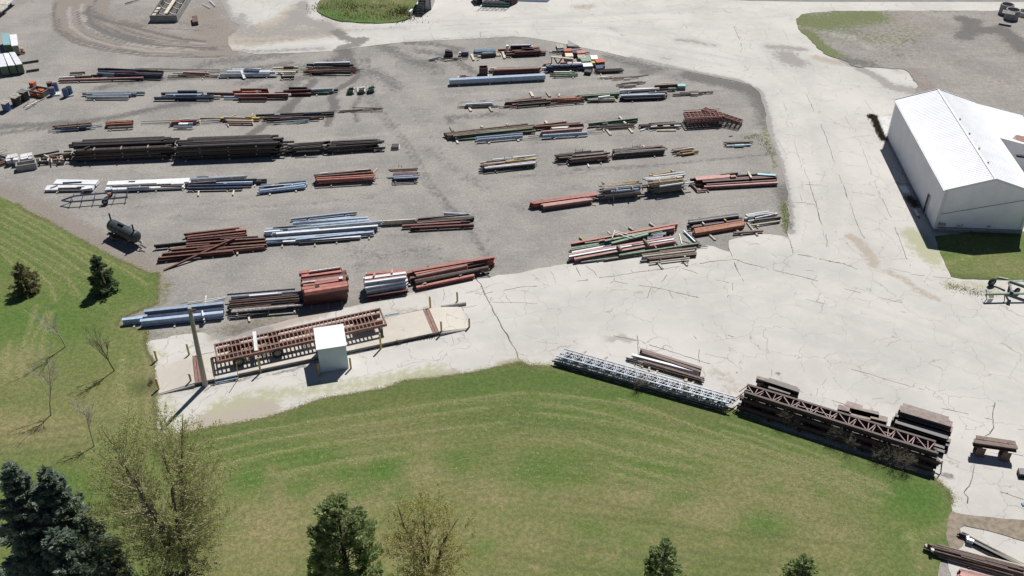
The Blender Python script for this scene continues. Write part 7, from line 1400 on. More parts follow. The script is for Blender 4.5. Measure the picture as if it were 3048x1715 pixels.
truss("lowest blue galvanised roof truss resting on the bearers", "blue galvanised trusses", sh(A0, .1, -.1), sh(A1, -.4, -.1), sh(B0, .0, -.3), sh(B1, -.3, -.3), .2, 'nv', .14, 10, .06)
for i, (x, y) in enumerate(((870, 275), (1525, 450), (1990, 585), (600, 200))):
    p = g0('D4', x, y, .1); d_ = (B0 - A0).normalized(); place('W16,12', 'tb', p + Vector((0, 0, .12)) - d_ * .2, p + Vector((0, 0, .12)) + d_ * 1.5, ("third", "second", "first", "last")[i] + " pale timber bearer behind the blue trusses, counted from the brown trusses", "bearers of the blue trusses")
zt = 1.75
A0, A1, B0, B1 = g0('D5', 320, 190, zt), g0('D6', 1445, 490, zt), g0('D5', 290, 285, zt), g0('D6', 1480, 640, zt)
truss("topmost brown roof truss with wide plate chords lying beside the lawn", "brown plate trusses", A0, A1, B0, B1, zt - .22, 'td', .20, 10, .075, .44, pat=1)
A0b, A1b, B0b, B1b = (sh(v, b, -.22) for v, b in ((A0, -.1), (A1, .25), (B0, -.1), (B1, .25)))
truss("second brown roof truss under the topmost brown one", "brown plate trusses", A0b, A1b, B0b, B1b, zt - .72, 'td', .20, 10, .075, .44, pat=1)
truss("lowest brown roof truss nearly hidden in the shade by the lawn", "brown plate trusses", sh(A0b, -.25, -.15), sh(A1b, -.3, -.15), sh(B0b, -.25, -.3), sh(B1b, -.3, -.3), zt - 1.24, 'td', .20, 10, .075, .42, pat=1)
PILE['phrase'] = "under the brown trusses"; PILE['items'] = [(sh(A0b, 0, 0), sh(A1b, 0, 0), .2, .2), (sh(B0b, 0, -.2), sh(B1b, 0, -.2), .2, .2)]; bearers(4, 'dk', (.05, .2), .26)
PILE['phrase'] = ''
for i_, (f_, z_k, lab_) in enumerate(((.15, .62, "added dark girder closing bright gaps in the brown trusses, at the lawn side"), (.55, .62, "added dark girder closing bright gaps in the brown trusses, in the middle"), (.3, 1.12, "added dark girder closing bright gaps under the topmost brown truss"), (.85, .62, "added dark girder closing bright gaps in the brown trusses, at the road side"))):
    place('I30,34', 'dk', B0b.lerp(A0b, f_) + Vector((0, 0, z_k)), B1b.lerp(A1b, f_) + Vector((0, 0, z_k)), lab_, None)  # added girders, blocking the sunlit ground that shows through the trusses
en = thing("end_frame", "small rusty upright frame at the bench end of the brown trusses", "frame")
for (x0, y0, z0, x1, y1, z1) in ((1430, 800, .05, 1435, 720, .75), (1510, 890, .05, 1525, 760, 1.0), (1430, 780, .5, 1540, 745, .9), (1430, 800, .4, 1535, 760, .8)):
    mb = MB(); mb.bar(gw('D6', x0, y0, z0), gw('D6', x1, y1, z1), .07, .07); mb.build("bar", M['td'], en)
# ---------------------------------------------------------------- heap of red lattice frames
def lattice(label, c, ax, L, W, z, mk, tiltx=0.0, tilty=0.0, n=9, m=4):
    t = thing("lattice_frame", label, "lattice frame", (c.x, c.y, z), math.atan2(ax.y, ax.x), "red lattice frames"); t.rotation_euler = (tiltx, tilty, math.atan2(ax.y, ax.x))
    for s in (-1, 1):
        mb = MB(); mb.bar((-L / 2, s * W / 2, 0), (L / 2, s * W / 2, 0), .07, .07); mb.build("rail", M[mk], t)
    for i in range(n + 1):
        mb = MB(); x = -L / 2 + L * i / n; mb.bar((x, -W / 2, 0), (x, W / 2, 0), .04, .04); mb.build("bar", M[mk], t)
    for j in range(1, m):
        mb = MB(); y = -W / 2 + W * j / m; mb.bar((-L / 2, y, .03), (L / 2, y, .03), .03, .03); mb.build("rod", M[mk], t)
la, lb_ = gw('B4', 1060, 345), gw('B4', 1480, 320); lx = (lb_ - la).normalized(); ly = Vector((-lx.y, lx.x, 0)); lc = (la + lb_) / 2
WORDS = "lowest second third fourth fifth sixth seventh eighth ninth topmost".split()
for i in range(10):
    c = lc + ly * (.95 + prng.uniform(-.15, .15)) + lx * prng.uniform(-.25, .2); lattice(f"{WORDS[i]} red lattice frame in the flat heap near the road bend", c, lx, 4.2 + prng.uniform(-.3, .3), 1.9, .14 + i * .125, 'mr' if i < 9 else 'red', prng.uniform(-.02, .02), prng.uniform(-.02, .02))
r0, r1 = gw('B4', 1300, 110, 1.0), gw('B4', 1690, 240, .6); rx = (r1 - r0).normalized()
for i in range(5):
    lattice(f"{WORDS[i] if i < 4 else 'topmost'} red lattice frame leaning slantwise off the flat heap", (r0 + r1) / 2 + Vector((0, -.1 * i, 0)), Vector((rx.x, rx.y, 0)), (r1 - r0).length * 1.25, 1.5, .45 + i * .13, 'mr' if i % 2 else 'pk' if i == 4 else 'mr', -.25, .1)
PILE['phrase'] = ''; place('L9,9', 'gy', gw('B4', 1390, 110, 1.5), gw('B4', 1590, 305, .15), "grey steel angle leaning across the red lattice heap", None); place('R6', 'dk', gw('B4', 1590, 305, .1), gw('B4', 1420, 370, .06), "bent black bar on the gravel beside the red lattice heap", None)
# ---------------------------------------------------------------- boxes, drums, crates and the other small things
def boxq(name, label, cat, win, x0, y0, x1, y1, dep, h, mk, z0=0.0, group=None, ribs=0, lid=None, slats=0, open_top=False):
    """block standing on the ground line (x0,y0)-(x1,y1) of the photograph, dep metres deep and h high"""
    a, b = gw(win, x0, y0, z0), gw(win, x1, y1, z0); e = (b - a); L = e.length; rz = math.atan2(e.y, e.x); t = thing(name, label, cat, a, rz, group)
    mb = MB()
    if open_top:
        w = .09
        for q, d in (((L / 2, w / 2, h / 2), (L, w, h)), ((L / 2, dep - w / 2, h / 2), (L, w, h)), ((w / 2, dep / 2, h / 2), (w, dep - 2 * w, h)), ((L - w / 2, dep / 2, h / 2), (w, dep - 2 * w, h)), ((L / 2, dep / 2, .05), (L - 2 * w, dep - 2 * w, .1))): mb.box(q, d)
    else: mb.box((L / 2, dep / 2, h / 2), (L, dep, h))
    mb.build("body", M[mk], t)
    for i in range(ribs):
        mb = MB(); mb.box((L * (i + .5) / ribs, -.03, h / 2), (L / ribs * .45, .06, h * .98)); mb.build("rib", M[mk], t)
    if lid: mb = MB(); mb.box((L / 2, dep / 2, h + .03), (L * 1.04, dep * 1.04, .06)); mb.build("lid", M[lid], t)
    for i in range(slats):
        mb = MB(); mb.box((L * (i + .5) / slats, dep / 2, h + .03), (L / slats * .6, dep * 1.02, .06)); mb.build("slat", M['cr' if mk != 'cr' else 'wh'], t)
    return t
# sheet stacks, far left
def sheets(label, tops, front_dy, h, mk, body):
    q = [gw('H3', x, y, h) for x, y in tops]; t = thing("sheet_stack", label, "sheet stack", (0, 0, 0), 0, "stacks of cladding sheets"); mb = MB(); mb.prism([(p.x, p.y) for p in q][::-1], .15, h - .03); mb.build("sheets", M[body], t)
    mb = MB(); mb.prism([(p.x, p.y) for p in q][::-1], h - .03, h + .03); mb.build("top_sheet", M[mk], t); a, b = q[3], q[2]
    for i in range(9):
        p = a.lerp(b, (i + .5) / 9); d = (a - q[0]).normalized(); mb = MB(); mb.bar(Vector((p.x, p.y, .15)) + d * .04, Vector((p.x, p.y, h)) + d * .04, (b - a).length / 9 * .5, .08, d); mb.build("corrugation", M[body], t)
    mb = MB()
    mb.prism([(p.x, p.y) for p in [q[0].lerp(q[3], .1), q[1].lerp(q[2], .1), q[1].lerp(q[2], .16), q[0].lerp(q[3], .16)]][::-1], 0, .15); mb.prism([(p.x, p.y) for p in [q[0].lerp(q[3], .86), q[1].lerp(q[2], .86), q[1].lerp(q[2], .92), q[0].lerp(q[3], .92)]][::-1], 0, .15); mb.build("skids", M['ti'], t)
sheets("turquoise topped stack of corrugated sheets", [(30, 65), (157, 62), (190, 262), (58, 268)], 130, 1.35, 'tq', 'gn'); sheets("white topped stack of sheets beside the turquoise one", [(170, 85), (300, 73), (326, 275), (205, 286)], 130, 1.35, 'wh', 'cr')
sheets("white sheet stack at the end of the front row of sheets", [(165, 400), (265, 395), (402, 610), (288, 624)], 130, 1.3, 'wh', 'gn'); sheets("white sheet stack in the middle of the front row of sheets", [(58, 418), (155, 412), (270, 632), (150, 642)], 130, 1.3, 'wh', 'gn'); sheets("white sheet stack cut by the picture's edge", [(-60, 432), (48, 424), (130, 648), (0, 664)], 130, 1.3, 'wh', 'gn')
for x0, y0, x1, y1, lb in ((390, 575, 688, 530, "black pipe poking out beside the white sheet stacks, upper one"), (465, 722, 695, 688, "black pipe poking out beside the white sheet stacks, lower one"), (365, 398, 446, 386, "short maroon tube beside the turquoise sheet stack")):
    place('P26' if x1 > 500 else 'T20', 'bk' if x1 > 500 else 'mr', gw('H3', x0, y0, .3), gw('H3', x1, y1, .3), lb, None)
mb = MB(); p = gw('H3', 382, 345, .3)
for i in range(7):
    a0, a1 = -1.57 + 3.14 * i / 7, -1.57 + 3.14 * (i + 1) / 7; mb.tube(p + Vector((0, 0, .3 * math.sin(a0))), p + Vector((0, 0, .3 * math.sin(a1))), .3 * max(.02, math.cos(a0)), .3 * max(.02, math.cos(a1)), 12, cap=False)
tag(mb.build("float_buoy", M['pk'], None, True), "round red and white buoy beside the turquoise sheet stack", "buoy")
def drum(label, win, x, y, mk, top, r=.36, h=1.05, group="drums and bins", cover=None, name="drum"):
    p = gw(win, x, y); t = thing(name, label, "drum", p, 0, group); mb = MB(); mb.tube((0, 0, 0), (0, 0, h), r * .96, r, 16); mb.build("barrel", M[mk], t)
    for z in (h * .33, h * .66): mb = MB(); mb.tube((0, 0, z - .025), (0, 0, z + .025), r * 1.03, r * 1.03, 16, cap=False); mb.build("hoop", M[mk], t)
    mb = MB(); mb.tube((0, 0, h), (0, 0, h + .02), r * .9, r * .9, 16); mb.build("lid", M[top], t)
    if cover:
        for i in range(5): mb = MB(); mb.box((0, (i - 2) * .22, h + .06 + .03 * (i % 2)), (1.15, .2, .06), Matrix.Rotation(-.35, 4, 'Z')); mb.build("board", M[cover], t)
    return t
drum("blue drum with scraps in it, left one of the pair", 'A1', 850, 1235, 'bu', 'dk'); drum("blue drum standing behind its pair's other drum", 'A1', 900, 1208, 'bu', 'dk'); drum("blue drum in front of the two black topped drums", 'A1', 682, 1215, 'bu', 'rb'); drum("blue drum with a black rusty top, right of three", 'A1', 720, 1165, 'bu', 'dk'); drum("black rusty drum behind the three blue drums", 'A1', 655, 1150, 'dk', 'rb')
drum("blue bin under a sheet of grey boards", 'H3', 130, 1440, 'bu', 'dk', .48, 1.05, cover='ti'); drum("wide black bin under grey boards", 'H3', 310, 1335, 'bk', 'dk', .55, 1.05, cover='ti'); drum("wide black bin under a dark board", 'H3', 460, 1250, 'bk', 'dk', .55, 1.15, cover='gy')
boxq("pallet", "white pallet under the front blue drum", "pallet", 'A1', 670, 1232, 770, 1222, .9, .14, 'wh', slats=4); boxq("pallet", "pale pallet under the pair of blue drums", "pallet", 'A1', 860, 1245, 945, 1225, .8, .12, 'tb', slats=4)
ct = boxq("crate", "grey open crate holding orange castings", "crate", 'A1', 385, 1225, 560, 1252, 1.5, .75, 'gy', open_top=True)
for i, (x, y, s) in enumerate(((430, 1185, .5), (510, 1200, .45), (520, 1150, .6), (470, 1160, .5))):
    p = gw('A1', x, y, .5); mb = MB(); mb.box((p.x, p.y, .35), (s * 1.4, s, .4), None); tag(mb.build("casting", M['oc']), ("orange casting at the front of the grey crate", "orange casting at the open end of the grey crate", "long orange casting at the back of the grey crate", "orange casting in the middle of the grey crate")[i], "casting")
boxq("casting_block", "orange block standing behind the grey crate", "block", 'A1', 380, 1112, 435, 1118, .6, .6, 'oc', ribs=3)
pile('A1', "scattered in front of the black bins", "W16,8 cb 330 1365 475 1290 .3; W14,8 cb 385 1300 445 1275 .25; W12,8 ti 300 1360 360 1300 .15; W12,8 ti 470 1300 570 1250 .12; W10,8 cb 340 1330 440 1310 .2; W10,8 ti 430 1345 445 1315 .12; R6 dk 325 1400 385 1370 .06", 0)
# top edge: parked decks, trough, stair, racks
for x0, y0, x1, y1, lb, dp in ((-80, 75, 90, 80, "white trailer deck with orange edge at the picture's corner", 3.0), (-120, 155, 8, 160, "white deck end below the orange edged one", 2.2)):
    t = boxq("trailer_deck", lb, "trailer", 'A1', x0, y0, x1, y1, dp, .22, 'wh', .75, slats=6); mb = MB(); L_ = (gw('A1', x1, y1) - gw('A1', x0, y0)).length; mb.box((L_ / 2, -.05, .05), (L_ * 1.02, .1, .2)); mb.build("edge_rail", M['oc'], t)
    for xx in (.3, L_ - .3): mb = MB(); mb.box((xx, dp / 2, -.37), (.2, .2, .72)); mb.build("leg", M['dk'], t)
tr_ = boxq("concrete_trough", "long concrete trough with curved culvert halves inside, at the upper edge", "trough", 'A1', 1925, 288, 2270, 283, 9.5, 1.05, 'cc', open_top=True)
LT = (gw('A1', 2270, 283) - gw('A1', 1925, 288)).length; CD = pm("dark_culvert", (.07, .062, .055), (.04, .036, .032), vary=0)
for k in range(4):
    for s in (-1, 1):
        mb = MB(); y0 = .5 + k * 2.1; cx = LT / 2 + s * LT * .22; n = 8; R_ = LT * .2; v = []
        for yy in (y0, y0 + 1.9): v += [(cx + R_ * math.cos(math.pi + math.pi * i / n), yy, .95 + R_ * math.sin(math.pi + math.pi * i / n)) for i in range(n + 1)]
        mb.add(v, [(i, i + 1, n + 2 + i, n + 1 + i) for i in range(n)]); mb.build("culvert_half", CD, tr_)
        mb = MB(); pts = [(cx + R_ * math.cos(math.pi + math.pi * i / n), y0, .97 + R_ * math.sin(math.pi + math.pi * i / n)) for i in range(n + 1)]
        for p_, q_ in zip(pts[:-1], pts[1:]): mb.bar(p_, q_, .12, .1)
        mb.build("rim", M['cb'], tr_)
mb = MB(); mb.box((LT * .52, 4, .9), (.5, 6, .12)); mb.build("plank", M['tb'], tr_)
for i in range(3): mb = MB(); mb.box((.55, .6 + i * 1.2, .98), (.5, .8, .1)); mb.build("ledge", M['tb'], tr_)
boxq("rusty_block", "rusty ribbed steel block beside the concrete trough", "block", 'A1', 2465, 328, 2535, 320, 2.4, .55, 'br', ribs=3); 
pile('A2', "lying on the verge left of the pale road", "T10 wh 100 0 172 72 .2; T8 wh 10 45 110 98 .15", 0); pile('A1', "lying on the gravel near the trough", "T10 dk 1595 45 1690 15 .2; T8 dk 1640 30 1790 -10 .15", 0)
st = thing("loading_platform", "dark steel stair and platform beside a white tank at the upper edge", "platform"); p0, p1 = gw('H4', 275, 260), gw('H4', 580, 215)
for i in range(7):
    z = .25 + i * .28; a = gw('H4', 290 + i * 8, 350 - i * 18, 0); b = gw('H4', 420 + i * 14, 345 - i * 18, 0); mb = MB(); mb.bar(Vector((a.x, a.y, z)), Vector((b.x, b.y, z)), .5, .05); mb.build("tread", M['dk'], st)
for x, y in ((285, 345), (415, 345), (470, 260), (580, 215), (345, 240)):
    mb = MB(); p = gw('H4', x, y); mb.tube(p, p + Vector((0, 0, 2.9 if y < 300 else 1.2)), .06); mb.build("post", M['dk'], st)
for z in (1.9, 2.4, 2.9): mb = MB(); a, b = gw('H4', 345, 240), gw('H4', 580, 215); mb.bar(Vector((a.x, a.y, z)), Vector((b.x, b.y, z)), .06, .06); mb.build("rail", M['dk'], st)
boxq("white_tank", "white boxy tank behind the dark steel stair", "tank", 'H4', 330, 205, 600, 215, 3.5, 3.3, 'cb', lid='wh')
boxq("kerb_post", "white marker block beside the steel stair", "block", 'H4', 165, 352, 215, 300, .3, .7, 'cb', lid='wh')
rk = thing("steel_rack", "teal open steel rack loaded with dark stock at the upper edge", "rack"); a, b = gw('H4', 1690, 150), gw('H4', 2260, 165); e = (b - a).normalized(); nn = Vector((-e.y, e.x, 0)); RL = (b - a).length
M['te'] = pm("teal_rack_paint", (.06, .16, .18), (.045, .12, .14), vary=.05)
for i in range(7):
    for s in (0, 1.6): mb = MB(); p = a + e * (RL * i / 6) + nn * s; mb.bar(p, p + Vector((0, 0, 2.3)), .08, .08); mb.build("upright", M['te'], rk)
for z in (.3, 1.2, 2.3):
    for s in (0, 1.6): mb = MB(); mb.bar(a + nn * s + Vector((0, 0, z)), b + nn * s + Vector((0, 0, z)), .08, .1); mb.build("rail", M['tq' if z > 2 else 'te'], rk)
for i in range(6): mb = MB(); mb.bar(a + e * (RL * i / 6) + Vector((0, 0, .3)), a + e * (RL * (i + 1) / 6) + Vector((0, 0, 2.3 if i % 2 else 1.2)), .05, .05); mb.build("brace", M['te'], rk)
PILE['phrase'] = "lying in the teal rack"
for i in range(6): place('I20,24', 'dk', a + nn * (.3 + i * .2) + Vector((0, 0, .55)), b + nn * (.3 + i * .2) + Vector((0, 0, .55)), ("first", "second", "third", "fourth", "fifth", "sixth")[i] + "-from-front dark steel beam lying in the teal rack", "beams in the teal rack")
bb = boxq("timber_stack", "brown stack of boards right of the teal rack", "timber stack", 'H4', 2300, 125, 2440, 60, 2.5, 1.3, 'br', ribs=8); boxq("machine_end", "dark machine end left of the teal rack", "machine", 'H4', 1570, 100, 1690, 85, 2.0, 1.2, 'bk', lid='dk')
mb = MB(); q = [gw('A3', *p) for p in [(1460, 20), (1840, 32), (1900, -20), (1460, -20)]]; mb.prism(q, .05, .12); tag(mb.build("dark_tarpaulin", M['nv']), "flat navy tarpaulin spread on the concrete at the upper edge", "tarpaulin")
# concrete rings, upper right
def ring_(label, win, x, y, r, h, mk='cc'):
    p = gw(win, x, y); t = thing("concrete_ring", label, "concrete ring", p, 0, "concrete rings"); n = 22; mb = MB(); v = []
    for rr_, z in ((r, 0), (r, h), (r * .84, h), (r * .84, .05)): v += [(rr_ * math.cos(2 * math.pi * i / n), rr_ * math.sin(2 * math.pi * i / n), z) for i in range(n)]
    f = []
    for j in range(3): f += [(j * n + i, j * n + (i + 1) % n, (j + 1) * n + (i + 1) % n, (j + 1) * n + i) for i in range(n)]
    mb.add(v, f); mb.build("wall", M[mk], t); mb = MB(); mb.tube((0, 0, .02), (0, 0, .06), r * .83, r * .83, n); mb.build("base", M['dk'], t); return t
ring_("grey concrete ring standing in front at the upper corner", 'A5', 2418, 225, 1.0, 1.45); ring_("grey concrete ring with a tilted slab, behind the front one", 'A5', 2350, 165, .95, 1.5); ring_("white concrete ring at the picture's side edge", 'A5', 2575, 185, 1.1, .7, 'cb')
mb = MB(); p = gw('A5', 2395, 150, 1.6); mb.box((0, 0, 0), (1.7, .9, .12), Matrix.Translation(p) @ Matrix.Rotation(-.5, 4, 'Z') @ Matrix.Rotation(.2, 4, 'X')); tag(mb.build("cover_slab", M['cc']), "tilted concrete cover slab resting on the rear ring", "slab")
# pallets with pumps beside the navy row
for i, (x0, y0, x1, y1, lb) in enumerate(((1850, 1200, 1945, 1198, "pallet carrying a dark green pump, leftmost of three"), (1985, 1195, 2095, 1188, "skewed pallet heaped with grey sheet, middle of three"), (2110, 1188, 2205, 1182, "small dark pallet with a green pump, rightmost of three"))):
    pl_ = boxq("pallet", lb, "pallet", 'A2', x0, y0, x1, y1, 1.5, .14, 'ti' if i < 2 else 'nv', slats=5, group="pallets beside the navy row"); c = gw('A2', (x0 + x1) / 2, (y0 + y1) / 2 - 30, .3)
    pu = thing("pump_unit", ("dark green pump on the first of three pallets", "grey sheet heap on the skewed pallet", "green pump on the small dark pallet")[i], "machine", (c.x, c.y, .2), .2 * i); mk = ('jg', 'gy', 'jg')[i]
    mb = MB(); mb.box((0, 0, .2), (.7, .55, .4)); mb.build("housing", M[mk], pu); mb = MB(); mb.tube((-.1, 0, .45), (.45, .05, .5), .17, .17, 12); mb.build("motor", M['bk' if i != 1 else 'wh'], pu); mb = MB(); mb.box((.1, .1, .5), (.9, .2, .05), Matrix.Rotation(.3, 4, 'Y')); mb.build("cover", M['bk' if i != 1 else 'gv'], pu)
boxq("pallet", "small white pallet with dark plates beside the black pile", "pallet", 'B2', 2420, 628, 2522, 626, 1.0, .12, 'wh', slats=4); t = boxq("plate_stack", "dark ribbed plates on the small white pallet", "plate stack", 'B2', 2425, 612, 2515, 610, .8, .2, 'db', .16, ribs=6)
# left clutter by the concrete trough
bx = boxq("concrete_box", "grey concrete feed trough on the gravel beside the black pile", "trough", 'B1', 222, 912, 478, 872, .95, .75, 'cc', open_top=True)
def blocks(label, win, items):
    for (x0, y0, x1, y1, d, h, z, lb) in items: boxq("concrete_block", lb, "concrete block", win, x0, y0, x1, y1, d, h, 'cb', z, group=label)
blocks("white blocks", 'H1', [(230, 700, 560, 640, 1.3, .5, 0, "white block layer under the tumbled white blocks"), (225, 590, 345, 575, .8, .35, .5, "small white block at the outer end of the heap"), (345, 590, 540, 545, .8, .4, .5, "long white block on top of the white heap"), (200, 660, 340, 630, .5, .3, .45, "low white block in front of the white heap"), (410, 660, 560, 650, .5, .45, .4, "tilted white block at the front of the heap"),
    (640, 680, 990, 620, 1.4, .55, 0, "white block layer behind the concrete feed trough"), (640, 560, 830, 525, .5, .35, .55, "white block on the heap behind the feed trough, far one"), (850, 520, 965, 500, .6, .35, .55, "white square block at the back of the heap"), (650, 610, 860, 560, .4, .3, .55, "white block across the middle of the heap"), (870, 600, 980, 570, .5, .3, .55, "white block at the right front of the heap")])
pile('H1', "in the scrap heap between the blocks and black pile", "T16 dk 990 425 1740 285 .4; T14 dk 1020 460 1830 370 .35; C14,12 br 1300 405 1650 450 .5; W14,10 tb 1300 400 1440 455 .6; C16,14 dk 1100 620 1400 590 .4; T12 br 1130 520 1400 495 .45; T10 dk 1050 590 1650 650 .2; W12,10 tb 1170 520 1190 580 .5; W12,10 tb 1425 500 1405 575 .5; T12 rb 1450 540 1880 555 .35; C14,12 dk 1400 640 1900 620 .15; T12 br 1480 470 1800 460 .4; W14,12 tb 1790 480 1800 520 .45; T10 or 1500 440 1640 445 .55; W12,10 cb 1680 500 1720 505 .5; T10 cr 1510 520 1530 630 .5; R7 dk 1000 580 1200 545 .2; C14,12 gy 1130 600 1660 585 .3; T12 dk 1660 655 1880 640 .14", 2, 'dk')
pile('H1', "in the short upright bundle against the black pile", "S T14,14 db|br|db 1880 560 2120 540 7 4 .06 0 33", 2, 'dk')
pile('H1', "in the rack of pale strips at the picture's edge", "T8 cr -60 160 180 225 .8; T8 cr -60 200 190 265 .75; T8 cr -60 240 200 310 .7; T8 cr -60 290 260 360 .65; C16,12 gv -60 330 280 420 .6; T10 pk -60 380 160 450 .5; T10 br -60 420 150 480 .45; C16,12 nv -60 480 120 560 .3; P30 br -60 620 160 560 .5; P24 rb -60 670 140 620 .35", 0)
# far right block of the yard
def clump(name, label, cat, win, x, y, parts):
    p = gw(win, x, y); t = thing(name, label, cat, p)
    for nm, c, d, mk in parts: mb = MB(); mb.box(c, d, Matrix.Rotation(.06, 4, 'Z')); mb.build(nm, M[mk], t)
clump("tarred_crate", "black tarred crate heap at the yard edge", "crate", 'A3', 585, 728, [("body", (0, .4, .25), (1.1, .8, .5), 'bk'), ("lump", (-.2, .5, .6), (.6, .6, .3), 'bk'), ("lump", (.25, .4, .58), (.4, .5, .25), 'dk')])
clump("motor", "grey electric motor with flange beside the black crate", "motor", 'A3', 790, 720, [("housing", (0, .3, .3), (1.0, .6, .45), 'nv'), ("cap", (.05, .35, .55), (.8, .5, .08), 'gy'), ("flange", (-.65, .3, .35), (.3, .4, .3), 'cb')])
rack2 = boxq("pipe_rack", "pale blue rack of short pipes behind the black boxes", "rack", 'A3', 915, 690, 1180, 668, .8, .35, 'te', ribs=0)
pile('A3', "on the pale blue rack", "P16 gv 915 628 1180 618 .75; P16 tq 918 640 1182 630 .72; P16 bl 912 652 1180 642 .66; P14 mr 945 690 1180 668 .5; P16 gv 1010 668 1150 662 .6", 0, fill=False)
boxq("battery_box", "row of black boxes in front of the pale blue rack", "box", 'A3', 1012, 742, 1185, 728, .7, .55, 'bk', ribs=6)
for x0, y0, x1, y1, lb in ((950, 735, 1008, 732, "white slatted pallet on the left of the black boxes"), (1192, 725, 1250, 720, "white slatted pallet on the right of the black boxes")): boxq("slatted_pallet", lb, "pallet", 'A3', x0, y0, x1, y1, .9, .12, 'wh', slats=5)
boxq("slat_stack", "white and yellow slats stacked by the black sheets", "slat stack", 'A3', 1968, 645, 2050, 640, 1.2, .3, 'gy', slats=5)
mb = MB(); q = [gw('A3', *p) for p in [(2095, 620), (2262, 618), (2230, 590), (2100, 560)]]; mb.prism(q, .02, [.35, .1, .12, .6]); tag(mb.build("black_sheeting", M['bk']), "black wedge of folded sheeting at the road edge", "sheeting")
OB = [("orange_weights", "orange ribbed weights, left block by the road", 1015, 400, 1225, 395, .9, .7, 'oc', 3, 0), ("red_weights", "dark red ribbed weights between two orange blocks", 1235, 445, 1350, 440, .9, .7, 'mr', 2, 0), ("pink_weights", "row of faded pink weights, rightmost in the red group", 1345, 440, 1570, 425, .9, .62, 'red', 4, 0), ("cream_crates", "cream slatted crate under the timber frame end", 1060, 520, 1255, 515, 1.1, .6, 'cr', 4, 0),
      ("slatted_crate", "white slatted crate behind the green box", 1385, 540, 1590, 530, 1.2, .4, 'gn', 0, 7), ("pale_crate", "pale green grey crate behind the green box", 1475, 640, 1720, 625, 1.2, .55, 'gn', 5, 0), ("white_cabinet", "white cabinet lying at the edge of the orange group", 1715, 590, 1890, 585, 1.3, .6, 'wh', 0, 0), ("green_box", "pale green box in front of the crates", 1515, 790, 1755, 775, 1.1, .6, 'gn', 0, 0), ("orange_box", "orange ribbed box on top of navy boxes", 1845, 700, 2060, 680, 1.1, .75, 'oc', 4, 0),
      ("navy_box", "navy box under the orange box", 1850, 760, 2065, 735, .9, .45, 'nv', 3, 0), ("navy_box", "navy box in front at the ground", 1850, 810, 2025, 800, .8, .5, 'nv', 0, 0), ("yellow_casting", "yellow casting beside the orange box", 1735, 690, 1825, 680, .6, .6, 'yl', 2, 0), ("engine_block", "rusty engine scraps below the pale green box", 1530, 880, 1700, 900, .8, .45, 'dk', 3, 0)]
for nm, lb, x0, y0, x1, y1, d, h, mk, rb2, sl_ in OB: boxq(nm, lb, "box" if 'box' in nm else "crate" if 'crate' in nm else "casting", 'F1', x0, y0, x1, y1, d, h, mk, ribs=rb2, slats=sl_, lid='wh' if nm == "green_box" else None)
fr = thing("timber_trestle", "braced timber trestle frame standing over the navy pipes", "trestle"); tz = 1.75
mb = MB(); mb.bar(gw('F1', 690, 425, tz), gw('F1', 1255, 475, tz), .3, .12); mb.build("top_beam", M['tb'], fr)
for (x0, y0, x1, y1) in ((705, 435, 702, 600), (760, 440, 850, 600), (970, 460, 872, 610), (1045, 470, 1095, 590), (1230, 480, 1235, 600)): mb = MB(); mb.bar(gw('F1', x0, y0, tz - .06), gw('F1', x1, y1, .55), .12, .12); mb.build("leg", M['ol'], fr)
boxq("maroon_crate", "open dark maroon steel crate behind the long blue girder", "crate", 'A3', 975, 970, 1082, 966, .9, 1.05, 'mr', open_top=True)
boxq("engine", "small black engine at the picture's side edge", "engine", 'D6', 2500, 950, 2590, 962, .6, .35, 'bk', ribs=4, lid='gy')
mb = MB(); mb.box((0, 0, 0), (.5, .25, .12), Matrix.Translation(gp(3052, 1502, .06))); tag(mb.build("blue_offcut", M['bu']), "blue offcut lying on the concrete at the side edge", "offcut")
boxq("white_board", "white board lying in the building's shadow", "board", 'B5', 1140, 1298, 1225, 1300, 1.4, .12, 'wh'); pile('C6', "leaning in the shade of the building", "W14,10 wh 1292 292 1325 360 .3; T8 dk 1320 360 1345 390 .2", 0)
slab_ = MB(); q = [gw('B5', *p) for p in [(830, 395), (870, 385), (1010, 392), (1010, 420), (960, 640), (930, 650), (900, 560), (860, 470)]]; slab_.prism(q, .03, .10); so_ = slab_.build("entry_slab", M['cb']); struct(so_)
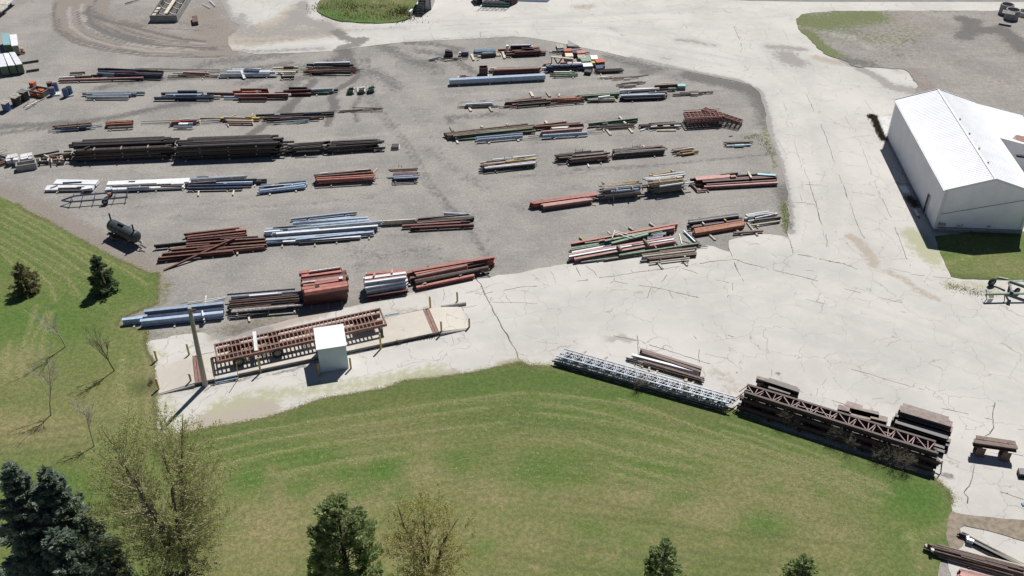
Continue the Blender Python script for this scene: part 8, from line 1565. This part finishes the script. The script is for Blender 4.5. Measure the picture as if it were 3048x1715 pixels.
# green farm implement at the right edge
im = thing("farm_implement", "green folding farm implement with black tyre at the concrete's edge", "farm implement"); Hh = lambda x, y, z: gw('H2', x, y, z)
for nm, p, q, w, mk in (("tool_bar", (640, 1105, .75), (1470, 1085, .75), .16, 'gn'), ("tool_bar", (1560, 1085, .75), (2300, 1075, .75), .16, 'gn'), ("boom", (1440, 665, 1.0), (2100, 890, 1.0), .24, 'jg'), ("boom_edge", (1440, 645, 1.14), (2100, 865, 1.14), .12, 'gn'), ("link_arm", (1010, 545, .7), (1400, 600, .9), .16, 'jg'), ("link_edge", (1080, 525, .8), (1400, 590, 1.0), .08, 'cr'),
                        ("mast", (1420, 680, 1.0), (1510, 1060, .7), .16, 'gy'), ("strut", (940, 580, .6), (1080, 540, .75), .1, 'jg'), ("drawbar", (1500, 660, .9), (1900, 640, .7), .1, 'gv'), ("leg", (1270, 1100, .7), (1262, 1340, .05), .06, 'gy'), ("leg", (1320, 1110, .7), (1400, 1370, .05), .06, 'gy'), ("leg", (640, 950, .95), (640, 1110, .75), .06, 'bk'), ("leg", (640, 1110, .75), (660, 1260, .05), .06, 'bk'), ("hitch", (1500, 1080, .95), (1505, 1060, .55), .3, 'nv')):
    mb = MB(); mb.bar(Hh(*p), Hh(*q), w, w); mb.build(nm, M[mk], im)
wheel(im, Hh(840, 690, .42), .35, .84); wheel(im, Hh(1440, 880, .36), 1.2, .62); wheel(im, Hh(1700, 980, .36), .3, .6)
for i in range(5):
    mb = MB(); mb.tube(Hh(740 + i * 35, 1060, .85), Hh(745 + i * 35, 1230, .1), .03); mb.build("tine", M['bk'], im)
# little stones and litter on the gravel
mb = MB(); r = random.Random(77)
for i in range(260):
    p = gp(r.uniform(60, 2260), r.uniform(200, 860)); s = r.uniform(.03, .08)
    mb.add([(p.x + s * math.cos(a) * r.uniform(.7, 1.3), p.y + s * math.sin(a) * r.uniform(.7, 1.3), 0.0) for a in (0, 1.57, 3.14, 4.71)] + [(p.x, p.y, s * .9)], [(0, 1, 4), (1, 2, 4), (2, 3, 4), (3, 0, 4)])
struct(mb.build("loose_stones", M['cb']), "stuff", "loose pale stones scattered on the gravel")
